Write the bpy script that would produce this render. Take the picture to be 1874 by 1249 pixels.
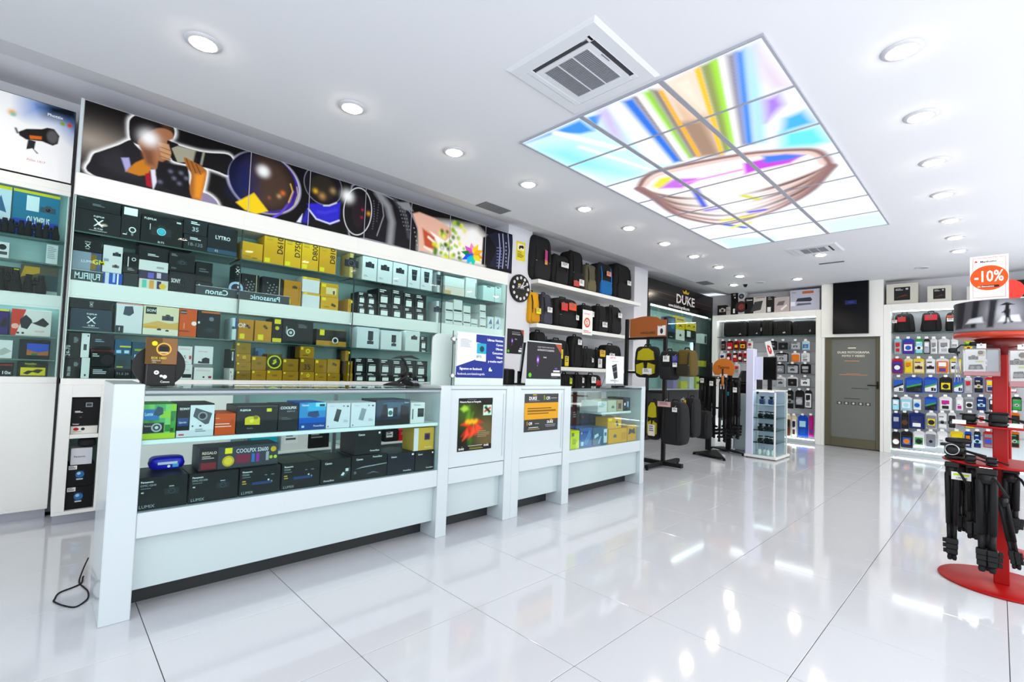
import bpy, bmesh, math, random
import numpy as np
from mathutils import Vector, Matrix

random.seed(7)
SC = bpy.context.scene
for o in list(bpy.data.objects):
    bpy.data.objects.remove(o)

# ------------------------------------------------------------------ camera
CAM = Vector((2.37396, -0.37821, 1.15940))
YAW, PITCH, ROLL, FPX, PPX, PPY = -0.8035807, 0.0419020, 0.0357254, 873.117, 923.011, 642.066
_f = Vector((math.sin(YAW) * math.cos(PITCH), math.cos(YAW) * math.cos(PITCH), math.sin(PITCH)))
_r0 = _f.cross(Vector((0, 0, 1))).normalized()
_u0 = _r0.cross(_f)
_r = _r0 * math.cos(ROLL) + _u0 * math.sin(ROLL)
_u = -_r0 * math.sin(ROLL) + _u0 * math.cos(ROLL)
cd = bpy.data.cameras.new('camera')
cam = bpy.data.objects.new('camera', cd)
SC.collection.objects.link(cam)
cam.matrix_world = Matrix(((_r.x, _u.x, -_f.x, CAM.x), (_r.y, _u.y, -_f.y, CAM.y), (_r.z, _u.z, -_f.z, CAM.z), (0, 0, 0, 1)))
cd.sensor_width = 36.0
cd.sensor_fit = 'HORIZONTAL'
cd.lens = FPX / 1874 * 36
cd.shift_x = -(PPX - 937) / 1874
cd.shift_y = (PPY - 624.5) / 1874
cd.clip_start = 0.05
SC.camera = cam

# ------------------------------------------------------------------ world, added daylight, exposure
SC.view_settings.view_transform = 'Standard'
SC.view_settings.look = 'None'
SC.view_settings.exposure = 0.02
SC.view_settings.gamma = 1.0
SC.view_settings.use_curve_mapping = False
w = bpy.data.worlds.new('world')
SC.world = w
w.use_nodes = True
w.node_tree.nodes['Background'].inputs[0].default_value = (0.86, 0.92, 1.0, 1)
w.node_tree.nodes['Background'].inputs[1].default_value = 1.0


def area(name, loc, rot, sx, sy, watts, col=(1, 1, 1)):
    l = bpy.data.lights.new(name, 'AREA')
    l.shape = 'RECTANGLE'
    l.size, l.size_y, l.energy, l.color = sx, sy, watts, col
    o = bpy.data.objects.new(name, l)
    o.location, o.rotation_euler = loc, rot
    SC.collection.objects.link(o)
    return o


FRONT_FILL = 55.0
area('added_front_light', (1.6, -2.35, 1.5), (math.radians(90), 0, 0), 3.4, 2.3, FRONT_FILL, (0.95, 0.97, 1.0))  # added fill light, set at an invented front window
area('added_side_light', (3.7, 4.1, 1.55), (math.radians(90), 0, math.radians(90)), 10.6, 2.3, 165.0, (1.0, 0.98, 0.97))  # added fill light that brightens the right side and ceiling
PANEL_L = 1.14     # backlit ceiling picture
LAMP_L = 100.0      # downlight glass
LED_L = 6.0       # strip lights inside the cabinets

ZC, XW, YB = 2.97, -2.05, 10.0
COL = SC.collection


# ------------------------------------------------------------------ helpers
def lin(c):
    if isinstance(c, str):
        c = c.lstrip('#')
        c = ''.join(q * 2 for q in c) if len(c) == 3 else c
        c = tuple(int(c[i:i + 2], 16) / 255 for i in (0, 2, 4))
    return tuple((x / 12.92 if x <= 0.04045 else ((x + 0.055) / 1.055) ** 2.4) for x in c[:3])


def at(px, py, **k):
    """photo pixel -> point on an axis plane of the shop (x=, y= or z=)"""
    d = _f + _r * ((px - PPX) / FPX) - _u * ((py - PPY) / FPX)
    a, v = next(iter(k.items()))
    i = 'xyz'.index(a)
    return CAM + d * ((v - CAM[i]) / d[i])


_M = {}


def mat(name, col=None, rough=0.5, metal=0.0, emit=None, estr=0.0, spec=0.5, bump=0.0, bscale=60.0, vary=0.0, coat=0.0, attr=None, objcol=False):
    if name in _M:
        return _M[name]
    m = bpy.data.materials.new(name)
    m.use_nodes = True
    nt = m.node_tree
    b = nt.nodes['Principled BSDF']
    b.inputs['Roughness'].default_value = rough
    b.inputs['Metallic'].default_value = metal
    b.inputs['Specular IOR Level'].default_value = spec
    b.inputs['Coat Weight'].default_value = coat
    src = None
    if attr:
        n = nt.nodes.new('ShaderNodeAttribute')
        n.attribute_name = attr
        src = n.outputs['Color']
    elif objcol:
        n = nt.nodes.new('ShaderNodeObjectInfo')
        src = n.outputs['Color']
    if col is not None:
        b.inputs['Base Color'].default_value = (*lin(col), 1)
    if vary > 0 or bump > 0:
        nz = nt.nodes.new('ShaderNodeTexNoise')
        tc = nt.nodes.new('ShaderNodeTexCoord')
        nt.links.new(tc.outputs['Object'], nz.inputs['Vector'])
        nz.inputs['Scale'].default_value = bscale
        nz.inputs['Detail'].default_value = 2
        if vary > 0:
            hs = nt.nodes.new('ShaderNodeHueSaturation')
            mr = nt.nodes.new('ShaderNodeMapRange')
            mr.inputs['To Min'].default_value = 1 - vary
            mr.inputs['To Max'].default_value = 1 + vary
            nt.links.new(nz.outputs['Fac'], mr.inputs['Value'])
            nt.links.new(mr.outputs['Result'], hs.inputs['Value'])
            if src:
                nt.links.new(src, hs.inputs['Color'])
            else:
                hs.inputs['Color'].default_value = (*lin(col), 1)
            src = hs.outputs['Color']
        if bump > 0:
            bp = nt.nodes.new('ShaderNodeBump')
            bp.inputs['Strength'].default_value = bump
            bp.inputs['Distance'].default_value = 0.002
            nt.links.new(nz.outputs['Fac'], bp.inputs['Height'])
            nt.links.new(bp.outputs['Normal'], b.inputs['Normal'])
    if src:
        nt.links.new(src, b.inputs['Base Color'])
    if emit is not None:
        b.inputs['Emission Strength'].default_value = estr
        if emit == 'attr':
            nt.links.new(src, b.inputs['Emission Color'])
            nt.links.remove(b.inputs['Base Color'].links[0])
            b.inputs['Base Color'].default_value = (0.05, 0.05, 0.05, 1)
        else:
            b.inputs['Emission Color'].default_value = (*lin(emit), 1)
    _M[name] = m
    return m


def glass(name, tint=(1, 1, 1), k=1.0, frost=0.0):
    if name in _M:
        return _M[name]
    m = bpy.data.materials.new(name)
    m.use_nodes = True
    nt = m.node_tree
    nt.nodes.remove(nt.nodes['Principled BSDF'])
    out = nt.nodes['Material Output']
    tr = nt.nodes.new('ShaderNodeBsdfTransparent')
    tr.inputs[0].default_value = (*tint, 1)
    gl = nt.nodes.new('ShaderNodeBsdfGlossy')
    gl.inputs['Roughness'].default_value = 0.02
    fr = nt.nodes.new('ShaderNodeFresnel')
    fr.inputs['IOR'].default_value = 1.45
    mu = nt.nodes.new('ShaderNodeMath')
    mu.operation = 'MULTIPLY'
    mu.inputs[1].default_value = k
    nt.links.new(fr.outputs[0], mu.inputs[0])
    mx = nt.nodes.new('ShaderNodeMixShader')
    nt.links.new(mu.outputs[0], mx.inputs[0])
    base = tr.outputs[0]
    if frost > 0:
        df = nt.nodes.new('ShaderNodeBsdfDiffuse')
        df.inputs[0].default_value = (*[min(1, t * 0.95) for t in tint], 1)
        m2 = nt.nodes.new('ShaderNodeMixShader')
        m2.inputs[0].default_value = frost
        nt.links.new(tr.outputs[0], m2.inputs[1])
        nt.links.new(df.outputs[0], m2.inputs[2])
        base = m2.outputs[0]
    nt.links.new(base, mx.inputs[1])
    nt.links.new(gl.outputs[0], mx.inputs[2])
    nt.links.new(mx.outputs[0], out.inputs['Surface'])
    _M[name] = m
    return m


WHITE = mat('white_lacquer', '#c6d0d5', rough=0.22, coat=0.3)
CREAM = mat('white_melamine', '#efefec', rough=0.3)
WALLM = mat('wall_paint', '#dcdde4', rough=0.85, bump=0.05, bscale=200)
CEILM = mat('ceiling_paint', '#e4e4ea', rough=0.9, bump=0.04, bscale=150)
TILEM = mat('polished_tile', '#cbcdd4', rough=0.07, spec=0.6, vary=0.015, bscale=3)
GROUT = mat('grout', '#3c3b3c', rough=0.9, vary=0.1)
BLACKG = mat('black_gloss', '#0a0a0c', rough=0.2, spec=0.3)
BLACKP = mat('black_plastic', '#0d0d0f', rough=0.42, spec=0.3, bump=0.03)
BLACKM = mat('black_powder_coat', '#0e0e10', rough=0.55, spec=0.3, bump=0.08, bscale=300)
RUBBER = mat('rubber', '#151518', rough=0.75, spec=0.3)
STEEL = mat('brushed_steel', '#b9bcc0', rough=0.28, metal=1.0)
GREYM = mat('grey_metal', '#a8a9b4', rough=0.35, metal=0.3)
REDE = mat('red_enamel', '#a30a0a', rough=0.35, spec=0.25)
EDGE = mat('glass_edge', '#2f5a50', rough=0.1)
GEDGE = mat('glass_edge_dark', '#1d3a36', rough=0.1)
PAPER = mat('paper', '#f4f4f2', rough=0.6)
INK = mat('printed_ink', rough=0.45, spec=0.25, attr='Col')
STOCK = mat('carton_stock', rough=0.45, spec=0.3, objcol=True, vary=0.03, bscale=25)
FABRIC = mat('bag_fabric', rough=0.85, objcol=True, bump=0.5, bscale=500, vary=0.12)
PLAST = mat('coloured_plastic', rough=0.35, objcol=True, vary=0.02)
LAMPM = mat('lamp_glass', '#ffffff', emit='#fff0d6', estr=LAMP_L)
LEDB = mat('led_bright', '#ffffff', emit='#eefcff', estr=16.0)
LEDM = mat('led_strip', '#ffffff', emit='#dcfdff', estr=LED_L)
PANEL = mat('backlit_print', rough=0.4, attr='Col', emit='attr', estr=PANEL_L, spec=0.1)
PANE = glass('clear_glass', (0.9, 0.975, 0.965), 0.16)
ACRYL = glass('clear_acrylic', (0.95, 0.985, 0.99), 1.0)
SHELFG = glass('shelf_glass', (0.78, 0.93, 0.9), 1.0)
FROST = glass('frosted_glass', (0.86, 0.95, 0.93), 0.6, frost=0.72)
BLIST = glass('blister_plastic', (0.93, 0.94, 0.96), 1.0, frost=0.12)


class MB:
    """collects simple solids in world coordinates and links them as ONE mesh"""

    def __init__(s):
        s.v, s.f, s.sm, s.mi = [], [], [], []

    def add(s, vs, fs, smooth=False, mi=0):
        b = len(s.v)
        s.v.extend(tuple(p) for p in vs)
        for f in fs:
            s.f.append(tuple(b + i for i in f))
            s.sm.append(smooth)
            s.mi.append(mi)
        return s

    def box(s, a, b, c=0.0, mi=0):
        """box between corners a, b with chamfer c"""
        lo = [min(a[i], b[i]) for i in range(3)]
        hi = [max(a[i], b[i]) for i in range(3)]
        if c <= 0:
            V = [(x, y, z) for x in (lo[0], hi[0]) for y in (lo[1], hi[1]) for z in (lo[2], hi[2])]
            return s.add(V, [(0, 1, 3, 2), (4, 6, 7, 5), (0, 4, 5, 1), (2, 3, 7, 6), (0, 2, 6, 4), (1, 5, 7, 3)], mi=mi)
        c = min(c, 0.45 * min(hi[i] - lo[i] for i in range(3)))
        V, idx = [], {}
        for sx in (0, 1):
            for sy in (0, 1):
                for sz in (0, 1):
                    S = (sx, sy, sz)
                    for ax in range(3):
                        p = [(hi[i] if S[i] else lo[i]) for i in range(3)]
                        for i in range(3):
                            if i != ax:
                                p[i] += -c if S[i] else c
                        idx[(S, ax)] = len(V)
                        V.append(p)
        F = []
        for ax in range(3):
            o1, o2 = [i for i in range(3) if i != ax]
            for sd in (0, 1):
                q = []
                for a1, a2 in ((0, 0), (1, 0), (1, 1), (0, 1)):
                    S = [0, 0, 0]
                    S[ax], S[o1], S[o2] = sd, a1, a2
                    q.append(idx[(tuple(S), ax)])
                F.append(q)
        for ax in range(3):
            o1, o2 = [i for i in range(3) if i != ax]
            for a1 in (0, 1):
                for a2 in (0, 1):
                    S0, S1 = [0] * 3, [0] * 3
                    S0[o1] = S1[o1] = a1
                    S0[o2] = S1[o2] = a2
                    S1[ax] = 1
                    S0, S1 = tuple(S0), tuple(S1)
                    F.append([idx[(S0, o1)], idx[(S1, o1)], idx[(S1, o2)], idx[(S0, o2)]])
        for sx in (0, 1):
            for sy in (0, 1):
                for sz in (0, 1):
                    F.append([idx[((sx, sy, sz), a)] for a in range(3)])
        cen = Vector([(lo[i] + hi[i]) / 2 for i in range(3)])
        G = []
        for f in F:
            p = [Vector(V[i]) for i in f]
            n = (p[1] - p[0]).cross(p[2] - p[0])
            m = sum(p, Vector()) / len(p)
            G.append(tuple(f) if n.dot(m - cen) >= 0 else tuple(reversed(f)))
        return s.add(V, G, mi=mi)

    def prism(s, pts, axis, a, b, mi=0, smooth=False):
        """pts: 2D polygon in the two other axes (cyclic order of xyz), extruded a..b"""
        i = 'xyz'.index(axis)
        o1, o2 = [(1, 2), (0, 2), (0, 1)][i]
        n = len(pts)
        V = []
        for h in (a, b):
            for p in pts:
                q = [0, 0, 0]
                q[i], q[o1], q[o2] = h, p[0], p[1]
                V.append(q)
        F = [tuple(range(n)), tuple(range(2 * n - 1, n - 1, -1))] + [(k, k + n, (k + 1) % n + n, (k + 1) % n) for k in range(n)]
        return s.add(V, F, smooth, mi)

    def tube(s, path, r, n=8, mi=0, close=False):
        P = [Vector(p) for p in path]
        rr = r if isinstance(r, (list, tuple)) else [r] * len(P)
        V, F = [], []
        up = None
        for k, p in enumerate(P):
            if close:
                t = P[(k + 1) % len(P)] - P[k - 1]
            else:
                t = P[min(k + 1, len(P) - 1)] - P[max(k - 1, 0)]
            t.normalize()
            if up is None:
                up = t.orthogonal().normalized()
            up = (up - t * up.dot(t)).normalized()
            sd = t.cross(up)
            for j in range(n):
                a = 2 * math.pi * j / n
                V.append(p + (up * math.cos(a) + sd * math.sin(a)) * rr[k])
        m = len(P)
        for k in range(m if close else m - 1):
            k2 = (k + 1) % m
            for j in range(n):
                F.append((k * n + j, k * n + (j + 1) % n, k2 * n + (j + 1) % n, k2 * n + j))
        s.add(V, F, True, mi)
        if not close:
            b = len(s.v) - len(V)
            s.f += [tuple(b + j for j in reversed(range(n))), tuple(b + (m - 1) * n + j for j in range(n))]
            s.sm += [False, False]
            s.mi += [mi, mi]
        return s

    def lathe(s, c, prof, n=24, axis='z', mi=0, smooth=True):
        """prof: (radius, height) list from bottom to top around an axis through c"""
        V, F = [], []
        for r, h in prof:
            for j in range(n):
                a = 2 * math.pi * j / n
                x, y = r * math.cos(a), r * math.sin(a)
                q = {'z': (x, y, h), 'y': (x, h, y), 'x': (h, x, y)}[axis]
                V.append((c[0] + q[0], c[1] + q[1], c[2] + q[2]))
        m = len(prof)
        for k in range(m - 1):
            for j in range(n):
                F.append((k * n + j, k * n + (j + 1) % n, (k + 1) * n + (j + 1) % n, (k + 1) * n + j))
        s.add(V, F, smooth, mi)
        b = len(s.v) - len(V)
        s.f += [tuple(b + j for j in reversed(range(n))), tuple(b + (m - 1) * n + j for j in range(n))]
        s.sm += [False, False]
        s.mi += [mi, mi]
        return s

    def blob(s, c, u, v, n, a, b, d, e=0.4, taper=0.0, nu=20, nv=10, lump=0.0, seed=0, mi=0):
        """soft box: half sizes a along u, b along v (up), d along n"""
        rnd = random.Random(seed)
        ph = [rnd.uniform(0, 6.3) for _ in range(4)]
        c, u, v, n = Vector(c), Vector(u), Vector(v), Vector(n)
        pw = lambda x, k: math.copysign(abs(x) ** k, x)
        V, F = [], []
        for i in range(nv + 1):
            th = -math.pi / 2 + math.pi * i / nv
            cz, sz = pw(math.cos(th), e), pw(math.sin(th), e)
            for j in range(nu):
                f = 2 * math.pi * j / nu
                k = (1 - taper * (sz + 1) / 2) * (1 + lump * math.sin(3 * f + ph[0] + 2 * sz) + lump * math.sin(5 * f + ph[1] - 3 * sz))
                V.append(c + u * (a * cz * pw(math.cos(f), e) * k) + v * (b * sz) + n * (d * cz * pw(math.sin(f), e) * k))
        for i in range(nv):
            for j in range(nu):
                F.append((i * nu + j, i * nu + (j + 1) % nu, (i + 1) * nu + (j + 1) % nu, (i + 1) * nu + j))
        return s.add(V, F, True, mi)


_LOC = {}


def dye(color):
    """colour of card, cloth and plastic: a little deeper than the eye reads it"""
    c = lin(color)
    k = 0.35 if max(c) < 0.06 else 0.9
    g = (c[0] + c[1] + c[2]) / 3
    return tuple(max(0.001, (g + (x - g) * 1.25) * k) for x in c)


def obj(name, mb, m, parent=None, loc=None, color=None, kind=None):
    """one mesh object; verts given in world space, origin at its thing's base"""
    if parent is not None:
        L = _LOC[parent.name]
    elif loc is not None:
        L = Vector(loc)
    else:
        lo = [min(p[i] for p in mb.v) for i in range(3)]
        hi = [max(p[i] for p in mb.v) for i in range(3)]
        L = Vector(((lo[0] + hi[0]) / 2, (lo[1] + hi[1]) / 2, lo[2]))
    me = bpy.data.meshes.new(name)
    me.from_pydata([(p[0] - L.x, p[1] - L.y, p[2] - L.z) for p in mb.v], [], mb.f)
    me.polygons.foreach_set('use_smooth', mb.sm)
    ms = m if isinstance(m, (list, tuple)) else [m]
    for x in ms:
        me.materials.append(x)
    if len(ms) > 1:
        me.polygons.foreach_set('material_index', mb.mi)
    o = bpy.data.objects.new(name, me)
    COL.objects.link(o)
    if parent is not None:
        o.parent = parent
    else:
        o.location = L
    _LOC[o.name] = L
    if color is not None:
        o.color = (*dye(color), 1)
    if kind:
        o['kind'] = kind
    return o


def tag(o, label, cat, group=None):
    o['label'], o['category'] = label, cat
    if group:
        o['group'] = group
    return o


def thing(name, label, cat, loc, group=None):
    o = bpy.data.objects.new(name, None)
    o.empty_display_size = 0.1
    o.location = loc
    COL.objects.link(o)
    _LOC[o.name] = Vector(loc)
    return tag(o, label, cat, group)


def dup(root, loc, label=None, color=None):
    r = root.copy()
    COL.objects.link(r)
    r.location = loc
    _LOC[r.name] = Vector(loc)
    if label:
        r['label'] = label
    for ch in list(root.children):
        c = ch.copy()
        COL.objects.link(c)
        c.parent = r
        _LOC[c.name] = Vector(loc)
        for g in list(ch.children):
            d = g.copy()
            COL.objects.link(d)
            d.parent = c
    return r


_TX = {}


def glyphs(s, bold):
    k = (s, bold)
    if k not in _TX:
        cu = bpy.data.curves.new('t', 'FONT')
        cu.body = s
        cu.resolution_u = 2
        cu.offset = 0.018 if bold else 0.0
        o = bpy.data.objects.new('t', cu)
        me = bpy.data.meshes.new_from_object(o)
        n = len(me.vertices)
        co = np.empty(n * 3, np.float32)
        me.vertices.foreach_get('co', co)
        F = [tuple(p.vertices) for p in me.polygons]
        co = co.reshape(-1, 3)[:, :2]
        bpy.data.objects.remove(o)
        bpy.data.curves.remove(cu)
        bpy.data.meshes.remove(me)
        x0, x1 = (co[:, 0].min(), co[:, 0].max()) if n else (0, 1)
        co = co - np.array([x0, 0])
        _TX[k] = (co, F, x1 - x0)
    return _TX[k]


class Print:
    """flat print on a face: origin o, axes u, v (metres), normal n"""

    def __init__(s, o, u, v, n, W=1.0, H=1.0):
        s.o, s.u, s.v, s.n, s.W, s.H = Vector(o), Vector(u), Vector(v), Vector(n), W, H
        s.V, s.F, s.C, s.k = [], [], [], 0

    def P(s, a, b):
        return s.o + s.u * (a * s.W) + s.v * (b * s.H) + s.n * (0.0006 + 0.00012 * s.k)

    def poly(s, pts, col):
        b = len(s.V)
        s.V += [s.P(*p) for p in pts]
        s.F.append(tuple(range(b, b + len(pts))))
        s.C += [lin(col)] * len(pts)
        s.k += 1
        return s

    def r(s, a0, b0, a1, b1, col):
        return s.poly([(a0, b0), (a1, b0), (a1, b1), (a0, b1)], col)

    def c(s, a, b, rad, col, n=18, sx=1.0):
        k = s.H / s.W
        return s.poly([(a + rad * k * sx * math.cos(2 * math.pi * i / n), b + rad * math.sin(2 * math.pi * i / n)) for i in range(n)], col)

    def t(s, txt, a, b, h, col, al='l', bold=False, rot=0, wmax=None, mirror=False, sx=1.0):
        co, F, wd = glyphs(txt, bold)
        H = h * s.H / 0.72
        q = co * H * np.array([sx, 1])
        wd = wd * H * sx
        if wmax and wd > wmax * s.W:
            q = q * np.array([wmax * s.W / wd, 1])
            wd = wmax * s.W
        if mirror:
            q = np.stack([wd - q[:, 0], q[:, 1]], 1)
        off = {'l': 0, 'c': -wd / 2, 'r': -wd}[al]
        q = q + np.array([off, 0])
        if rot:
            ca, sa = math.cos(rot), math.sin(rot)
            q = np.stack([q[:, 0] * ca - q[:, 1] * sa, q[:, 0] * sa + q[:, 1] * ca], 1)
        bI = len(s.V)
        s.V += [s.P(a + x / s.W, b + y / s.H) for x, y in q.tolist()]
        s.F += [tuple(bI + i for i in f) for f in F]
        s.C += [lin(col)] * len(q)
        s.k += 1
        return s

    def greek(s, a, b, wd, n, h, col, seed=1):
        """lines of writing too small to read"""
        rd = random.Random(seed)
        for i in range(n):
            s.r(a, b - i * h * 1.9, a + wd * rd.uniform(0.6, 1), b - i * h * 1.9 + h, col)
        return s

    def cam(s, a, b, z, col='#1b1c20', ring='#555a66', eye='#0b0c10'):
        """small picture of a camera, z = half width as part of the height"""
        k = s.H / s.W
        q = [(-1, -.55), (1, -.55), (1, .4), (.45, .4), (.3, .72), (-.3, .72), (-.45, .4), (-1, .4)]
        s.poly([(a + x * z * k, b + y * z) for x, y in q], col)
        s.c(a, b - .04 * z, .46 * z, ring)
        s.c(a, b - .04 * z, .34 * z, eye)
        s.c(a - .1 * z * k, b + .06 * z, .1 * z, ring, 8)
        return s

    def lens(s, a, b, z, col='#17181c', ring='#6b6e77', ang=0.0):
        k = s.H / s.W
        ca, sa = math.cos(ang), math.sin(ang)

        def T(q):
            return [(a + (x * ca - y * sa) * z * k, b + (x * sa + y * ca) * z) for x, y in q]
        s.poly(T([(-.42, -1), (.42, -1), (.5, -.3), (.58, .9), (-.58, .9), (-.5, -.3)]), col)
        s.poly(T([(-.5, -.15), (.5, -.15), (.51, .02), (-.51, .02)]), ring)
        s.poly(T([(-.56, .55), (.56, .55), (.57, .65), (-.57, .65)]), ring)
        return s

    def base(s, col):
        s.r(.004, .004, .996, .996, '#000')
        s.C[-4:] = [dye(col)] * 4
        return s

    def build(s, name, parent, m=None):
        if not s.V:
            return None
        L = _LOC[parent.name]
        me = bpy.data.meshes.new(name)
        me.from_pydata([tuple(p - L) for p in s.V], [], s.F)
        at_ = me.color_attributes.new('Col', 'FLOAT_COLOR', 'POINT')
        at_.data.foreach_set('color', np.array([(*c, 1.0) for c in s.C], np.float32).ravel())
        me.materials.append(m or INK)
        o = bpy.data.objects.new(name, me)
        COL.objects.link(o)
        o.parent = parent
        return o


X_, Y_, Z_ = Vector((1, 0, 0)), Vector((0, 1, 0)), Vector((0, 0, 1))


def facing_x(x, y0, z0, W, H):       # a face looking towards +x (out of the long wall)
    return Print((x, y0, z0), Y_, Z_, X_, W, H)


def facing_y(y, x0, z0, W, H):       # a face looking towards the entrance
    return Print((x0, y, z0), X_, Z_, -Y_, W, H)


def curve(P, closed=True, n=4):
    """smooth 2D curve through the points"""
    out, m = [], len(P)
    g = (lambda i: P[i % m]) if closed else (lambda i: P[min(max(i, 0), m - 1)])
    for i in range(m if closed else m - 1):
        a, b, c, d = g(i - 1), g(i), g(i + 1), g(i + 2)
        for k in range(n):
            t = k / n
            out.append(tuple(.5 * (2 * b[j] + (c[j] - a[j]) * t + (2 * a[j] - 5 * b[j] + 4 * c[j] - d[j]) * t * t + (d[j] + 3 * b[j] - a[j] - 3 * c[j]) * t ** 3) for j in (0, 1)))
    return out if closed else out + [P[-1]]


# ---- painted pictures: a fine grid with a colour per point
class Paint:
    def __init__(s, o, u, v, n, W, H, nu, nv, base):
        s.o, s.u, s.v, s.n, s.W, s.H, s.nu, s.nv = Vector(o), Vector(u), Vector(v), Vector(n), W, H, nu, nv
        gx, gy = np.meshgrid(np.linspace(0, W, nu), np.linspace(0, H, nv))
        s.x, s.y = gx.ravel(), gy.ravel()
        s.c = np.tile(np.array(lin(base)), (len(s.x), 1))

    def uv(s, p):
        d = Vector(p) - s.o
        return (d.dot(s.u), d.dot(s.v))

    def mix(s, a, col):
        a = np.clip(a, 0, 1)[:, None]
        s.c = s.c * (1 - a) + np.array(lin(col)) * a
        return s

    def sdf(s, P):
        P = np.array(P)
        dm = np.full(len(s.x), 1e9)
        ins = np.zeros(len(s.x), bool)
        for (x0, y0), (x1, y1) in zip(P, np.roll(P, -1, 0)):
            ex, ey = x1 - x0, y1 - y0
            t = np.clip(((s.x - x0) * ex + (s.y - y0) * ey) / (ex * ex + ey * ey + 1e-12), 0, 1)
            dm = np.minimum(dm, np.hypot(s.x - x0 - t * ex, s.y - y0 - t * ey))
            cr = ((y0 > s.y) != (y1 > s.y)) & (s.x < (x1 - x0) * (s.y - y0) / (y1 - y0 + 1e-12) + x0)
            ins ^= cr
        return np.where(ins, -dm, dm)

    def fill(s, P, col, f=0.004):
        return s.mix(0.5 - s.sdf(P) / f, col)

    def glow(s, P, col, wd, k=1.0):
        return s.mix(k * np.exp(-(np.maximum(s.sdf(P), 0) / wd) ** 2), col)

    def line(s, P, col, wd):
        dm = np.full(len(s.x), 1e9)
        for (x0, y0), (x1, y1) in zip(P[:-1], P[1:]):
            ex, ey = x1 - x0, y1 - y0
            t = np.clip(((s.x - x0) * ex + (s.y - y0) * ey) / (ex * ex + ey * ey + 1e-12), 0, 1)
            dm = np.minimum(dm, np.hypot(s.x - x0 - t * ex, s.y - y0 - t * ey))
        return s.mix(1.2 - dm / wd, col)

    def ell(s, c, rx, ry, col, ang=0.0, f=0.06, r0=0.0, k=1.0):
        """ellipse; with r0 a ring between r0 and 1"""
        ca, sa = math.cos(ang), math.sin(ang)
        dx, dy = s.x - c[0], s.y - c[1]
        q = np.hypot((dx * ca + dy * sa) / rx, (-dx * sa + dy * ca) / ry)
        a = np.clip((1 - q) / f + .5, 0, 1)
        if r0 > 0:
            a = a * np.clip((q - r0) / f + .5, 0, 1)
        return s.mix(k * a, col)

    def rad(s, c, r, col, k=1.0, p=2.0, ry=None):
        q = np.hypot((s.x - c[0]) / r, (s.y - c[1]) / (ry or r))
        return s.mix(k * np.exp(-q ** p), col)

    def cut(s, name, parent, i0, i1, j0, j1, m, gap=0.0, n_off=0.0):
        """a piece of the picture, columns i0..i1, rows j0..j1, as a part"""
        L = _LOC[parent.name]
        I, J = np.arange(i0, i1 + 1), np.arange(j0, j1 + 1)
        id_ = (J[:, None] * s.nu + I[None, :]).ravel()
        x, y = s.x[id_].copy(), s.y[id_].copy()
        for arr, lo, hi in ((x, s.x[id_].min(), s.x[id_].max()), (y, s.y[id_].min(), s.y[id_].max())):
            arr[:] = lo + gap + (arr - lo) * (hi - lo - 2 * gap) / (hi - lo)
        V = np.array(s.o - L)[None] + x[:, None] * np.array(s.u)[None] + y[:, None] * np.array(s.v)[None] + np.array(s.n)[None] * n_off
        w_ = len(I)
        a = (np.arange(len(J) - 1)[:, None] * w_ + np.arange(w_ - 1)[None]).ravel()
        F = np.stack([a, a + 1, a + 1 + w_, a + w_], 1)
        me = bpy.data.meshes.new(name)
        me.from_pydata(V.tolist(), [], F.tolist())
        at_ = me.color_attributes.new('Col', 'FLOAT_COLOR', 'POINT')
        at_.data.foreach_set('color', np.concatenate([s.c[id_], np.ones((len(id_), 1))], 1).astype(np.float32).ravel())
        me.materials.append(m)
        me.polygons.foreach_set('use_smooth', [False] * len(F))
        o = bpy.data.objects.new(name, me)
        COL.objects.link(o)
        o.parent = parent
        return o

# ================================================================== structure
XL, XR, YF, YBW = -2.5, 3.75, -2.4, 10.35
fl = obj('floor', MB().box((XL - 0.1, YF - 0.1, -0.08), (XR + 0.1, YBW + 0.1, -0.003)), GROUT, loc=(0, 0, 0), kind='structure')
t0 = obj('tile', MB().box((0.0015, 0.0015, -0.012), (0.5985, 0.5985, 0.0), 0.0012), TILEM, fl)
TILE_AT = [(i, j) for j in range(-4, 18) for i in range(-4, 7)]
for k, (i, j) in enumerate(TILE_AT):
    o = t0 if k == 0 else t0.copy()
    if k:
        COL.objects.link(o)
        o.parent = fl
    o.location = (i * 0.6, j * 0.6, 0)

# ceiling: flat, rising in a slope towards the long wall
mb = MB()
mb.prism([(XL - 0.1, 3.075), (-2.05, 3.075), (-1.62, ZC), (XR + 0.1, ZC), (XR + 0.1, 3.2), (XL - 0.1, 3.2)], 'y', YF - 0.1, YBW + 0.1)
obj('ceiling', mb, CEILM, loc=(0, 0, ZC), kind='structure')
obj('wall_left', MB().box((XL - 0.1, YF - 0.1, 0), (XL, YBW, 3.1)), WALLM, kind='structure')
obj('wall_back', MB().box((XL, YBW, 0), (XR, YBW + 0.1, 3.0)), WALLM, kind='structure')
W0, W1 = -1.4, 9.5
obj('wall_right', MB().box((XR, YF - 0.1, 0), (XR + 0.1, W0, 3.0)).box((XR, W1, 0), (XR + 0.1, YBW, 3.0)).box((XR, W0, 0), (XR + 0.1, W1, .3)).box((XR, W0, 2.75), (XR + 0.1, W1, 3.0)), WALLM, kind='structure')
w2 = obj('added_window_2', MB().box((XR + .02, W0, .3), (XR + .08, W1, .37)).box((XR + .02, W0, 2.68), (XR + .08, W1, 2.75)), GREYM, kind='structure')  # invented window, out of view, made to go with the added side light
for k in range(5):
    y = W0 + (W1 - W0 - .07) * k / 4
    obj('mullion', MB().box((XR + .02, y, .37), (XR + .08, y + .07, 2.68)), GREYM, w2)
    if k < 4:
        obj('pane', MB().box((XR + .045, y + .07, .37), (XR + .055, y + (W1 - W0 - .07) / 4, 2.68)), PANE, w2)
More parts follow.
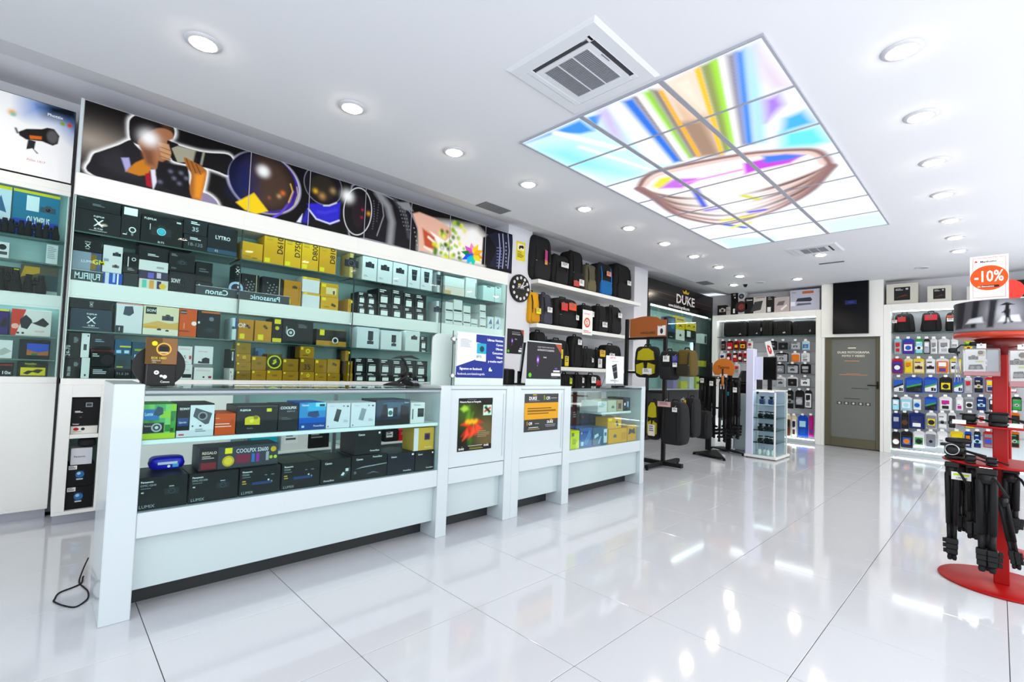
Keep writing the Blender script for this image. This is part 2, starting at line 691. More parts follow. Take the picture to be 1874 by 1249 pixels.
mb = MB().box((XL, YF - 0.1, 0), (-0.3, YF, 3.1)).box((3.5, YF - 0.1, 0), (XR, YF, 3.1))
mb.box((-0.3, YF - 0.1, 2.75), (3.5, YF, 3.1)).box((-0.3, YF - 0.1, 0), (3.5, YF, 0.2))
obj('wall_front', mb, WALLM, kind='structure')
wf = obj('added_window_1', MB().box((-0.3, YF - 0.08, 0.2), (-0.22, YF - 0.02, 2.75)).box((3.42, YF - 0.08, 0.2), (3.5, YF - 0.02, 2.75)).box((-0.22, YF - 0.08, 0.2), (3.42, YF - 0.02, 0.28)).box((-0.22, YF - 0.08, 2.67), (3.42, YF - 0.02, 2.75)), GREYM, kind='structure')  # invented window, out of view, made to go with the added front light
obj('pane', MB().box((-0.22, YF - 0.055, 0.28), (3.42, YF - 0.045, 2.67)), PANE, wf)

# square white pillars on the long wall
obj('trim_1', MB().box((XL, 3.9, 0), (-2.06, 4.36, 3.09), 0.004), WALLM, kind='structure')
obj('trim_2', MB().box((XL, 7.02, 0), (-2.06, 7.47, 3.09), 0.004), WALLM, kind='structure')
# white portal round the back door
mb = MB().box((0.09, YB, 0), (0.135, YBW, 2.0), 0.003).box((0.955, YB, 0), (1.0, YBW, 2.0), 0.003).box((0.09, YB - 0.02, 1.985), (1.0, YBW, ZC), 0.003)
obj('trim_3', mb, CREAM, kind='structure')

# ------------------------------------------------------------------ back door
BRONZE = mat('bronze_aluminium', '#5f5946', rough=0.4, metal=0.4)
dr = obj('door_1', MB().box((0.135, YB + 0.06, 0.01), (0.235, YB + 0.11, 1.98), 0.004).box((0.89, YB + 0.06, 0.01), (0.955, YB + 0.11, 1.98), 0.004).box((0.235, YB + 0.06, 1.95), (0.89, YB + 0.11, 1.98), 0.002).box((0.235, YB + 0.06, 0.01), (0.89, YB + 0.11, 0.17), 0.004), BRONZE, loc=(0.55, YB + 0.08, 0), kind='structure')
obj('pane', MB().box((0.235, YB + 0.08, 0.17), (0.89, YB + 0.09, 1.95)), mat('frosted_door_glass', '#686b66', rough=0.3, vary=0.05, bscale=2), dr)
pr_ = facing_y(YB + 0.08, 0.235, 0.17, 0.655, 1.78)
pr_.r(.38, .905, .56, .915, '#e8e2cf').t('DUKE FOTOGRAFIA', .5, .855, .022, '#ece7d8', 'c', True, wmax=.72).t('FOTO Y VIDEO', .5, .82, .02, '#ece7d8', 'c', True, wmax=.6)
pr_.r(.3, .775, .64, .782, '#c88c5a').r(.18, .635, .82, .643, '#b98060').r(.34, .647, .66, .652, '#b98060').r(.46, .5, .84, .506, '#3e3c38').r(.3, .395, .66, .402, '#3e3c38')
for i in range(5):
    x = .13 + .16 * i
    pr_.r(x, .335, x + .12, .365, '#4a4844').c(x + .06, .35, .01, '#c8c6be')
pr_.build('lettering', dr)
hd = MB().box((0.9, YB + 0.045, 1.07), (0.93, YB + 0.062, 1.2), 0.004).tube([(0.915, YB + 0.06, 1.13), (0.915, YB + 0.02, 1.13), (0.905, YB + 0.012, 1.13), (0.78, YB + 0.012, 1.128)], 0.01)
obj('door_handle', hd, BLACKP, dr)

# ------------------------------------------------------------------ backlit ceiling picture
gx = [-0.235, 0.35, 0.95, 1.525]
gy = [2.235 + 0.591 * i for i in range(8)]
PZ = 2.962
cl = thing('backlit_ceiling', 'large backlit ceiling picture of a camera lens in coloured light rays', 'ceiling light', (0.65, 4.3, PZ))
NU, NV = 3 * 52 + 1, 7 * 52 + 1
pn = Paint((gx[0], gy[0], PZ), X_, Y_, -Z_, gx[3] - gx[0], gy[7] - gy[0], NU, NV, '#eef3fb')
cp = lambda *q: [pn.uv(at(950 + x * .3735, 60 + y * .3735, z=PZ)) for x, y in q]
pn.fill(cp((30, 540), (440, 360), (760, 650), (440, 745)), '#c9f0fb', .15)
pn.fill(cp((20, 545), (300, 425), (370, 480), (300, 495), (180, 490)), '#2a8ee6', .05)
pn.fill(cp((330, 415), (405, 395), (370, 470), (345, 440)), '#2a8ee6', .03)
pn.fill(cp((60, 570), (250, 560), (560, 700), (260, 660)), '#8ee6f4', .25)
pn.line(cp((180, 490), (500, 570)), '#ffffff', .04)
pn.line(cp((300, 560), (640, 670)), '#f2fdff', .03)
pn.fill(cp((380, 385), (440, 360), (520, 540), (440, 500)), '#cbb8f2', .1)
pn.fill(cp((440, 365), (510, 330), (770, 640), (640, 650)), '#f6feff', .06)
S = [((500, 335), (560, 315), (800, 630), (756, 640), '#0a70e2', .05), ((555, 315), (590, 300), (812, 630), (795, 632), '#8c7c80', .03), ((572, 300), (604, 290), (842, 620), (804, 630), '#ffffff', .02),
     ((604, 290), (650, 280), (852, 610), (832, 620), '#98e01c', .04), ((640, 275), (692, 275), (884, 606), (848, 612), '#82766a', .05), ((700, 260), (858, 178), (998, 595), (885, 608), '#e2bd9c', .08),
     ((705, 255), (850, 185), (930, 380), (880, 400), '#f8e6d4', .12), ((780, 440), (905, 430), (992, 598), (885, 608), '#a4846f', .08), ((683, 280), (707, 280), (892, 600), (876, 610), '#ffb300', .012),
     ((880, 165), (965, 125), (1045, 570), (1003, 590), '#8f9b52', .04), ((855, 180), (882, 165), (1006, 590), (988, 600), '#ffc600', .012), ((935, 140), (978, 122), (1062, 560), (1034, 570), '#a2e61e', .04),
     ((976, 122), (1012, 108), (1088, 556), (1060, 565), '#ffffff', .02), ((1012, 108), (1062, 92), (1114, 545), (1086, 555), '#8e8490', .05), ((1058, 95), (1112, 72), (1152, 545), (1108, 550), '#0b7cea', .05),
     ((1108, 75), (1165, 50), (1212, 540), (1150, 545), '#aee2ff', .06), ((1160, 55), (1330, 262), (1250, 275), (1200, 210), '#dcc8f8', .12), ((1200, 330), (1275, 300), (1300, 350), (1210, 440), '#a67ce8', .08),
     ((1290, 490), (1300, 420), (1400, 380), (1455, 440), '#33b2ee', .08), ((1285, 565), (1290, 490), (1470, 455), (1530, 530), (1440, 555), '#5fe4f2', .12)]
for a, b, c, d, *rest in S:
    if len(rest) == 2:
        pn.fill(cp(a, b, c, d), rest[0], rest[1])
    else:
        pn.fill(cp(a, b, c, d, rest[0]), rest[1], rest[2])
bowl = [(585, 760), (612, 705), (720, 662), (1100, 590), (1380, 568), (1490, 588), (1532, 650), (1500, 695), (1440, 770), (1300, 855), (1150, 912), (1000, 945), (850, 922), (750, 885), (650, 805)]
pn.fill(cp(*curve(bowl, True, 3)), '#f7ecea', .03)
BA = [(590, 765), (640, 785), (740, 800), (850, 806), (1000, 800), (1150, 775), (1300, 735), (1430, 690), (1528, 652)]
BB_ = [(586, 762), (650, 805), (750, 885), (850, 922), (1000, 945), (1150, 912), (1300, 855), (1440, 770), (1531, 660)]
for tt, c, wd in ((.06, '#6b4440', .05), (.2, '#e4c6be', .035), (.36, '#7d5650', .055), (.52, '#c89c92', .04), (.66, '#6a4542', .05), (.82, '#b08078', .045), (.95, '#8a6468', .045)):
    q = [(a[0] + (b[0] - a[0]) * tt, a[1] + (b[1] - a[1]) * tt) for a, b in zip(BA, BB_)]
    q = curve(q, False)
    pn.line(cp(*q), c, wd)
pn.rad(cp((1030, 830))[0], .33, '#fbf9fb', .93, 2.6, .5)
pn.line(cp(*curve([(592, 750), (625, 705), (720, 668), (1080, 598), (1380, 574), (1480, 590), (1528, 650)], False)), '#8f625c', .045)
pn.line(cp(*curve([(615, 752), (650, 715), (730, 684), (1080, 612), (1370, 588), (1450, 600), (1490, 640)], False)), '#e6c8c0', .03)
pn.fill(cp((640, 752), (680, 712), (780, 690), (1100, 622), (1390, 596), (1440, 612), (1330, 640), (1190, 668), (1000, 712), (860, 752), (730, 766)), '#ffffff', .03)
pn.fill(cp((650, 752), (690, 712), (760, 700), (740, 740), (690, 765)), '#e6e23a', .05)
pn.fill(cp((690, 764), (760, 716), (880, 712), (860, 735), (800, 762)), '#c66be8', .06)
pn.fill(cp((1100, 640), (1300, 598), (1400, 600), (1330, 640), (1190, 668), (1110, 694)), '#c837e0', .05)
pn.fill(cp((1190, 605), (1310, 596), (1400, 600), (1330, 622), (1200, 640)), '#3276e6', .05)
pn.line(cp((800, 740), (1090, 672)), '#ee8ff0', .03)
for a, b, c in (((860, 770), (910, 850), '#3d5cd8'), ((1100, 800), (1170, 815), '#d8d63a'), ((1000, 920), (1150, 900), '#e3e436'), ((920, 870), (980, 860), '#8a7ff0'), ((1130, 880), (1200, 868), '#5b55e0'), ((1010, 940), (1110, 955), '#2e62e0'), ((1040, 955), (1130, 930), '#f0ee60')):
    pn.line(cp(a, b), c, .045)
pn.fill(cp((1480, 930), (1780, 878), (1830, 945), (1530, 990)), '#d6f3ff', .1)
pn.fill(cp((960, 1010), (1250, 1000), (1270, 1030), (1040, 1058)), '#cdeefc', .1)
for i in range(3):
    for j in range(7):
        pn.cut('light_panel', cl, i * 52, i * 52 + 52, j * 52, j * 52 + 52, PANEL, gap=0.006)
TBAR = mat('t_bar', '#b4b6c2', rough=0.4, metal=0.3)
for k, x in enumerate(gx):
    hw = 0.017 if 0 < k < 3 else 0.007
    obj('grid_bar', MB().box((x - hw, gy[0] - 0.007, 2.954), (x + hw, gy[7] + 0.007, ZC)), TBAR, cl)
for k, y in enumerate(gy):
    hw = 0.009 if 0 < k < 7 else 0.006
    obj('cross_bar', MB().box((gx[0], y - hw, 2.956), (gx[3], y + hw, ZC)), TBAR, cl)

# ------------------------------------------------------------------ air conditioning cassettes
def cassette(x0, x1, y0, y1, label, lettering):
    cx, cy = (x0 + x1) / 2, (y0 + y1) / 2
    hx, hy = (x1 - x0) / 2, (y1 - y0) / 2
    t = thing('air_conditioner', label, 'air conditioner', (cx, cy, 2.957))
    P = lambda a, b, z: (cx + a * hx, cy + b * hy, z)
    PL = mat('white_plastic', '#dfe0e6', rough=0.45)
    # sloping rim, flat face with four slots left open
    mb = MB()
    V = [P(a, b, ZC) for a, b in ((-1, -1), (1, -1), (1, 1), (-1, 1))] + [P(a, b, 2.957) for a, b in ((-.93, -.93), (.93, -.93), (.93, .93), (-.93, .93))]
    mb.add(V, [(0, 4, 5, 1), (1, 5, 6, 2), (2, 6, 7, 3), (3, 7, 4, 0)])
    for a0, b0, a1, b1 in ((-.93, -.93, .93, -.72), (-.93, .72, .93, .93), (-.93, -.72, -.72, .72), (.72, -.72, .93, .72), (-.6, -.6, .6, -.5), (-.6, .5, .6, .6), (-.6, -.5, -.5, .5), (.5, -.5, .6, .5)):
        mb.box(P(a0, b0, 2.9555), P(a1, b1, 2.962), 0)
    obj('housing', mb, PL, t)
    obj('duct', MB().box(P(-.72, -.72, 2.9625), P(.72, .72, 2.966)), mat('duct_dark', '#3b3c42', rough=0.8), t)
    for a0, b0, a1, b1 in ((-.6, -.722, .6, -.698), (-.6, .605, .6, .715), (-.715, -.6, -.605, .6), (.698, -.6, .722, .6)):
        obj('vane', MB().box(P(a0, b0, 2.9545), P(a1, b1, 2.9605), 0.003), PL, t)
    for q in ((-.72, -.72), (.6, -.72), (-.72, .6), (.6, .6)):
        obj('corner_cover', MB().box(P(q[0], q[1], 2.9545), P(q[0] + .12, q[1] + .12, 2.9605), 0.003), PL, t)
    G = mat('grille_plastic', '#9a9ba4', rough=0.5)
    for i in range(26):
        b = -.48 + .96 * i / 25
        obj('grille_slat', MB().box(P(-.49, b - .008, 2.9555), P(.49, b + .008, 2.9615)), G, t)
    for a in (-.49, -.165, .165, .49):
        obj('grille_bar', MB().box(P(a - .008, -.5, 2.9535), P(a + .008, .5, 2.9605)), PL, t)
    pt = Print(P(-.2, -.585, 2.9555), X_, Y_, -Z_, hx * .4, hy * .08)
    if lettering:
        pt = Print(P(.55, -.3, 2.9555), Y_, X_, -Z_, .2, .02)
        pt.r(.1, .3, .5, .7, '#8a8a92')
        pt.build('lettering', t)
        obj('sensor_window', MB().box(P(.66, -.74, 2.9535), P(.7, -.62, 2.957)), BLACKG, t)
        for i in range(4):
            obj('indicator', MB().lathe(P(.62 - .03 * i, -.7, 2.9535), [(.004, 0), (.004, .004)], 8), G, t)
    return t
cassette(0.317, 0.97, 1.525, 2.2, 'large white ceiling air conditioner cassette beside the backlit picture, nearest the entrance', True)
cassette(0.33, 0.93, 6.87, 7.4, 'small distant ceiling air conditioner cassette beyond the far end of the picture', False)

# ------------------------------------------------------------------ downlights
def downlight(x, y, label, group, first=None, on=True):
    if first is not None:
        return dup(first, (x, y, ZC), label)
    t = thing('downlight', label, 'downlight', (x, y, ZC), group)
    obj('trim_ring', MB().lathe((x, y, ZC), [(.062, 0), (.062, -.012), (.072, -.012), (.094, -.004), (.096, 0)], 28), mat('ring_white', '#d9d9df', rough=0.4, metal=0.2), t)
    obj('lamp_glass', MB().lathe((x, y, ZC), [(.03, -.022), (.05, -.02), (.058, -.014), (.06, -.002)], 24) if on else MB().lathe((x, y, ZC), [(.03, -.006), (.06, -.002)], 24), LAMPM if on else GREYM, t)
    return t
ORD = ['first', 'second', 'third', 'fourth', 'fifth', 'sixth', 'seventh', 'eighth', 'ninth', 'tenth', 'eleventh', 'twelfth']
YL = [0.18 + 0.905 * k for k in range(10)]
first = None
for k, y in enumerate(YL):
    lb = ('round recessed downlight in the row along the counter, %s from the entrance' % ORD[k])
    o = downlight(-0.77, y, lb, 'downlights above the counter', first)
    first = first or o
f2 = None
for k, y in enumerate([1.03, 1.95, 2.87, 3.77, 4.7, 5.63, 6.63, 7.48, 8.29]):
    lb = 'round recessed downlight in the row beyond the backlit picture, %s from the entrance' % ORD[k]
    o = dup(first, (2.02, y, ZC), lb)
    o['group'] = 'downlights on the far side of the picture'
    f2 = f2 or o
for x, y, lb in ((-.77, -.725, 'round recessed downlight in line with the counter row, closest to the shop front'), (-1.62, -1.0, 'round recessed downlight close to the binocular cabinet'), (2.02, .1, 'round recessed downlight nearest the entrance on the far side')):
    o = dup(first, (x, y, ZC), lb)
for px, py, lb in ((1502, 466, 'single bright downlight just beyond the small air conditioner'), (1460, 510, 'lit downlight in front of the printer carton'), (1343, 521, 'lit downlight near the corner above the black header')):
    p = at(px, py, z=ZC)
    o = dup(first, (p.x, p.y, ZC), lb)
    o['group'] = 'downlights near the back wall'
for px, py, lb in ((1390, 517, 'unlit flat ceiling light beside the corner downlight'), (1688, 490, 'unlit flat ceiling light above the pale cartons')):
    p = at(px, py, z=ZC)
    downlight(p.x, p.y, lb, 'downlights near the back wall', None, False)
# air grilles in the ceiling
VG = mat('vent_grey', '#6e6e74', rough=0.6)
for (a, b, lb, n) in (((-1.62, 2.95), (-1.44, 3.33), 'grey slotted ceiling grille above the long mural', 10), ((-1.62, 8.45), (-1.4, 8.8), 'dark ceiling grille above the black header', 8)):
    t = thing('ceiling_vent', lb, 'vent', ((a[0] + b[0]) / 2, (a[1] + b[1]) / 2, ZC - .01), 'ceiling air grilles')
    obj('vent_frame', MB().box((a[0], a[1], ZC - .008), (b[0], b[1], ZC - .002), .002), VG, t)
    for i in range(n):
        y = a[1] + .02 + (b[1] - a[1] - .04) * i / (n - 1)
        obj('vent_slat', MB().box((a[0] + .01, y - .008, ZC - .012), (b[0] - .01, y + .004, ZC - .006)), mat('vent_slat', '#8a8a90', rough=0.5), t)
t = thing('air_slot', 'thin dark linear air slot in the ceiling near the back door', 'vent', (0.63, 8.1, ZC - .01))
obj('slot_frame', MB().box((0.47, 8.08, ZC - .012), (0.79, 8.12, ZC - .001), .002), VG, t)
obj('slot_blade', MB().box((0.48, 8.095, ZC - .014), (0.78, 8.105, ZC - .008)), BLACKP, t)
t = thing('dome_sensor', 'tiny black round ceiling sensor near the corner', 'sensor', (*at(1364, 521, z=ZC).xy, ZC - .05))
p = at(1364, 521, z=ZC)
obj('sensor_base', MB().lathe((p.x, p.y, ZC), [(.035, -.02), (.04, 0)], 16), BLACKP, t)
obj('sensor_lens', MB().lathe((p.x, p.y, ZC), [(.005, -.055), (.024, -.045), (.033, -.02)], 16), BLACKG, t)

# ================================================================== display cabinets on the long wall
def yon(px, z, x):
    """y of the point seen in pixel column px at height z on the plane x"""
    k = (px - PPX) / FPX
    n = _r - _f * k
    return CAM.y - (n.x * (x - CAM.x) + n.z * (z - CAM.z)) / n.y


def xon(px, z, y):
    k = (px - PPX) / FPX
    n = _r - _f * k
    return CAM.x - (n.y * (y - CAM.y) + n.z * (z - CAM.z)) / n.x


def zon(px, py, **k):
    return at(px, py, **k).z


def carton(name, label, cat, group, xf, y0, y1, z0, z1, dep, col, art=None, seam=True):
    g = 0.0012
    o = obj(name, MB().box((xf - dep, y0 + g, z0 + .0003), (xf, y1 - g, z1 - .0006), .0025), STOCK, color=col)
    tag(o, label, cat, group)
    W, H = y1 - y0 - 2 * g, z1 - z0
    if seam and dep > .12 and H > .09:
        lo, hi = z1 - min(.02, H * .12), z1
        obj('lid_flap', MB().box((xf - .004, y0 + g + .002, lo), (xf + .0006, y1 - g - .002, hi - .0012), .0008), STOCK, o, color=col)
    if art:
        p = facing_x(xf + .0005, y0 + g, z0 + .0015, W, H - .003).base(col)
        art(p)
        p.build('print', o)
    return o


GLASSY = dict(EDGE=GEDGE)


def bay_cabinet(x, y0, y1, label, glass_z, thick_z, niche=None, door=True, sides=(True, True), strip=None, zf=2.3, fh=.125, gname='glazed wall cabinets'):
    """white wall cabinet: base, open display with glass and white shelves behind one glass door"""
    t = thing('display_cabinet', label, 'display cabinet', (x - .2, (y0 + y1) / 2, 0), gname)
    xb = XL + .02 if x > -2.2 else XL + .005
    IN = mat('cabinet_interior', '#a6cac9', rough=0.5)
    obj('back_panel', MB().box((xb, y0, 0.05), (xb + .015, y1, zf)), IN, t)
    obj('top_fascia', MB().box((xb, y0, zf), (x + .012, y1, zf + fh), .002), CREAM, t)
    obj('plinth', MB().box((xb, y0 + .01, 0.0), (x - .05, y1 - .01, .07)), GREYM, t)
    obj('deck', MB().box((xb, y0, .955), (x - .005, y1, .998), .002), CREAM, t)
    obj('floor_board', MB().box((xb, y0, .07), (x, y1, .092), .002), CREAM, t)
    if sides[0]:
        obj('side_panel', MB().box((xb, y0, .07), (x - .03, y0 + .012, zf)), CREAM, t)
    if sides[1]:
        obj('side_panel', MB().box((xb, y1 - .012, .07), (x - .03, y1, zf)), CREAM, t)
    for z in glass_z:
        s = obj('glass_shelf', MB().box((xb + .02, y0 + .012, z - .009), (x - .06, y1 - .012, z)), SHELFG, t)
        obj('shelf_edge', MB().box((x - .06, y0 + .012, z - .009), (x - .057, y1 - .012, z)), EDGE, s)
    for a, b in thick_z:
        obj('white_shelf', MB().box((xb + .02, y0 + .002, a), (x - .045, y1 - .002, b), .002), CREAM, t)
        obj('shelf_lip', MB().box((x - .05, y0 + .002, a - .013), (x - .045, y1 - .002, a)), CREAM, t)
        obj('led_strip', MB().box((x - .1, y0 + .02, a - .008), (x - .085, y1 - .02, a - .001)), LEDM, t)
    obj('valance', MB().box((x + .0, y0, zf - .03), (x + .012, y1, zf)), CREAM, t)
    obj('led_strip', MB().box((x - .036, y0 + .02, zf - .007), (x - .022, y1 - .02, zf - .001)), LEDM, t)
    if door:
        d = obj('glass_door', MB().box((x - .012, y0 + .004, 1.0), (x - .006, y1 - .004, zf)), PANE, t)
        obj('door_edge', MB().box((x - .0125, y1 - .0045, 1.0), (x - .0055, y1 - .001, zf)), GEDGE, d)
        obj('door_edge', MB().box((x - .0125, y0 + .001, 1.0), (x - .0055, y0 + .0045, zf)), GEDGE, d)
    if niche is None:
        obj('lower_shelf', MB().box((xb, y0 + .012, .345), (x - .03, y1 - .012, .365), .002), CREAM, t)
        obj('led_strip', MB().box((x - .06, y0 + .02, .945), (x - .045, y1 - .02, .953)), LEDM, t)  # hidden strip added to brighten the lower shelves
    else:
        a, b = niche
        obj('front_panel', MB().box((x - .018, y0, .092), (x, a, .955), .002), CREAM, t)
        obj('front_panel', MB().box((x - .018, b, .092), (x, y1, .955), .002), CREAM, t)
        obj('front_panel', MB().box((x - .018, a, .87), (x, b, .955), .002), CREAM, t)
        obj('lower_shelf', MB().box((xb, a, .585), (x - .004, b, .612), .002), CREAM, t)
    if strip:
        for (a, b, txt, mirror, c0) in strip:
            sp = obj('brand_strip', MB().box((x - .05, a, thick_z[0][1]), (x - .046, b, thick_z[0][1] + .075), .001), PLAST, t, color='#1c3543')  # strip with a brand name's reflection in the shelf glass painted on
            pt = facing_x(x - .0455, a, thick_z[0][1], b - a, .075)
            pt.t(txt, .5, .2, .6, c0, 'c', True, mirror=mirror, wmax=.8).r(0, .97, 1, 1, '#dff4f8')
            pt.build('lettering', sp)
    return t


YS = [-.285, .775, 1.795, 2.872, 3.9]
GLZ, THZ = [2.035, 1.337], [(1.575, 1.685)]
bay_cabinet(XW, YS[0], YS[1], 'glazed white wall cabinet full of black camera cartons, nearest the entrance', GLZ, THZ, (-.22, -.068), True, (True, False), [(-.27, -.1, 'FUJIFILM', True, '#cfeaf0'), (.47, .77, 'Canon', True, '#d9f2f6')])
bay_cabinet(XW, YS[1], YS[2], 'glazed white wall cabinet full of golden yellow camera cartons', GLZ, THZ, None, True, (False, False), [(.79, 1.2, 'Panasonic', True, '#cdeef8')])
bay_cabinet(XW, YS[2], YS[3], 'glazed white wall cabinet of white camera cartons and black lens cartons', GLZ, THZ, None, True, (False, False))
bay_cabinet(XW, YS[3], YS[4], 'glazed white wall cabinet with small white cartons and cyan light, beside the pillar', GLZ, THZ, None, True, (False, True))
bay_cabinet(-2.3, -1.45, -.3, 'set-back glazed wall cabinet with binoculars, nearest the entrance', [1.985, 1.81, 1.283, 1.12], [(1.5, 1.585)], (-1.4, -1.4), True, (True, True), None, 2.335, .055)

# ------------------------------------------------------------------ long mural above the cabinets
mz0, mz1, my0, my1 = 2.43, 2.945, -.265, 3.965
XM = XW + .004
mu = thing('wall_mural', 'long printed mural of a photographer, camera lenses and a flower above the cabinets', 'mural', (XM, (my0 + my1) / 2, mz0))
obj('backing_board', MB().box((XL + .02, my0 - .02, mz0 - .004), (XM - .004, my1 + .005, mz1 + .005), .002), WALLM, mu)
obj('edge_trim', MB().box((XM - .02, my0 - .022, mz0 - .004), (XM + .004, my0 - .003, mz1 + .006), .002), WHITE, mu)
CUT = [my0] + [yon(px, 2.7, XM) for px in (457, 566, 668, 752, 823, 888)] + [my1]
MU, MV = 900, 116
pm = Paint((XM, my0, mz0), Y_, Z_, X_, my1 - my0, mz1 - mz0, MU, MV, '#0d0a0d')
A_ = lambda *q: [pm.uv(at(120 + x * .3203, 160 + y * .3203, x=XM)) for x, y in q]
B_ = lambda *q: [pm.uv(at(440 + x * .2775, 240 + y * .2775, x=XM)) for x, y in q]
pm.rad(A_((140, 300))[0], .22, '#a89c92', .85, 1.6, .1)
coat = curve(A_((125, 480), (140, 420), (160, 380), (200, 365), (300, 330), (372, 300), (400, 330), (470, 400), (505, 450), (560, 470), (650, 500), (700, 540), (720, 600), (740, 660), (560, 640), (300, 560)))
hair = curve(A_((372, 300), (362, 230), (372, 178), (430, 152), (520, 172), (590, 205), (622, 240), (612, 290), (540, 300), (460, 330), (420, 330)))
barrel = curve(A_((580, 305), (640, 330), (750, 362), (820, 374), (930, 384), (962, 430), (955, 480), (925, 503), (870, 482), (790, 458), (640, 430), (600, 400)))
hand = curve(A_((676, 400), (720, 420), (792, 462), (806, 500), (770, 640), (728, 640), (708, 580), (718, 500), (690, 450)))
sleeve = curve(A_((690, 600), (780, 600), (830, 620), (868, 660), (860, 690), (700, 650)))
L1, L2, L3 = B_((165, 345))[0], B_((548, 360))[0], B_((775, 530))[0]
r1 = .225
for q in (coat, hair, barrel, hand, sleeve):
    pm.glow(q, '#ffffff', .016, .95)
pm.ell(L1, .3, .262, '#e8e6ff', 0, .09, .94, .8)
pm.fill(sleeve, '#8d82a0', .01).fill(coat, '#1d1c22', .006)
pm.fill(A_((200, 380), (300, 350), (360, 420), (420, 520), (300, 500), (200, 440)), '#2a2930', .05)
face = curve(A_((418, 300), (520, 235), (600, 250), (616, 292), (590, 312), (604, 400), (562, 420), (512, 470), (462, 430), (430, 350)))
pm.fill(A_((570, 296), (640, 322), (660, 352), (612, 362), (604, 402), (560, 340)), '#121116', .006).fill(hair, '#171114', .006).fill(A_((540, 190), (600, 215), (618, 250), (560, 235)), '#4a2d22', .03)
pm.fill(A_((340, 480), (400, 430), (470, 400), (500, 440), (470, 500), (420, 505)), '#c77a1c', .01)
pm.fill(A_((318, 402), (362, 402), (372, 450), (345, 482)), '#a9a4d6', .01)
pm.fill(face, '#a8704c', .012).fill(A_((430, 340), (500, 360), (510, 450), (462, 440)), '#7a4a30', .04)
pm.fill(A_((455, 492), (482, 490), (492, 572), (462, 562)), '#a4122a', .008).fill(A_((486, 470), (512, 470), (520, 540), (500, 590)), '#e3dff0', .01)
pm.fill(A_((530, 420), (610, 440), (700, 450), (715, 640), (640, 610), (540, 560), (515, 500)), '#15141b', .01)
for x, y in ((620, 520), (660, 490), (690, 520), (650, 550), (540, 540), (600, 480)):
    pm.rad(A_((x, y))[0], .014, '#6d7086', .9)
pm.fill(barrel, '#131215', .006).fill(A_((606, 348), (640, 335), (752, 364), (742, 428), (640, 428)), '#a3a08c', .006)
pm.line(A_((750, 372), (738, 425)), '#0e0e10', .014).line(A_((790, 372), (775, 440)), '#9d9b8d', .01)
pm.fill(A_((528, 312), (590, 326), (604, 378), (592, 418), (548, 405)), '#c8966c', .008)
for d in (0, 26, 52):
    pm.line(A_((540, 340 + d), (600, 362 + d)), '#8c5f41', .005)
pm.fill(hand, '#a8672c', .008).fill(A_((740, 500), (800, 490), (770, 640), (735, 630)), '#e8922a', .03)
for d in (0, 28, 56):
    pm.line(A_((690 + d, 408 + d * .55), (716 + d, 480 + d * .3)), '#5a341a', .005)
pm.rad(A_((478, 290))[0], .06, '#ffffff', 1.0, 2.5)
# lens one
pm.ell(L1, .292, .262, '#dcdcf0', 0, .03, .97, .55)
pm.ell(L1, .284, .256, '#3a24a8', 0, .04).ell((L1[0] - .014, L1[1] + .012), .272, .25, '#0c0a12', 0, .05)
pm.line(B_((350, 400), (330, 460), (270, 540), (215, 572)), '#6a4ae8', .012)
pm.ell((L1[0] + .02, L1[1]), .2, .225, '#4a372e', 0, .6)
pm.fill(B_((-20, 240), (60, 190), (95, 330), (95, 420), (0, 440), (-50, 400)), '#0a1a58', .16)
pm.fill(B_((-30, 470), (90, 408), (182, 528), (100, 548), (30, 520)), '#f4cf12', .014)
pm.line(B_((330, 350), (345, 400), (318, 470)), '#d8b04a', .008).line(B_((372, 370), (380, 420), (352, 500)), '#c8b06a', .006)
pm.rad(B_((280, 410))[0], .02, '#e2712a', .9)
pm.rad(B_((255, 430))[0], .018, '#d8b27a', .7)
pm.rad(B_((190, 440))[0], .014, '#a85a3a', .7)
pm.rad(B_((152, 265))[0], .05, '#ffffff', 1.0, 3)
pm.fill(B_((370, 600), (410, 545), (400, 605)), '#dfe4ff', .01).fill(B_((400, 600), (455, 480), (450, 610)), '#2a22a8', .02)
# lens two
pm.fill(B_((440, 480), (660, 470), (650, 600), (590, 615), (500, 580)), '#2a26c8', .02)
pm.ell(L2, .185, .185, '#15121a', 0, .03).ell(L2, .185, .185, '#8b8aa0', 0, .03, .96, .8)
pm.ell((L2[0], L2[1] - .02), .12, .11, '#2c2620', 0, .3)
for q, c, r in (((495, 395), '#e8b31c', .022), ((540, 430), '#b98b52', .03), ((610, 395), '#a7885a', .028)):
    pm.rad(B_(q)[0], r, c, .95)
pm.line(B_((510, 535), (560, 540), (630, 520)), '#3d36d8', .022).line(B_((550, 492), (585, 492), (632, 474)), '#cfd0da', .01)
pm.line(B_((450, 515), (500, 580), (590, 612), (650, 590)), '#d9dcff', .01)
# lens three
brl = curve(B_((740, 365), (880, 400), (980, 440), (1080, 500), (1130, 560), (1175, 680), (1170, 800), (1110, 780), (980, 745), (820, 705), (720, 680)))
pm.glow(brl, '#cfcfe0', .012, .6)
pm.fill(brl, '#16141c', .006)
pm.line(B_((905, 405), (975, 500), (1000, 600), (985, 745)), '#8e9096', .05)
pm.line(B_((1020, 455), (1090, 560), (1110, 700)), '#43454c', .03)
for i in range(7):
    for k in range(3):
        pm.rad(B_((1042 + 22 * k + 6 * i, 480 + 40 * i * .6 + 26 * k))[0], .006, '#a8a9ae', .8)
for i in range(9):
    pm.rad(B_((915 - 2 * i, 450 + 18 * i))[0], .006, '#6e6f76', .8)
for i in range(5):
    pm.rad(B_((1145 + 5 * i, 640 + 28 * i))[0], .006, '#d5d6da', .9)
pm.line(B_((885, 385), (935, 480), (945, 560), (900, 690)), '#8d8e96', .008)
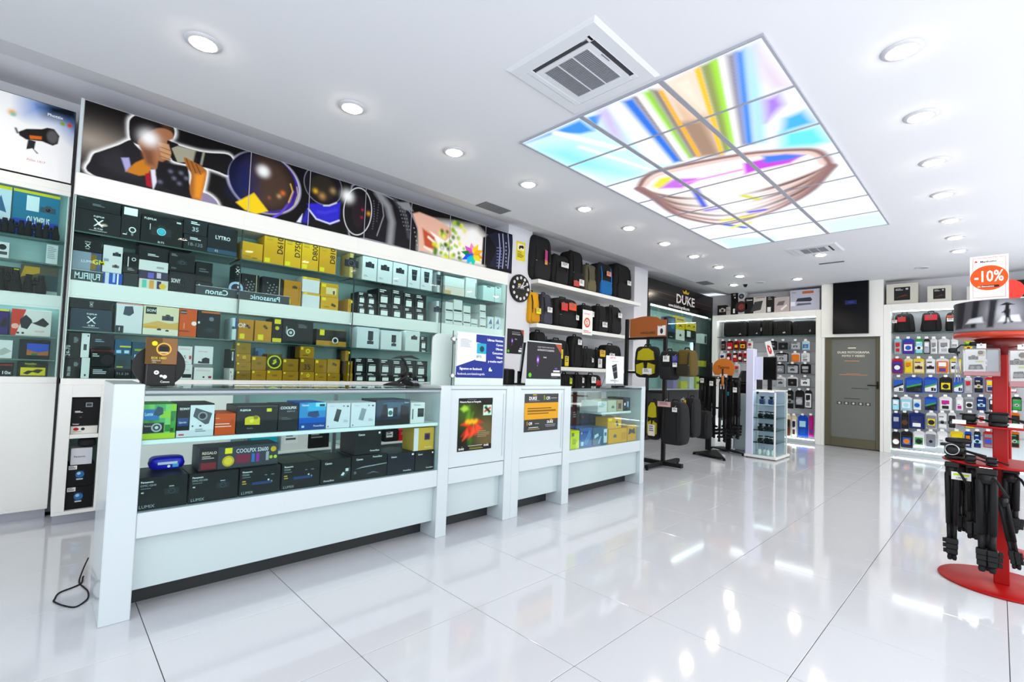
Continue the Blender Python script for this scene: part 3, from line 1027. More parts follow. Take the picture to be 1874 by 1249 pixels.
for k in range(12):
    pm.rad((L3[0] + .165 + .012 * math.sin(k / 11 * 3.14), L3[1] + .15 - .026 * k), .006, '#77787e', .8)
pm.ell(L3, .15, .245, '#dcdce2', -.12, .03).ell(L3, .141, .235, '#141218', -.12, .03).ell((L3[0] + .01, L3[1]), .075, .17, '#241a22', 0, .2)
pm.rad(B_((845, 545))[0], .02, '#e0a02a', .9)
pm.rad(B_((805, 520))[0], .012, '#c01a4a', .9)
pm.rad(B_((800, 570))[0], .012, '#c01a4a', .8)
pm.rad(B_((708, 430))[0], .06, '#ffffff', 1.0, 2.6)
# hand, flowers and the last lens
pm.fill(B_((1200, 590), (1380, 610), (1560, 640), (1620, 700), (1600, 900), (1300, 830), (1180, 780)), '#fdf6f2', .12)
pm.fill(B_((1030, 470), (1110, 470), (1140, 530), (1080, 520)), '#8c8f93', .02)
pm.fill(B_((1135, 545), (1180, 535), (1280, 575), (1390, 640), (1395, 690), (1350, 725), (1250, 660), (1300, 740), (1290, 800), (1180, 790), (1170, 640)), '#e9b7a2', .02)
pm.fill(B_((1200, 640), (1280, 700), (1290, 780), (1215, 770)), '#c2512f', .03)
pm.line(B_((1240, 700), (1280, 735)), '#ffe9dc', .02).line(B_((1215, 765), (1270, 795)), '#ffe9dc', .02)
rd = random.Random(3)
for i in range(46):
    x = rd.uniform(1275, 1480)
    y = rd.uniform(570 + abs(x - 1400) * .9, 850 - abs(x - 1390) * .1)
    pm.rad(B_((x, y))[0], rd.uniform(.02, .034), rd.choice(['#d9e02a', '#7fae1a', '#4d7d14', '#f0e96a', '#a8cf22', '#2c6420']), .95, 3)
pm.rad(B_((1330, 770))[0], .02, '#dfe9ff', .9, 3)
pm.rad(B_((1535, 685))[0], .07, '#ffffff', 1.0, 2.4)
fc = (1530, 815)
for a, c in ((95, '#ff8ac8'), (60, '#ffd21a'), (20, '#ffb400'), (-20, '#ff9d1a'), (130, '#e84fd0'), (165, '#0a8a3a'), (205, '#0a58e8'), (240, '#12b8e8'), (275, '#1ad0b0'), (320, '#f2e02a')):
    ca, sa = math.cos(math.radians(a)), -math.sin(math.radians(a))
    T = lambda d, s_: (fc[0] + 1.0 * (ca * d - sa * s_), fc[1] + sa * d + ca * s_)
    pm.fill(B_(T(0, 0), T(35, 20), T(78, 0), T(35, -20)), c, .008)
pm.rad(B_(fc)[0], .022, '#3a1ad8', .95)
pm.rad(B_((1515, 800))[0], .014, '#e01a9a', .9)
ll = B_((1620, 690), (1680, 668), (1790, 690), (1830, 760), (1830, 930), (1700, 905), (1630, 890), (1690, 780))
pm.fill(B_((1600, 640), (1850, 640), (1850, 700), (1620, 680)), '#0a0a10', .02)
pm.fill(ll, '#1b1d34', .01)
pm.fill(B_((1600, 700), (1640, 690), (1692, 780), (1640, 890), (1590, 880)), '#0e0d16', .02)
for x in (1705, 1730, 1765, 1795):
    pm.line(B_((x, 680), (x + 8, 790), (x - 2, 905)), '#b9bfe6', .009)
for i in range(7):
    pm.line(B_((1690, 770 + 20 * i), (1722, 772 + 20 * i)), '#7c84b8', .006)
    pm.rad(B_((1752, 740 + 24 * i))[0], .009, '#e4e6f4', .8)
ci = [0] + [int(round((c - my0) / (my1 - my0) * (MU - 1))) for c in CUT[1:-1]] + [MU - 1]
for a, b in zip(ci[:-1], ci[1:]):
    pm.cut('mural_panel', mu, a, b, 0, MV - 1, mat('gloss_print', rough=0.4, attr='Col', spec=0.12), gap=0.0)
for c in CUT[1:-1]:
    obj('joint_strip', MB().box((XM, c - .003, mz0), (XM + .003, c + .003, mz1)), GREYM, mu)

# poster over the set-back cabinet
px_ = -2.285
q0, q1 = -1.25, -.303
po = thing('lightbox_poster', 'white poster of a studio flash head above the binocular cabinet', 'poster', (px_, -.7, 2.4))
obj('box_body', MB().box((XL + .02, q0, 2.395), (px_ - .002, q1, 2.93), .003), BLACKP, po)
pp = Paint((px_, -.8, 2.4), Y_, Z_, X_, .495, .525, 120, 120, '#f6f6f8')
D_ = lambda *q: [pp.uv(at(x * .3203, 150 + y * .3203, x=px_)) for x, y in q]
pp.fill(D_((150, 80), (470, 130), (470, 360), (330, 220), (150, 180)), '#2d7ad0', .16)
pp.fill(D_((240, 110), (470, 130), (470, 300), (400, 230), (260, 190)), '#0a1420', .1)
pp.rad(D_((70, 175))[0], .022, '#e8a830', .9, 3)
pp.rad(D_((76, 185))[0], .014, '#58c8c0', .9, 3)
pp.rad(D_((358, 240))[0], .014, '#8aa81a', 1, 4)
pp.rad(D_((398, 250))[0], .014, '#e0441a', 1, 4)
pp.fill(D_((105, 285), (150, 268), (240, 270), (270, 262), (310, 270), (340, 310), (330, 355), (300, 365), (240, 340), (150, 330), (110, 305)), '#1d1a1c', .005)
pp.fill(D_((168, 305), (238, 312), (238, 330), (172, 326)), '#d4661c', .005)
pp.ell(D_((300, 315))[0], .028, .045, '#5a585c', 0, .5)
pp.fill(D_((160, 330), (205, 340), (195, 385), (220, 410), (210, 410), (185, 380), (150, 385)), '#26242a', .004)
pp.line(D_((90, 265), (100, 290)), '#3a3a3a', .008)
pp.cut('poster_sheet', po, 0, 119, 0, 119, mat('gloss_print', rough=0.3, attr='Col'), n_off=.0)
pt = facing_x(px_ + .0005, -.8, 2.4, .495, .525)
a = D_((272, 190))[0]
pt.t('Phottix', a[0] / .495, a[1] / .525 - .005, .038, '#f4f6f8', 'l', True)
a = D_((150, 445))[0]
pt.build('lettering', po)
pt = facing_x(px_ + .0005, -.8, 2.4, .495, .525)
pt.t('Atlas 1417', a[0] / .495, a[1] / .525, .03, '#d88a70')
pt.build('lettering', po)

# ================================================================== cartons behind the glass
XC = XW - .085
rnd = random.Random(11)


def row(z, ctx, group, items, xf=XC, name='camera_carton', cat='box', dep=(.16, .25)):
    """items: (px left, px right, [(top row of the photo, colour, words, art)...] bottom to top)"""
    for it in items:
        l, r, st = it[0], it[1], it[2]
        x = xf - (it[3] if len(it) > 3 else 0)
        zb = z
        D = rnd.uniform(*dep)
        for (ty, col, words, art) in st:
            zt = zon((l + r) / 2, ty, x=x)
            zm = (zb + zt) / 2
            zt = min(zt, next((c for a, c in CAPS if abs(a - z) < .001 and (x > -2.36)), 9))
            zt = min(zt, {1.985: 2.325, 1.81: 1.97, 1.585: 1.795, 1.283: 1.49, 1.12: 1.27, .998: 1.105}.get(z, 9)) if x < -2.36 else zt
            zm = (zb + zt) / 2
            ya, yb = yon(l, zm, x), yon(r, zm, x)
            m = (ya + yb) / 2
            for a, b in ([(YS[i], YS[i + 1]) for i in range(4)] if m < 4 else [(7.57, 10.2)]) if x > -2.36 else []:
                if a - .1 < m < b:
                    ya, yb = max(ya, a + .015), min(yb, b - .015)
            if x < -2.36:
                yb = min(yb, -.316)
            zt = min(zt, 2.325) if x < -2.36 else zt
            carton(name, words + ctx, cat, group, x, ya, yb, zb, zt, D, col, art)
            zb = zt


CAPS = [(2.035, 2.285), (1.685, 2.02), (1.337, 1.56), (.998, 1.322), (1.9, 2.46), (1.4, 1.882), (.918, 1.382)]
W_, K_ = '#f2f3f5', '#1a1d22'
wt = '#eef2f4'


def xmark(nm, lines=True):
    def f(p):
        k = p.H / p.W
        for s_ in (1, -1):
            p.poly([(.5 - .14 * k - .03 * k, .5 - s_ * .16), (.5 - .14 * k + .03 * k, .5 - s_ * .16), (.5 + .14 * k + .03 * k, .5 + s_ * .16), (.5 + .14 * k - .03 * k, .5 + s_ * .16)], wt)
        p.t('FUJIFILM', .5, .74, .07, wt, 'c', True, wmax=.4).t(nm, .5, .2, .08, wt, 'c', True, wmax=.35)
        if lines:
            p.r(.3, .14, .7, .155, wt)
    return f


def dark(seed, c='#8d949c', cam=True):
    def f(p):
        if cam:
            p.cam(.5, .5, .22, '#2b3036', '#3f5560', '#10161a')
        p.greek(.08, .88, .25, 2, .035, c, seed).t(('X-E2', 'X30', 'X100', 'XQ1', 'X-M1')[seed % 5], .1, .1, .09, c)
    return f


def gmark(p):
    p.r(0, 0, .62, 1, '#8f9eb0').r(.62, .1, .82, .9, '#8a6a22').t('LUMIX', .3, .45, .14, wt, 'l').t('GM', .68, .42, .25, '#f2e21a', 'l', True)


S1 = ' on the top glass shelf, black-carton cabinet'
G1 = 'cartons in the black-carton cabinet'
row(2.035, S1, G1, [
    (136, 221, [(387, '#20252b', 'wide charcoal carton with white cross emblem', xmark('X-T10')), (362, '#1b1f24', 'flat black carton lying atop the wide one', lambda p: p.greek(.35, .55, .3, 2, .06, '#76808a').r(.06, .9, .16, .93, '#8a949e'))]),
    (222, 257, [(380, '#252b32', 'upright dark carton with a white sticker', lambda p: p.r(.1, .76, .82, .99, '#f4f6f8').c(.6, .32, .09, wt).c(.6, .32, .06, '#252b32').t('1  8', .3, .14, .09, '#aeb6bc').greek(.1, .14, .3, 1, .03, wt))]),
    (258, 334, [(399, '#14171b', 'black carton picturing a camera with blue lens', lambda p: (p.t('FUJIFILM', .06, .86, .07, wt, 'l', True, wmax=.3), p.cam(.48, .5, .3, '#23292e', '#7fd8e6', '#0f5060'), p.c(.48, .49, .09, '#38c4d8'), p.t('X-T1', .4, .06, .07, wt, 'l', True), p.r(.2, .5, .215, .72, wt), p.r(.84, .9, .95, .96, '#cfd6da')))]),
    (336, 379, [(431, '#252c33', 'dark carton marked 18-135', lambda p: p.t('18-135', .5, .3, .22, '#7c868e', 'c', True, wmax=.85).greek(.25, .8, .5, 2, .05, wt)), (404, '#242b32', 'dark carton marked 35', lambda p: p.t('35', .5, .25, .3, '#b8c2c8', 'c', True).greek(.3, .85, .4, 2, .06, wt))]),
    (380, 437, [(416, '#202831', 'large slate carton reading LYTRO', lambda p: p.t('LYTRO', .5, .55, .13, wt, 'c', True, wmax=.5).r(.0, .05, 1, .2, '#28506a').t('f/2', .25, .1, .07, wt))]),
])
S1b = ' on the thick white shelf, black-carton cabinet'
row(1.685, S1b, G1, [
    (131, 186, [(497, '#1d2a36', 'flat dark blue carton at the bottom', lambda p: p.greek(.1, .6, .5, 1, .2, '#7fb6c8')), (461, '#51617a', 'half grey half gold carton marked GM', gmark), (437, '#171a1e', 'black carton with a small white cross', xmark('X-E2', False))]),
    (188, 224, [(500, '#3a62b8', 'blue and white striped small carton', lambda p: p.r(.1, 0, .3, 1, '#e9eefc').r(.5, .2, .62, 1, '#bcd2ff').r(.72, 0, .8, 1, '#ffffff')), (450, '#eef0f2', 'upright white carton with two camera pictures', lambda p: (p.cam(.7, .7, .12), p.cam(.68, .25, .1, '#6c6358'), p.r(.05, .4, .3, .5, '#9aa2b8')))]),
    (225, 253, [(500, '#2c3a45', 'flat slate carton underneath', None), (463, '#16181b', 'narrow black carton with white strokes', lambda p: p.r(.3, .3, .36, .8, wt).c(.7, .7, .09, wt).c(.7, .7, .06, '#16181b').greek(.3, .2, .5, 2, .04, '#8f979e'))]),
    (254, 308, [(512, '#e9e6da', 'pale carton with teal and orange patches', lambda p: p.r(.1, .1, .25, .9, '#58c8b8').r(.34, 0, .5, .9, '#e8a048').r(.6, .1, .75, .9, '#3b2a6a').c(.8, .4, .3, '#e8c030')), (497, '#3a3550', 'flat purple patterned carton', lambda p: p.r(.3, .1, .5, .8, '#6a62c8').r(.6, .2, .75, .9, '#d8c8d8')), (478, '#f2f3f2', 'low white carton lying flat', lambda p: p.r(.6, .3, .85, .5, '#aab2b8')), (452, '#17191d', 'black carton with a fine white line', lambda p: p.greek(.3, .42, .4, 2, .05, wt))]),
    (309, 357, [(498, '#161b2c', 'flat navy carton', lambda p: p.t('SONY', .08, .45, .2, wt, 'l', True, wmax=.35)), (464, '#1e2428', 'dark carton with a faint camera picture', dark(1))]),
    (358, 389, [(516, '#1c2330', 'navy carton with tiny white letters', lambda p: p.r(.15, .2, .22, .8, wt).greek(.4, .6, .5, 2, .1, wt)), (480, '#14171c', 'plain black carton behind the divider', lambda p: p.greek(.2, .6, .6, 2, .06, '#5d666e'))]),
    (390, 436, [(505, '#1a2440', 'navy carton with a white ring', lambda p: p.c(.7, .5, .3, '#a8c8e8').c(.7, .5, .2, '#1a2440').greek(.1, .7, .3, 2, .1, wt)), (480, '#131519', 'black carton with cross emblem beside the door edge', xmark('X-A1', False))]),
])
S1c = ' on the lower glass shelf, black-carton cabinet'
row(1.337, S1c, G1, [
    (128, 205, [(566, '#2b3c4a', 'wide slate carton with white cross', xmark('X-M1')), (540, '#1f2428', 'dark carton with cross emblem atop the slate one', xmark('X-A1', False))]),
    (212, 261, [(553, '#eef0f2', 'white carton with a red top edge', lambda p: (p.r(0, .97, 1, 1, '#e86a4a'), p.poly([(.25, .62), (.3, .9), (.6, .92), (.66, .7), (.5, .58)], '#3a4a5a'), p.r(0, 0, .3, .24, '#2a3238'), p.r(.13, .06, .16, .18, wt)))]),
    (262, 327, [(559, '#efe6c8', 'cream carton picturing a camera on sand', lambda p: (p.r(.05, .72, .35, .97, '#2b2f30'), p.t('SONY', .08, .8, .09, wt, 'l', True), p.poly([(0, .35), (.4, .5), (.75, .42), (1, .5), (1, 0), (0, 0)], '#e2b460'), p.r(0, 0, 1, .22, '#f2ead6'), p.cam(.68, .62, .17, '#3c4654'), p.cam(.45, .2, .06), p.cam(.68, .17, .05), p.r(.05, .22, .4, .3, '#e8a830')))]),
    (328, 360, [(566, '#d8691c', 'orange carton with white marks', lambda p: (p.r(.04, .82, .4, .96, '#3a2a20'), p.t('SONY', .06, .86, .05, wt), p.c(.85, .5, .08, '#fff2e6'), p.r(.25, .3, .3, .5, '#f2b080'), p.r(0, .18, .6, .22, '#8a2a14')))]),
    (361, 403, [(569, '#14202c', 'black carton with an orange top', lambda p: (p.r(.15, .93, .98, 1, '#d8742a'), p.c(.6, .72, .08, '#6d8494'), p.r(.02, .52, .1, .6, wt), p.cam(.55, .3, .14, '#1d3040', '#34586e')))]),
    (404, 430, [(581, '#e4f0f4', 'pale carton with blue lettering', lambda p: (p.r(0, .5, .38, 1, '#2450a8'), p.t('ION', .05, .6, .2, wt, 'l', True, rot=0), p.c(.75, .55, .07, '#2f5a60')))]),
])
S1d = ' on the bottom deck, black-carton cabinet'
lensart = lambda txt, c=wt: (lambda p: p.t(txt, .2, .1, .13, c, 'l', False, rot=math.pi / 2).greek(.45, .8, .4, 4, .03, '#98a2aa'))
row(.998, S1d, G1, [
    (124, 147, [(657, '#1a1d20', 'lower black lens carton with upright lettering', lensart('70-200')), (609, '#23262a', 'upper black lens carton with upright lettering', lensart('24-70'))]),
    (148, 164, [(655, '#eceff0', 'lower slim white carton', lambda p: p.r(.4, .1, .6, .2, '#333')), (610, '#f2f4f4', 'upper slim white carton with barcode', lambda p: p.r(.3, .3, .7, .55, '#44484a').c(.8, .9, .03, '#333'))]),
    (165, 209, [(672, '#15171a', 'flat black carton with white printing', lambda p: p.greek(.1, .7, .6, 3, .08, '#c5cbd0')), (640, '#191517', 'black carton with dark red top edge', lambda p: (p.r(0, .9, 1, 1, '#5a1418'), p.greek(.08, .7, .3, 2, .06, '#c9cdd0'), p.c(.72, .4, .3, '#262024'))), (612, '#232b33', 'slate carton half hidden behind the shelf edge', lambda p: p.greek(.2, .6, .4, 2, .06, '#7fa0b0'))]),
    (210, 240, [(676, '#1d2226', 'low black carton with faint numerals', lambda p: p.t('T1.5 24', .06, .4, .25, '#98a2a8')), (650, '#26424c', 'teal patterned small carton', lambda p: p.r(.2, .2, .7, .7, '#1a3038').r(.1, .1, .5, .18, '#b8c838')), (622, '#2a5a78', 'blue carton with yellow stripes', lambda p: (p.r(.3, .5, 1, .6, '#d8d030'), p.r(.1, .1, .4, .3, '#9fd8f0'), p.r(.6, .1, .9, .3, '#b8e0f4')))]),
    (241, 266, [(660, '#20303c', 'dark blue carton behind the round reflector', lambda p: p.r(.2, .2, .6, .5, '#c8d830')), (626, '#244a62', 'blue carton with green stripe behind the round reflector', lambda p: p.r(.2, .5, .9, .62, '#88a828').r(.2, .1, .5, .3, '#a8dcf0'))]),
    (325, 352, [(667, '#f0eef0', 'lower white carton with faint red words', lambda p: p.t('SAMYANG', .1, .6, .1, '#d86a7a', wmax=.7).r(.3, .1, .95, .35, '#26282a')), (634, '#f6f4f4', 'white carton with red word and number 5', lambda p: p.t('SAMYANG', .08, .8, .09, '#e88a96', wmax=.75).t('5', .42, .3, .2, '#3a3a40').r(.78, .28, .95, .48, '#c83a58').greek(.3, .15, .5, 2, .03, '#d8a0a8'))]),
    (355, 390, [(673, '#f2f0ee', 'low white carton with red SAMYANG word', lambda p: p.t('SAMYANG', .1, .68, .16, '#e09098', wmax=.8).r(.75, .1, .92, .3, '#a02a48').c(.5, .2, .08, '#333')), (634, '#f4f4f6', 'white carton picturing a lens lying down', lambda p: (p.t('SAMYANG', .2, .72, .06, '#d86a72', wmax=.5), p.poly([(.4, .18), (.42, .4), (.6, .48), (.82, .42), (.82, .18)], '#24262c'), p.poly([(.2, .2), (.4, .18), (.42, .26), (.24, .3)], '#2c2e36'), p.r(0, 0, 1, .16, '#7d8084')))]),
    (392, 421, [(674, '#f2eeec', 'white carton with upright red letters', lambda p: p.t('SAMYANG', .22, .12, .14, '#c85a66', rot=math.pi / 2, wmax=.3).r(.62, .6, .82, .75, '#a83a50').t('S', .62, .2, .2, '#333')), (638, '#1d2a26', 'black carton with a white slip', lambda p: (p.r(.32, .4, .6, .85, '#e4eef4'), p.r(.4, .55, .52, .8, '#4a6a8a'), p.r(0, .96, 1, 1, '#9ab04a')))]),
])

# ---- the yellow cartons
Y1, Y2, Y3, Y4 = '#d9a91a', '#c08a1e', '#8d6a1c', '#e6b91c'
NK = '#f4e21a'


def yb(txt=None, big=False, col=NK, greek=2):
    def f(p):
        k = p.H / p.W
        s_ = .16 if big else .22
        if big:
            p.r(.06, .05, .06 + s_ * k * 1.1, .05 + s_, col)
        else:
            p.r(.05, .72, .05 + .2 * k, .92, col)
        if txt and big:
            p.t(txt, .93, .42, .2, '#221c08', 'l', True, rot=math.pi / 2)
        elif txt:
            p.t(txt, .5, .15, .4, '#3a3010', 'c', True, wmax=.6)
        if greek:
            p.greek(.35 if not big else .1, .5 if not big else .95, .5, greek, .05, '#5c4a16' if not big else '#b8901c', 4)
    return f


def ydot(p):
    k = p.H / p.W
    p.r(.05, .7, .05 + .2 * k, .92, NK).c(.55, .6, .2, '#f2e01a').c(.55, .6, .12, '#b8a01a').greek(.2, .2, .6, 1, .06, '#4c3c12')


G2 = 'cartons in the yellow-carton cabinet'
S2 = ' on the top glass shelf, yellow-carton cabinet'
camy = lambda p: (p.cam(.5, .6, .3, '#26242a', '#54566a'), p.greek(.1, .2, .3, 2, .03, '#7a6a40'))
row(2.035, S2, G2, [
    (441, 481, [(444, Y1, 'low golden carton at the near end', lambda p: p.r(0, .0, 1, .12, '#b08a18').t('D7000', .08, .14, .12, '#6a5210', wmax=.35).greek(.5, .14, .4, 1, .05, '#6a5210'))]),
    (483, 520, [(434, Y1, 'tall golden carton marked D610', yb('D610', True))]),
    (521, 551, [(442, Y4, 'tall golden carton marked D750', yb('D750', True))]),
    (552, 583, [(444, Y4, 'tall golden carton marked D800', yb('D800', True))]),
    (584, 615, [(452, '#d8a51a', 'tall golden carton marked D810', yb('D810', True))]),
    (617, 651, [(459, '#e3cb8a', 'pale gold carton with a black camera picture', camy)]),
])
S2b = ' on the thick white shelf, yellow-carton cabinet'
fw = lambda p: (p.r(.05, .05, .25, .2, NK), [p.c(.25 + .5 * ((i * 37) % 11) / 11, .35 + .5 * ((i * 53) % 13) / 13, .025, '#9aa0a8', 6) for i in range(12)], p.r(.82, 0, .86, 1, '#c8b890'), p.greek(.3, .3, .3, 2, .03, '#7a828a'))
yl = lambda p: (p.r(.05, .06, .4, .25, NK), p.cam(.62, .75, .1, '#4a3a20', '#7a6a40'), p.r(.86, .15, .89, .8, '#6a5210'))
row(1.685, S2b, G2, [
    (441, 474, [(502, '#15171f', 'first black carton with sparkling print', fw)]),
    (479, 517, [(508, '#171a22', 'second black carton with sparkling print', fw)]),
    (519, 551, [(514, Y2, 'ochre carton with a small camera picture', yl)]),
    (553, 585, [(536, '#eceef2', 'lower white carton with golden top band', lambda p: p.r(0, .85, 1, 1, '#e0a81a').r(.08, .87, .25, .98, NK)), (508, '#f0f1f4', 'upper white carton with golden top band', lambda p: p.r(0, .85, 1, 1, '#e0b01a').r(.08, .87, .25, .98, NK))]),
    (587, 619, [(544, Y1, 'lower gold carton picturing a lens', lambda p: (p.r(.04, .7, .28, .92, NK), p.lens(.72, .4, .2, '#3a2c18', '#7a6a40', 1.2), p.greek(.2, .2, .4, 1, .05, '#5a4812'))), (519, '#d6ad2c', 'upper gold carton with pale window', lambda p: (p.r(.04, .7, .28, .92, NK), p.r(.3, .2, .9, .7, '#ead9a0'), p.lens(.75, .35, .14, '#4a3c20')))]),
    (621, 650, [(547, '#cf9f1c', 'single low gold carton at the far end', yb(None))]),
])
S2c = ' on the lower glass shelf, yellow-carton cabinet'
row(1.337, S2c, G2, [
    (436, 464, [(585, Y2, 'first ochre carton with a lens picture', lambda p: (p.r(.1, .08, .42, .32, NK), p.lens(.62, .68, .12, '#4a3418', '#7a6440', .8)))]),
    (466, 497, [(588, '#c4902a', 'second ochre carton with a lens picture', lambda p: (p.r(.2, .08, .52, .34, NK), p.lens(.62, .72, .12, '#4a3418', '#7a6440', .8)))]),
    (498, 516, [(583, '#15140f', 'narrow black carton with yellow squares', lambda p: (p.r(.2, .78, .85, .97, NK), p.c(.5, .6, .08, '#d8c81a'), p.r(.05, .02, .98, .18, '#e8d81a')))]),
    (517, 573, [(583, '#1a1e24', 'large black carton with a white lens ring', lambda p: (p.c(.26, .45, .17, '#dfe6ea'), p.c(.26, .45, .12, '#1a1e24'), p.c(.26, .45, .06, '#c8d0d6'), p.r(.1, .4, .14, .7, '#9aa4ac'), p.greek(.5, .8, .3, 3, .03, '#6d7680')))]),
    (579, 644, [(604, '#191712', 'wide black carton with an ochre base band', lambda p: (p.r(0, 0, 1, .3, Y2), p.r(.1, .62, .25, .95, NK), p.c(.62, .35, .2, '#e4e8ea'), p.c(.62, .35, .13, '#191712'), p.t('D5300', .45, .08, .14, '#6a5210', 'l', True), p.r(0, .96, 1, 1, '#8a7a30')))]),
])
S2d = ' on the bottom deck, yellow-carton cabinet'
O9 = ['near-end', 'second', 'third', 'fourth', 'fifth', 'sixth', 'seventh', 'far-end']
cols = [((432, 459), [679, 663, 648, 622], [Y3, '#a8842a', '#b08418', '#9c7c2c'], [None, None, ydot, None]),
        ((460, 487), [678, 652], ['#ad8220', '#a37b22'], [None, None]),
        ((488, 516), [678, 648], ['#b58a1a', '#6e5a14'], [None, 'ring']),
        ((517, 546), [680, 657], ['#a67e18', '#9c7820'], [None, None]),
        ((549, 575), [681, 656, 632], ['#b48a1a', '#8d6a1e', '#a8801c'], [ydot, '35', ydot]),
        ((576, 598), [683, 658], ['#b08616', '#a8801e'], [None, None]),
        ((599, 622), [684, 658], ['#a8801a', '#b48c28'], [None, 'lens']),
        ((623, 645), [683, 661, 642], ['#b88c1a', '#a47c1c', '#b08620'], [None, None, None])]
LV = ['bottom', 'second-level', 'third-level', 'topmost']
for c, (lr, tops, cc, aa) in enumerate(cols):
    st = []
    for k, ty in enumerate(tops):
        a = aa[k]
        ax = {'ring': lambda p: (p.r(0, 0, 1, 1, '#57480f'), p.c(.5, .5, .42, '#d8e01a'), p.c(.5, .5, .34, '#2a2a10'), p.poly([(.35, .4), (.6, .62), (.66, .5), (.45, .33)], '#c8d818'), p.poly([(.4, .6), (.62, .7), (.6, .62), (.42, .52)], '#c8d818')),
              '35': yb('35'), 'lens': lambda p: p.lens(.55, .65, .18, '#5a4418', '#8a7440', 1.2), None: yb(None)}.get(a, a)
        extra = {'ring': ' with yellow ring emblem', '35': ' marked 35', 'lens': ' with lens picture'}.get(a, '')
        st.append((ty, cc[k], '%s small gold carton%s, %s pile' % (LV[k], extra, O9[c]), ax))
    row(.998, ' of the yellow-carton bottom deck', G2, [(lr[0], lr[1], st)], name='lens_carton', dep=(.1, .17))
row(.998, S2d, G2, [(466, 484, [(637, '#7ab0d4', 'pale blue card standing behind the small gold cartons', lambda p: p.r(0, .1, .3, .9, '#3a5a94'))]), (530, 548, [(628, '#1d1f22', 'black carton behind the fourth gold pile', None)]), (600, 640, [(634, '#22281e', 'dark carton behind the far gold piles', lambda p: p.greek(.3, .7, .4, 2, .05, '#6f7a60'))])], xf=XC - .2, dep=(.06, .08))

# ---- white and black lens cartons
G3 = 'cartons in the white-carton cabinet'
S3 = ' on the top glass shelf, white-carton cabinet'
wc = lambda k: (lambda p: ((p.cam(.5, .66, .2, '#1b1e26', '#4a5060'), p.r(.2, .56, .5, .76, '#1b1e26')) if k == 0 else p.lens(.5, .62, .26, '#1b1e26', '#5a6070', 0.0), p.greek(.12, .2, .3, 2, .02, '#9aa2aa'), p.r(.97, 0, 1, 1, '#c8ccd2')))
wl = [(663, 690, 468), (691, 718, 474), (719, 745, 479), (747, 769, 488), (770, 791, 492), (792, 811, 497)]
for k, (l, r, ty) in enumerate(wl):
    row(2.035, S3, G3, [(l, r, [(ty, '#edf0f4', '%s white carton with a %s picture' % (ORD[k], 'camera' if k < 3 else 'lens'), wc(0 if k < 3 else k))])])


def lc(seed):
    def f(p):
        p.greek(.1, .88, .5, 2, .06, '#f0f2f4', seed).r(.2, .08, .72, .48, '#f2f3f4').r(.02, .0, .035, 1, '#6d7278').r(.25, .55, .7, .58, '#c8ccd0')
    return f


def lens_rows(z, ctx, cl_, nm):
    for k, (l, r, t1, t2) in enumerate(cl_):
        row(z, ctx, G3, [(l, r, [(t1, '#15171a', 'lower black lens carton, %s pile' % ORD[k], lc(k)), (t2, '#17191c', 'upper black lens carton, %s pile' % ORD[k], lc(k + 20))])], name='lens_carton')
lens_rows(1.685, ' of the white-carton cabinet upper shelf', [(655, 671, 556, 535), (672, 689, 558, 538), (692, 716, 557, 529), (717, 738, 559, 531), (739, 759, 564, 537), (760, 780, 566, 540)], 'u')
row(1.685, ' beside the black lens piles, white-carton cabinet', G3, [(782, 808, [(550, '#eff1f4', 'white carton with black camera picture', lambda p: p.cam(.5, .6, .22, '#2a3048', '#5a6480'))])])
row(1.337, ' on the lower glass shelf, white-carton cabinet', G3, [
    (653, 694, [(600, '#e6edf1', 'first large white long-lens carton', lambda p: (p.r(.48, .4, .72, .85, '#23262e'), p.cam(.6, .3, .17, '#2a2e38')))]),
    (697, 735, [(606, '#ecf0f3', 'second large white long-lens carton', lambda p: (p.r(.5, .4, .72, .8, '#262a32'), p.cam(.62, .28, .15, '#2a2e38')))]),
    (742, 768, [(605, '#f0f2f2', 'white carton with a camera picture near its top', lambda p: p.cam(.6, .68, .18, '#23262e'))]),
    (769, 782, [(640, '#16181b', 'small black lens carton beneath another', lc(3)), (616, '#191b1e', 'small black lens carton on top of another', lc(4))], .01),
])
lens_rows(.998, ' of the white-carton bottom deck', [(649, 669, 682, 656), (670, 694, 683, 656), (695, 717, 684, 658), (718, 739, 686, 660), (741, 760, 687, 660), (761, 782, 688, 661)], 'd')

# ---- cyan end cabinet
G4 = 'cartons in the cyan end cabinet'
row(2.035, ' on the top shelf, cyan end cabinet', G4, [
    (814, 850, [(526, '#f0e6da', 'pale carton with an orange corner', lambda p: p.r(0, .0, .3, .5, '#d8b07a')), (508, '#eef2f2', 'wide white carton', lambda p: p.r(.97, 0, 1, 1, '#c8d0d0'))]),
    (852, 872, [(505, '#eff3f3', 'upright white carton with grey edge', lambda p: p.r(.9, .1, .96, .8, '#5a6a6a'))]),
    (884, 905, [(524, '#dff4f4', 'first pale cyan carton with black words', lambda p: p.greek(.3, .92, .5, 1, .06, '#2a3a3a'))]),
    (906, 929, [(527, '#e4f6f6', 'second pale cyan carton with black words', lambda p: p.greek(.2, .92, .6, 1, .06, '#2a3a3a'))]),
])
wsm = lambda p: p.r(.05, .12, .95, .26, '#3a4248').r(0, .94, 1, 1, '#d8dcdc')
for k, (l, r, tops) in enumerate([(815, 829, [590, 572, 553]), (830, 846, [592, 574, 549]), (848, 861, [594, 577, 560]), (862, 874, [596, 584]), (878, 889, [585, 573, 558])]):
    row(1.685, ' white pile, cyan end cabinet', G4, [(l, r, [(ty, '#f0f2f2', '%s box in the %s' % (LV[j], ORD[k]), wsm) for j, ty in enumerate(tops)])], name='small_carton')
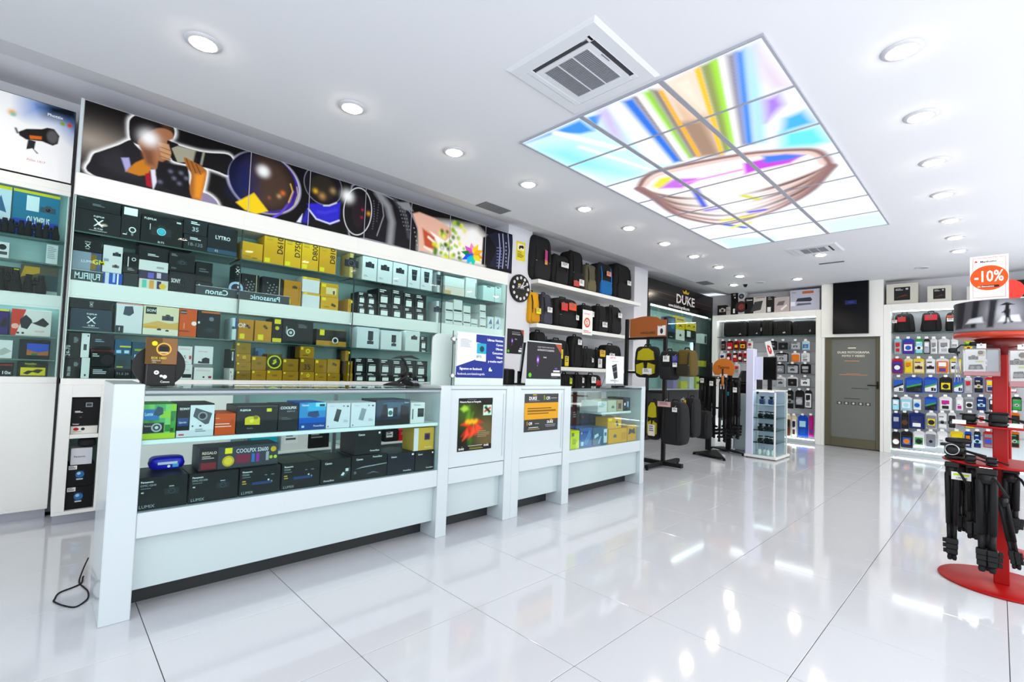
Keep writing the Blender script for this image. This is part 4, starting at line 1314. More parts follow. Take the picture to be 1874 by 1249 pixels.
for k, (l, r) in enumerate([(892, 903), (905, 916), (918, 929)]):
    row(1.685, ' of blue-picture cartons, cyan end cabinet', G4, [(l, r, [(595, '#dfeaf0', 'lower one in the %s pair' % ORD[k], lambda p: p.poly([(.3, .1), (.7, .1), (.8, .8)], '#3a7ab0')), (580, '#e8f0f4', 'upper one in the %s pair' % ORD[k], lambda p: p.poly([(.2, .1), (.8, .1), (.6, .8)], '#2a5a90'))])], name='card_box')
row(1.337, ' on the lower shelf, cyan end cabinet', G4, [(812, 850, [(612, '#f0f4f4', 'broad white carton behind the frosted screen', wsm)]), (884, 928, [(625, '#eaf2f2', 'broad white carton beside the pillar', wsm)])])

# ---- binocular cabinet
GA = 'cartons in the binocular cabinet'
XA = -2.375
row(1.985, ' on the top shelf, binocular cabinet', GA, [
    (-20, 20, [(338, '#d8e4ee', 'pale carton with a yellow top edge', lambda p: (p.r(0, .93, 1, 1, '#e8d81a'), p.r(0, 0, 1, .3, '#1a3ea8'), p.poly([(.2, .5), (.5, .8), (.8, .45)], '#35628c')))]),
    (22, 108, [(345, '#3d7a98', 'wide blue carton reading OLYMPUS', lambda p: (p.r(0, 0, 1, .38, '#1746c0'), p.r(0, .94, 1, 1, '#e8d81a'), p.t('OLYMPUS', .3, .3, .17, wt, 'l', True, wmax=.5), p.r(.28, .58, .55, .9, '#e2eaf0'), p.r(.3, .24, .8, .255, wt), p.cam(.75, .66, .12, '#35505e'), p.t('2.3', .48, .06, .09, wt)))]),
], xf=XA - .06, dep=(.03, .035))
row(1.81, ' on the second glass shelf, binocular cabinet', GA, [
    (-15, 17, [(442, '#f0f0f2', 'white carton with a black camera picture', lambda p: (p.c(.6, .68, .18, '#22262a'), p.r(.3, .2, .9, .4, '#4a4c50'))), ]),
    (84, 106, [(448, '#e6ecee', 'white price placard with fine print', lambda p: p.greek(.1, .85, .8, 7, .05, '#a8b0b4'))]),
], xf=XA, dep=(.05, .08))
row(1.585, ' on the thick white shelf, binocular cabinet', GA, [
    (36, 106, [(486, '#5e5a4c', 'olive carton with a yellow diagonal', lambda p: (p.poly([(.0, .55), (.1, .95), (.5, .95), (.5, .75), (.1, .6)], '#d8a81a'), p.r(.55, .1, 1, .7, '#2c4c56'), p.r(.55, 0, 1, .15, '#c8d8dc')))]),
    (-20, 35, [(487, '#2b2723', 'dark carton with a yellow sticker', lambda p: (p.r(.8, .8, .98, .96, '#e8e01a'), p.r(.3, .1, .7, .5, '#4a3c28')))]),
], xf=XA - .06, dep=(.03, .035))
row(1.283, ' on the lower glass shelf, binocular cabinet', GA, [
    (-25, 16, [(565, '#3c2a68', 'purple carton with binocular picture', lambda p: (p.r(0, .93, 1, 1, '#e8e01a'), p.poly([(.55, .3), (.8, .7), (1, .6), (.9, .3)], '#191624')))]),
    (20, 94, [(567, '#f4eeea', 'red and white carton picturing binoculars', lambda p: (p.poly([(0, 0), (0, 1), (.35, 1), (.12, 0)], '#d83a22'), p.poly([(.25, .3), (.2, .6), (.35, .8), (.5, .62), (.52, .5), (.62, .55), (.78, .72), (.95, .5), (.85, .36), (.66, .42), (.5, .5), (.4, .25)], '#22252c'), p.t('10x50', .6, .15, .08, '#d87a7a'), p.c(.1, .35, .1, '#f2b8a8'), p.c(.18, .1, .04, '#333'), p.c(.3, .1, .04, '#333')))]),
], xf=XA, dep=(.08, .095))
row(1.12, ' on the bottom glass shelf, binocular cabinet', GA, [
    (-25, 23, [(622, '#f2f2f2', 'white carton picturing a flat silver device', lambda p: p.poly([(.3, .3), (.7, .6), (.98, .4), (.6, .15)], '#b8b8b4'))]),
    (34, 92, [(622, '#1c2226', 'dark carton with a sunset landscape', lambda p: (p.r(.25, .2, .95, .8, '#1c50c8'), p.poly([(.25, .2), (.95, .2), (.95, .45), (.6, .35), (.25, .5)], '#b06a28'), p.r(.4, .2, .6, .3, '#2a6a30')))]),
], xf=XA, dep=(.07, .09))
row(.998, ' on the bottom deck, binocular cabinet', GA, [
    (-25, 24, [(664, '#1a1a1c', 'black carton reading 10x with a red stripe', lambda p: (p.r(.5, .8, .98, .9, '#a82a22'), p.t('10x', .6, .15, .25, wt, 'l', True)))]),
    (30, 88, [(655, '#24281c', 'dark carton with yellow binocular print', lambda p: (p.t('Pentaflex', .25, .8, .11, '#d8d81a', 'l', True, wmax=.6), p.t('Compass', .3, .68, .08, '#9a9a4a', wmax=.4), p.r(.12, .06, .92, .6, '#e8d21a'), p.poly([(.2, .2), (.35, .4), (.5, .38), (.65, .5), (.85, .45), (.7, .2), (.5, .3), (.35, .12)], '#2a2a18')))]),
], xf=XA, dep=(.07, .09))


def binoculars(px, z, x, h, label):
    y = yon(px, z, x)
    z += .001
    t = thing('binoculars', label, 'binoculars', (x, y, z), 'binoculars on display')
    for s_ in (-1, 1):
        b = obj('barrel', MB().lathe((x, y + s_ * h * .26, z), [(h * .2, 0), (h * .22, h * .08), (h * .22, h * .35), (h * .15, h * .6), (h * .13, h * .82)], 16), RUBBER, t)
        obj('eyepiece', MB().lathe((x, y + s_ * h * .24, z), [(h * .12, h * .8), (h * .14, h * .84), (h * .13, h)], 16), BLACKP, b)
    obj('bridge', MB().box((x - h * .08, y - h * .2, z + h * .45), (x + h * .08, y + h * .2, z + h * .7), .006), RUBBER, t)
    obj('focus_wheel', MB().lathe((x, y, z), [(h * .07, h * .68), (h * .07, h * .86)], 14), BLACKP, t)
for k, (px, z, h, lb) in enumerate([(-2, 1.985, .1, 'dark binoculars nearest the entrance on the top shelf'), (29, 1.985, .1, 'black binoculars before the blue banner, second on the top shelf'), (61, 1.985, .105, 'black binoculars before the blue banner, third on the top shelf'), (92, 1.985, .1, 'black binoculars beside the cabinet side on the top shelf'), (12, 1.585, .15, 'black binoculars on the thick white shelf in front of dark carton'), (62, 1.585, .13, 'compact dark binoculars before the olive carton')]):
    binoculars(px, z, XA + .015, h, lb)

# ---- cartons in the open base niche and on the hidden lower shelves
GN = 'cartons in the base niches'
XN = XW - .04


def niche(l, r, ty, zb, col, words, art, x=XN, dep=.2, sx=' in the open niche of the white base'):
    zt = zon((l + r) / 2, ty, x=x)
    zm = (zb + zt) / 2
    carton('niche_carton', words + sx, 'box', GN, x, max(yon(l, zm, x), -.218), min(yon(r, zm, x), -.07), zb, zt, dep, col, art)
    return zt
niche(129, 184, 729, .612 + .055, '#121214', 'black carton with a small silver screen picture', lambda p: (p.r(.5, .68, .75, .84, '#9aa2a8'), p.r(.53, .71, .72, .81, '#3a4248'), p.greek(.12, .52, .3, 2, .02, wt), p.r(.3, .28, .38, .34, '#444'), p.t('Vivitar', .06, .04, .05, wt, 'l', True)))
carton('niche_carton', 'white carton base with a red oval in the open niche', 'box', GN, XN - .004, -.217, -.071, .612, .667, .19, '#efece6', lambda p: (p.c(.2, .6, .22, '#b81a1a', 14, 1.3), p.c(.45, .6, .2, '#2a2e34', 14), p.r(.08, .22, .4, .3, '#999')))
z = .092
for k, (h, lb) in enumerate([(.155, 'bottom black carton with a blue globe picture'), (.15, 'upper black carton with a blue globe picture')]):
    carton('niche_carton', lb + ' in the open niche of the white base', 'box', GN, XN, -.217, -.071, z, z + h, .2, '#0e0f10', lambda p: (p.r(.3, .3, .62, .75, '#1b2230'), p.c(.46, .55, .16, '#2a6aa8'), p.c(.42, .6, .07, '#a8c8e0'), p.r(.34, .3, .58, .36, '#c8d0d6'), p.r(.04, .8, .34, .98, '#ececec'), p.greek(.06, .93, .25, 3, .025, '#555')))
    z += h
carton('niche_carton', 'white carton in the open niche above two globe cartons', 'box', GN, XN, -.205, -.09, z, z + .115, .16, '#dcdde4', lambda p: p.t('Panasonic', .15, .45, .1, '#222', 'l', True, wmax=.7))
o = obj('carry_pouch', MB().blob((XN - .06, -.12, z + .147), Y_, Z_, X_, .05, .03, .05, .6), FABRIC, color='#3a3a3e')
tag(o, 'small grey pouch squeezed above the white carton in the niche', 'pouch')
rd = random.Random(5)
pal = ['#c8281e', '#f0efe9', '#e84a3a', '#1a1c20', '#f4f2ee', '#a8321e', '#2a5aa8', '#d9d9de', '#e8c01a', '#22252a', '#f0f0f0', '#48b0c8']
cn = {'#c8281e': 'red', '#f0efe9': 'off-white', '#e84a3a': 'coral red', '#1a1c20': 'black', '#f4f2ee': 'white', '#a8321e': 'brick red', '#2a5aa8': 'blue', '#d9d9de': 'pale grey', '#e8c01a': 'yellow', '#22252a': 'charcoal', '#f0f0f0': 'bright white', '#48b0c8': 'turquoise'}
for lvl, z in (('upper', .365), ('lower', .092)):
    y, k = .95, 0
    while y < 3.75:
        wd = rd.uniform(.14, .26)
        c = pal[rd.randrange(len(pal))]
        h = rd.uniform(.09, .22)
        if not any(abs(y + wd / 2 - q) < wd / 2 + .02 for q in YS):
            carton('stock_carton', '%s stock carton, %s along the %s base shelf behind the counter' % (cn[c], ORD[k % 12] if k < 12 else 'one past ' + ORD[k - 1 - 12 * (k > 12)], lvl), 'box', 'stock cartons behind the counter', XW - .06, y, y + wd, z, z + h, .2, c, (lambda p: p.r(.1, .3, .6, .7, '#f0f0f0').greek(.15, .6, .4, 2, .08, '#555')) if k % 2 else (lambda p: p.greek(.1, .7, .6, 2, .08, '#888')))
            k += 1
        y += wd + rd.uniform(.005, .05)

# ================================================================== the sales counter
XF, XBK, ZT = -.295, -.745, 1.04
KICK = mat('kick_panel', '#b9c8cb', rough=0.15, coat=0.5)


def slab(name, y0, y1, t, x0=XBK, x1=XF, z0=0.0, z1=ZT):
    return obj(name, MB().box((x0, y0, z0), (x1, y1, z1), .003), WHITE, t)


def display_case(y0, y1, ya, yb, label, shelf):
    """glass case between ya and yb; the solid ends are the posts"""
    t = thing('display_counter', label, 'counter', ((XF + XBK) / 2, (y0 + y1) / 2, 0), 'white sales counter units')
    if ya > y0:
        slab('end_post', y0, ya, t)
    if yb < y1:
        slab('end_post', yb, y1, t)
    obj('lower_rail', MB().box((XF - .03, ya, .35), (XF - .004, yb, .463), .003), WHITE, t)
    obj('kick_panel', MB().box((XF - .06, ya, .11), (XF - .045, yb, .36), .002), KICK, t)
    obj('case_floor', MB().box((XBK, ya, .44), (XF - .03, yb, .462), .002), WHITE, t)
    obj('dark_plinth', MB().box((XF - .2, ya, 0), (XF - .18, yb, .44)), mat('shade_dark', '#26282c', rough=.5), t)  # dark board added to block light and deepen the shade under the counter
    for a, b, z in shelf:
        obj('case_shelf', MB().box((XBK + .06, a, z - .022), (XF - .02, b, z), .003), mat('frosted_shelf', '#dfe9ea', rough=0.2), t)
    g = obj('front_glass', MB().box((XF - .012, ya + .001, .463), (XF - .006, yb - .001, 1.008)), PANE, t)
    g = obj('top_glass', MB().box((XBK, ya + .001, 1.012), (XF, yb - .001, 1.022)), ACRYL, t)
    obj('glass_edge', MB().box((XF, ya + .001, 1.012), (XF + .002, yb - .001, 1.022)), GEDGE, g)
    obj('front_rail', MB().box((XF - .02, ya, .996), (XF - .006, yb, 1.011), .002), GREYM, t)
    obj('rear_rail', MB().box((XBK, ya, .96), (XBK + .03, yb, 1.011), .002), WHITE, t)
    obj('rear_rail', MB().box((XBK, ya, .463), (XBK + .02, yb, .5), .002), WHITE, t)
    for k in range(1, 3):
        y = ya + (yb - ya) * k / 3
        obj('rear_upright', MB().box((XBK, y - .012, .5), (XBK + .016, y + .012, .96), .001), GREYM, t)
    return t


display_case(-.15, 1.695, -.04, 1.605, 'long white glass-fronted counter full of camera cartons', [(-.04, 1.605, .785)])
display_case(3.05, 4.35, 3.05, 4.27, 'short white glass-fronted counter with yellow cartons at the far end', [(3.56, 4.1, .785)])
for (y0, y1, pa, pb, lb) in ((1.695, 2.318, None, (2.24, 2.318), 'white counter front with the flower poster'), (2.318, 3.05, (2.318, 2.405), (2.955, 3.05), 'white counter front with the yellow notice')):
    t = thing('counter_unit', lb, 'counter', ((XF + XBK) / 2, (y0 + y1) / 2, 0), 'white sales counter units')
    a, b = y0, y1
    if pa:
        slab('post', pa[0], pa[1], t)
        a = pa[1]
    slab('post', pb[0], pb[1], t)
    b = pb[0]
    obj('upper_panel', MB().box((XF - .03, a, .462), (XF - .008, b, 1.012), .003), WHITE, t)
    obj('lower_board', MB().box((XF - .028, a + .004, .35), (XF - .006, b - .004, .458), .003), WHITE, t)
    obj('kick_panel', MB().box((XF - .07, a, .11), (XF - .055, b, .36), .002), KICK, t)
    obj('worktop', MB().box((XBK, a, 1.014), (XF, b, ZT), .003), WHITE, t)
    obj('inset_strip', MB().box((XF - .008, b - .03, .5), (XF - .004, b - .022, .98), .001), KICK, t)
    obj('dark_plinth', MB().box((XF - .2, a, 0), (XF - .18, b, .36)), mat('shade_dark'), t)  # same added board, keeps the gap below the kick panel dark
    obj('body', MB().box((XBK, a, .36), (XF - .032, b, 1.01)), WHITE, t)

# posters on the counter fronts
def px_rect(l, r, tp, bt, x):
    m = (tp + bt) / 2
    zb, zt = zon((l + r) / 2, bt, x=x), zon((l + r) / 2, tp, x=x)
    zm = (zb + zt) / 2
    return yon(l, zm, x), yon(r, zm, x), zb, zt


x = XF - .0065
y0, y1, z0, z1 = px_rect(838, 900, 729, 824, x)
t = thing('flower_poster', 'dark photo course poster with an orange-red flower on the white counter', 'poster', (x, (y0 + y1) / 2, z0))
fp = Paint((x + .001, y0, z0), Y_, Z_, X_, y1 - y0, z1 - z0, 120, 150, '#15170f')
W, H = y1 - y0, z1 - z0
F = lambda *q: [(a * W, b * H) for a, b in q]
fp.rad((.2 * W, .72 * H), .1, '#4a6a22', .7, 2).rad((.8 * W, .4 * H), .12, '#5e5a34', .8, 2).rad((.85 * W, .2 * H), .12, '#6a5a3a', .8, 2)
fp.fill(F((.05, .8), (.15, .86), (.25, .84), (.3, .78), (.15, .74)), '#9ac83a', .02)
fp.fill(F((.22, .62), (.3, .85), (.36, .6), (.42, .72), (.36, .54)), '#5a8a22', .03)
fp.fill(F((.35, .05), (.42, .2), (.38, .3), (.3, .2)), '#2f6a1a', .04)
for a, b, c_, d in (((.08, .5), (.3, .58), (.3, .46), '#d8361a'), ((.1, .28), (.32, .5), (.4, .42), '#c42a14'), ((.14, .2), (.26, .42), (.34, .3), '#e8482a'), ((.3, .22), (.38, .48), (.44, .3), '#d23a1c'), ((.36, .26), (.44, .5), (.52, .34), '#e8502c'), ((.5, .28), (.5, .5), (.62, .36), '#d8401e'), ((.52, .34), (.5, .54), (.72, .4), '#e0482a'), ((.5, .5), (.58, .58), (.72, .52), '#c8341a')):
    fp.fill(F(a, b, c_), d, .02)
for i in range(8):
    fp.rad(((.24 + .04 * i) * W, (.55 + .015 * math.sin(i * 2)) * H), .014, '#e8b01a', .95)
fp.fill(F((.72, .66), (.98, .66), (.98, .86), (.72, .86)), '#bfe0d0', .006)
for c_, a in (('#c81e1e', .5), ('#1a8a3a', 2.1), ('#1a1a1a', -.6)):
    q = (.85, .77)
    fp.line(F((q[0] - .09 * math.cos(a), q[1] - .07 * math.sin(a)), (q[0] + .09 * math.cos(a), q[1] + .07 * math.sin(a))), c_, .012)
fp.cut('poster_sheet', t, 0, 119, 0, 149, mat('gloss_print', rough=0.3, attr='Col'))
p = facing_x(x + .0015, y0, z0, W, H)
p.r(0, .9, 1, 1, '#0c0c0c').t('Curso Basico de Fotografia', .25, .965, .014, '#b8b8b8', wmax=.55).t('Primeros Pasos en Fotografia', .03, .915, .032, '#ffffff', 'l', True, wmax=.94)
p.build('lettering', t)
p = facing_x(x + .0017, y0, z0, W, H)
p.r(0, 0, 1, .1, '#0e0e0c').t('DUKE', .04, .025, .035, '#ffffff', 'l', True, wmax=.2).t('DUKE', .77, .06, .035, '#ffffff', 'l', True, wmax=.2).c(.13, .08, .008, '#d8b01a', 6).c(.87, .115, .008, '#d8b01a', 6)
p.r(.3, .085, .72, .095, '#c8c8c8').r(.34, .055, .7, .062, '#8a8a3a').r(.34, .03, .74, .037, '#c8c81a').greek(.55, .35, .4, 4, .018, '#8a7a5a')
p.build('lettering', t)

y0, y1, z0, z1 = px_rect(959.5, 1021, 721, 789, x)
t = thing('yellow_notice', 'black and amber notice sheet taped to the white counter', 'poster', (x, (y0 + y1) / 2, z0))
obj('notice_sheet', MB().box((x, y0, z0), (x + .0015, y1, z1)), mat('black_print', '#17171a', rough=0.35), t)
p = facing_x(x + .0015, y0, z0, y1 - y0, z1 - z0)
p.r(0, .32, 1, .76, '#d79a12').t('DUKE', .12, .84, .085, '#ffffff', 'l', True, wmax=.28).poly([(.22, .96), (.24, .99), (.26, .965), (.28, .995), (.3, .965), (.32, .99), (.34, .96)], '#e0b81a')
p.t('CFI', .62, .84, .08, '#ffffff', 'l', True).r(.55, .83, .565, .96, '#d8b01a').r(.58, .83, .595, .93, '#3a8a3a').r(.76, .875, .95, .885, '#ccc').r(.12, .81, .42, .818, '#aaa')
p.r(.08, .6, .78, .625, '#6a4a10').r(.08, .54, .92, .565, '#6a4a10').r(.08, .46, .7, .485, '#6a4a10').r(.08, .52, .94, .535, '#7a5814')
p.t('CFI', .12, .18, .07, '#ffffff', 'l', True).r(.07, .17, .085, .27, '#d8b01a').r(.3, .2, .42, .21, '#ccc').t('DUKE', .66, .2, .07, '#ffffff', 'l', True).poly([(.74, .28), (.76, .31), (.78, .285), (.8, .315), (.82, .285), (.84, .28)], '#e0b81a')
p.r(.12, .1, .4, .115, '#ddd').r(.1, .06, .44, .07, '#c8b040').r(.6, .15, .92, .16, '#bbb').r(.62, .11, .9, .12, '#bbb')
p.build('lettering', t)

# ---- cartons inside the long counter
GC = 'cartons in the long glass counter'
XS = XF - .04


def crow(z, ctx, items, grp=GC, xs=XS):
    for l, r, ty, col, words, art, *o in items:
        xx = xs - (o[0] if o else 0)
        zt = zon((l + r) / 2, ty, x=xx)
        zm = (z + zt) / 2
        carton('camera_carton', words + ctx, 'box', grp, xx, yon(l, zm, xx), yon(r, zm, xx), z, zt, (o[1] if len(o) > 1 else .2), col, art)


def green(p):
    rd = random.Random(2)
    for i in range(6):
        for j in range(5):
            p.r(i / 6, j / 5, (i + 1) / 6, (j + 1) / 5, rd.choice(['#3f9a3a', '#5cb85a', '#2f7f3f', '#8cc83a', '#79c66a', '#4da86a']))
    p.r(0, 0, 1, .16, '#a8c828').r(.02, .55, .48, .86, '#1f6fb0').t('Lumix', .05, .68, .1, '#bfe0f4', 'l', True, wmax=.25).poly([(.3, .72), (.42, .95), (.58, .9), (.6, .72), (.45, .66)], '#2a4a5e')
    p.r(.02, .18, .64, .47, '#23262a').c(.42, .33, .13, '#a8b0b4').c(.42, .33, .09, '#3a3e44').c(.42, .33, .045, '#c8d0d4').t('Panasonic', .06, .36, .05, '#ddd', wmax=.2).r(.84, .5, .94, .62, '#2f6a3a').r(.84, .2, .94, .3, '#2a4a2a')


def sony(p):
    p.r(.34, .0, 1, .96, '#d6dbe0').r(0, 0, 1, .2, '#c9cfd6').t('SONY', .06, .82, .07, wt, 'l', True).r(.02, .34, .3, .58, '#1f3c78').t('Cyber-shot', .05, .42, .06, wt, wmax=.2)
    p.poly([(.42, .62), (.48, .88), (.94, .7), (.86, .38), (.76, .36)], '#4a5058').c(.68, .62, .13, '#8a929a').c(.68, .62, .09, '#2a2e34').r(.06, .05, .2, .1, '#c84a5a').r(.4, .3, .44, .34, '#333').r(.6, .3, .66, .34, '#333').greek(.5, .2, .3, 2, .03, '#8a9098')


def orange(p):
    p.r(0, .5, .7, .53, '#f2ece2').r(0, .38, .8, .41, '#f2ece2').r(0, .78, .2, .8, '#f2c8a8').r(.8, .55, .9, .7, '#8a4a1a')


def fuji(p):
    p.t('FUJIFILM', .08, .82, .07, wt, 'l', True, wmax=.28).r(.0, .98, 1, 1, '#5a6068').r(.72, .78, .84, .9, '#d8d21a').poly([(.2, .32), (.2, .56), (.28, .62), (.52, .62), (.56, .54), (.56, .3)], '#cfc01a').c(.46, .58, .08, '#8a7a10').c(.36, .45, .07, '#e8dc4a').t('FinePix', .26, .16, .05, '#9aa0a4', wmax=.2)


def underwater(p):
    p.r(0, .45, 1, 1, '#1a86c4').r(.3, .7, 1, 1, '#2aa6d8').r(.6, .85, 1, 1, '#8adcf0').r(0, .0, 1, .25, '#123f8a').poly([(.3, .5), (.34, .66), (.7, .7), (.76, .5), (.6, .44)], '#123a6a').t('Canon', .08, .88, .07, wt, 'l', True).t('PowerShot', .55, .1, .07, wt, wmax=.4).r(.1, .08, .2, .16, '#9ac8e8').r(.75, .86, .95, .94, '#1d2a30')


def wphone(p, c='#3b4146'):
    p.poly([(.3, .3), (.42, .78), (.62, .72), (.5, .24)], c).t('Canon', .12, .86, .06, '#8a8ac0', wmax=.2).greek(.72, .3, .2, 3, .02, '#9aa4aa').r(.68, .86, .74, .9, '#444').r(.84, .84, .92, .9, '#555').c(.08, .08, .025, '#333')


def nightp(p):
    p.r(0, .35, 1, 1, '#33445a').r(.2, .5, .8, .9, '#4a5f78').poly([(.1, .2), (.2, .8), (.3, .85), (.34, .3)], '#2a2430').poly([(.7, .2), (.72, .8), (.95, .7), (1, .2)], '#2a2028').r(.34, .34, .48, .66, '#dfe6e4').c(.41, .48, .1, '#3a6a6a').r(.5, .34, .62, .7, '#20242a').r(0, 0, 1, .22, '#1d1b1c').t('Canon', .82, .86, .06, wt, wmax=.14)


def lumix(nm, k, big=True):
    def f(p):
        p.t('Panasonic', .06, .84, .06, wt, 'l', True, wmax=.3).t(nm, .06, .73, .065, '#a8b4ba', 'l', False, wmax=.3).greek(.06, .66, .3, 1, .015, '#8a969c')
        if k:
            p.r(.06, .5, .14, .55, '#b8943a').r(.06, .42, .16, .46, '#b8943a').r(.3, .36, .8, .46, '#18366a').c(.7, .5, .035, '#b8d0b0').c(.78, .44, .025, '#8aa890').r(.6, .68, .66, .7, '#8aa0b0').r(.76, .68, .84, .7, '#8aa0b0')
        else:
            p.cam(.68, .52, .2, '#1f282c', '#2f4044', '#182022').r(.62, .66, .72, .68, '#c8d0d4').t('4K', .07, .52, .05, wt, 'l', True)
        p.t('LUMIX', .05, .06, .1, '#9aa8b0', 'l', wmax=.32)
    return f


def canon(a='PowerShot', s_=0):
    def f(p):
        p.t('Canon', .12, .8, .08, wt, 'l', True, wmax=.24)
        if s_ == 0:
            p.poly([(.6, .2), (.7, .34), (.96, .62), (1, .5), (.8, .22)], '#2a3a42').poly([(.66, .3), (.74, .26), (.8, .36), (.74, .42)], '#d5dde0').r(.82, .44, .92, .56, '#c8d0d4')
        elif s_ == 1:
            p.poly([(.1, .45), (.3, .52), (1, .58), (1, .55), (.3, .48)], '#9aa8b0').poly([(.4, .18), (.6, .28), (.8, .18), (.6, .24)], '#6d7a84').c(.1, .3, .06, '#59656d')
        p.t(a, .1 if s_ == 0 else .58, .1 if s_ == 0 else (.86 if s_ == 1 else .1), .07, '#d8dee2', 'l', True, wmax=.38)
        if s_ > 1:
            p.r(.88, .84, .95, .92, wt)
    return f


crow(.785, ' on the middle shelf of the long counter', [
    (260, 322, 740, '#54a84e', 'bright green and blue camera carton', green), (323, 392, 739, '#20252c', 'silver and black tilted-camera carton', sony),
    (393, 431, 757, '#c25a1c', 'low orange carton with white stripes', orange), (432, 508, 743, '#22262b', 'black carton picturing a yellow waterproof camera', fuji),
    (509, 546, 741, '#2b3036', 'black carton reading COOLPIX', lambda p: p.t('COOLPIX', .08, .84, .1, wt, 'l', True, wmax=.85).t('AW110', .4, .72, .07, '#aab', wmax=.5).greek(.15, .5, .5, 2, .03, '#555d64')),
    (547, 596, 737, '#1d62b4', 'blue underwater camera carton', underwater), (597, 641, 738, '#dde1e8', 'white carton with a dark flat device', wphone),
    (642, 687, 737, '#dfe3ea', 'white carton with a silver flat device', lambda p: wphone(p, '#8a949e')), (688, 750, 732, '#2b3648', 'dark blue carton with a city dusk picture', nightp),
    (751, 777, 737, '#e3e6e6', 'small white carton with a black camera', lambda p: p.r(.5, .3, .95, .72, '#2a2e32').r(.1, .2, .2, .7, '#777').t('Olympus', .2, .86, .08, '#333', wmax=.5)),
])
crow(.463, ' at the bottom of the long counter', [
    (250, 343, 872, '#191d21', 'largest black carton nearest the entrance end', lumix('DMC-GH4', 0), 0, .26), (345, 436, 864, '#1c2125', 'second large black carton', lumix('DMC-FZ1000', 0), 0, .26),
    (438, 513, 855, '#1d2327', 'black carton with gold marks beside the second one', lumix('FZ200', 1), 0, .24), (515, 585, 846, '#1c2226', 'black carton with gold marks before the midpoint', lumix('FZ200', 1), 0, .24),
    (587, 642, 840, '#1b2125', 'black carton with a silver lens glint', canon('PowerShot', 0), 0, .22), (643, 708, 832, '#171b22', 'black carton with thin silver curves', canon('PowerShot', 1), 0, .22),
    (709, 759, 829, '#1c2136', 'navy carton near the far post', canon('PowerShot', 3), 0, .22), (760, 794, 825, '#181b22', 'black carton against the far post', canon('PowerShot', 4), 0, .22),
])
ztop = zon(390, 864, x=XS)
def s3600(p):
    p.r(.0, 0, .22, 1, '#241c22').t('REGALO', .03, .72, .12, '#d8c8b8', 'l', True, wmax=.17).greek(.03, .6, .15, 2, .04, '#b8a8a0').r(.02, .05, .2, .35, '#7a1f2a').r(.3, .68, .39, .94, '#e8da1a').c(.345, .34, .25, '#c8a81a').c(.345, .34, .17, '#e0c83a')
    p.t('COOLPIX S3600', .44, .68, .19, '#cfd4de', 'l', True, wmax=.42).r(.44, .2, .62, .6, '#7a1f3a').r(.64, .2, .68, .6, '#2a6ab0').r(.7, .2, .74, .6, '#8a2a9a').r(.83, .22, .87, .64, '#9aa0a8').c(.93, .74, .13, '#c8a81a').c(.9, .36, .08, '#a8c82a').c(.96, .36, .08, '#a8c82a')
carton('camera_carton', 'long grey carton with coloured cameras lying across two large black cartons', 'box', GC, XS - .03, yon(368, .72, XS), yon(514, .72, XS), ztop + .001, ztop + .115, .16, '#3c4048', s3600)
zc = zon(676, 832, x=XS)
carton('camera_carton', 'black carton stacked on the carton with thin silver curves', 'box', GC, XS - .005, yon(650, .7, XS), yon(699, .7, XS), zc + .001, min(.76, zon(675, 783, x=XS)), .2, '#1b1f23', canon('PowerShot', 3))
zc = zon(778, 825, x=XS)
carton('camera_carton', 'golden carton stacked at the far post of the counter', 'box', GC, XS - .005, yon(758, .7, XS), yon(795, .7, XS), zc + .001, min(.76, zon(777, 783, x=XS)), .14, '#c9a85a', lambda p: p.r(0, 0, .22, 1, '#d5d6da').r(.52, .45, .8, .75, '#4a3458').c(.66, .6, .1, '#2a1a38').t('PowerShot', .55, .1, .06, '#f0e6c8', wmax=.4))
o = obj('cleaning_wipes', MB().blob((XS - .17, yon(330, .72, XS - .17), ztop - .03), Y_, Z_, X_, .07, .032, .05, .45, lump=.05), PLAST, color='#1630c8')
ztw = zon(297, 872, x=XS)
obj_o = o
tag(o, 'bright blue soft pack lying behind the two largest black cartons', 'wipes')
o.location.z += ztw + .002 - (ztop - .062)
o.location.y = yon(305, ztw, XS - .13)
p = facing_x(XS - .115, o.location.y - .05, o.location.z + .01, .1, .04)
_LOC[o.name] = Vector(o.location)
p.r(.1, .5, .9, .8, '#dfe8ff').c(.55, .25, .16, '#ffffff').r(.7, .1, .95, .5, '#4ab0e8')
p.build('print', o)

# ---- inside the short far counter
GD = 'cartons in the short glass counter'
SD = ' in the short far counter'
crow(.463, SD, [
    (1044, 1060, 789, '#d6dc1e', 'fluorescent yellow carton by the near post', lambda p: p.r(.1, .7, .4, .9, '#6a7a1a').greek(.2, .5, .6, 4, .04, '#8a9a1a')),
    (1061, 1083, 784, '#2a5c9a', 'blue carton with pale figures', lambda p: p.r(.1, .1, .3, .3, '#a8d0f0').poly([(.3, .2), (.8, .9), (.95, .6), (.6, .1)], '#3a78b8').t('8', .1, .7, .12, wt)),
    (1085, 1111, 783, '#2e5878', 'slate blue carton with a white bow', lambda p: p.poly([(.1, .4), (.4, .55), (.35, .7), (.1, .6)], '#b8d4e4').poly([(.35, .1), (.5, .5), (.6, .5), (.45, .1)], '#7fb0c8').r(.75, .1, 1, .9, '#c8d8e0').r(.8, .5, .95, .7, '#3a6a9a')),
    (1113, 1147, 785, '#dda912', 'first large yellow binocular carton', lambda p: (p.cam(.35, .5, .2, '#4a5a6a', '#8a9aa8'), p.r(.7, .2, .95, .7, '#c8920e'))),
    (1148, 1164, 778, '#d2a014', 'second large yellow binocular carton', lambda p: (p.poly([(.1, .4), (.2, .8), (.5, .7), (.8, .8), (.9, .4), (.5, .5)], '#3a3626'),)),
], GD)
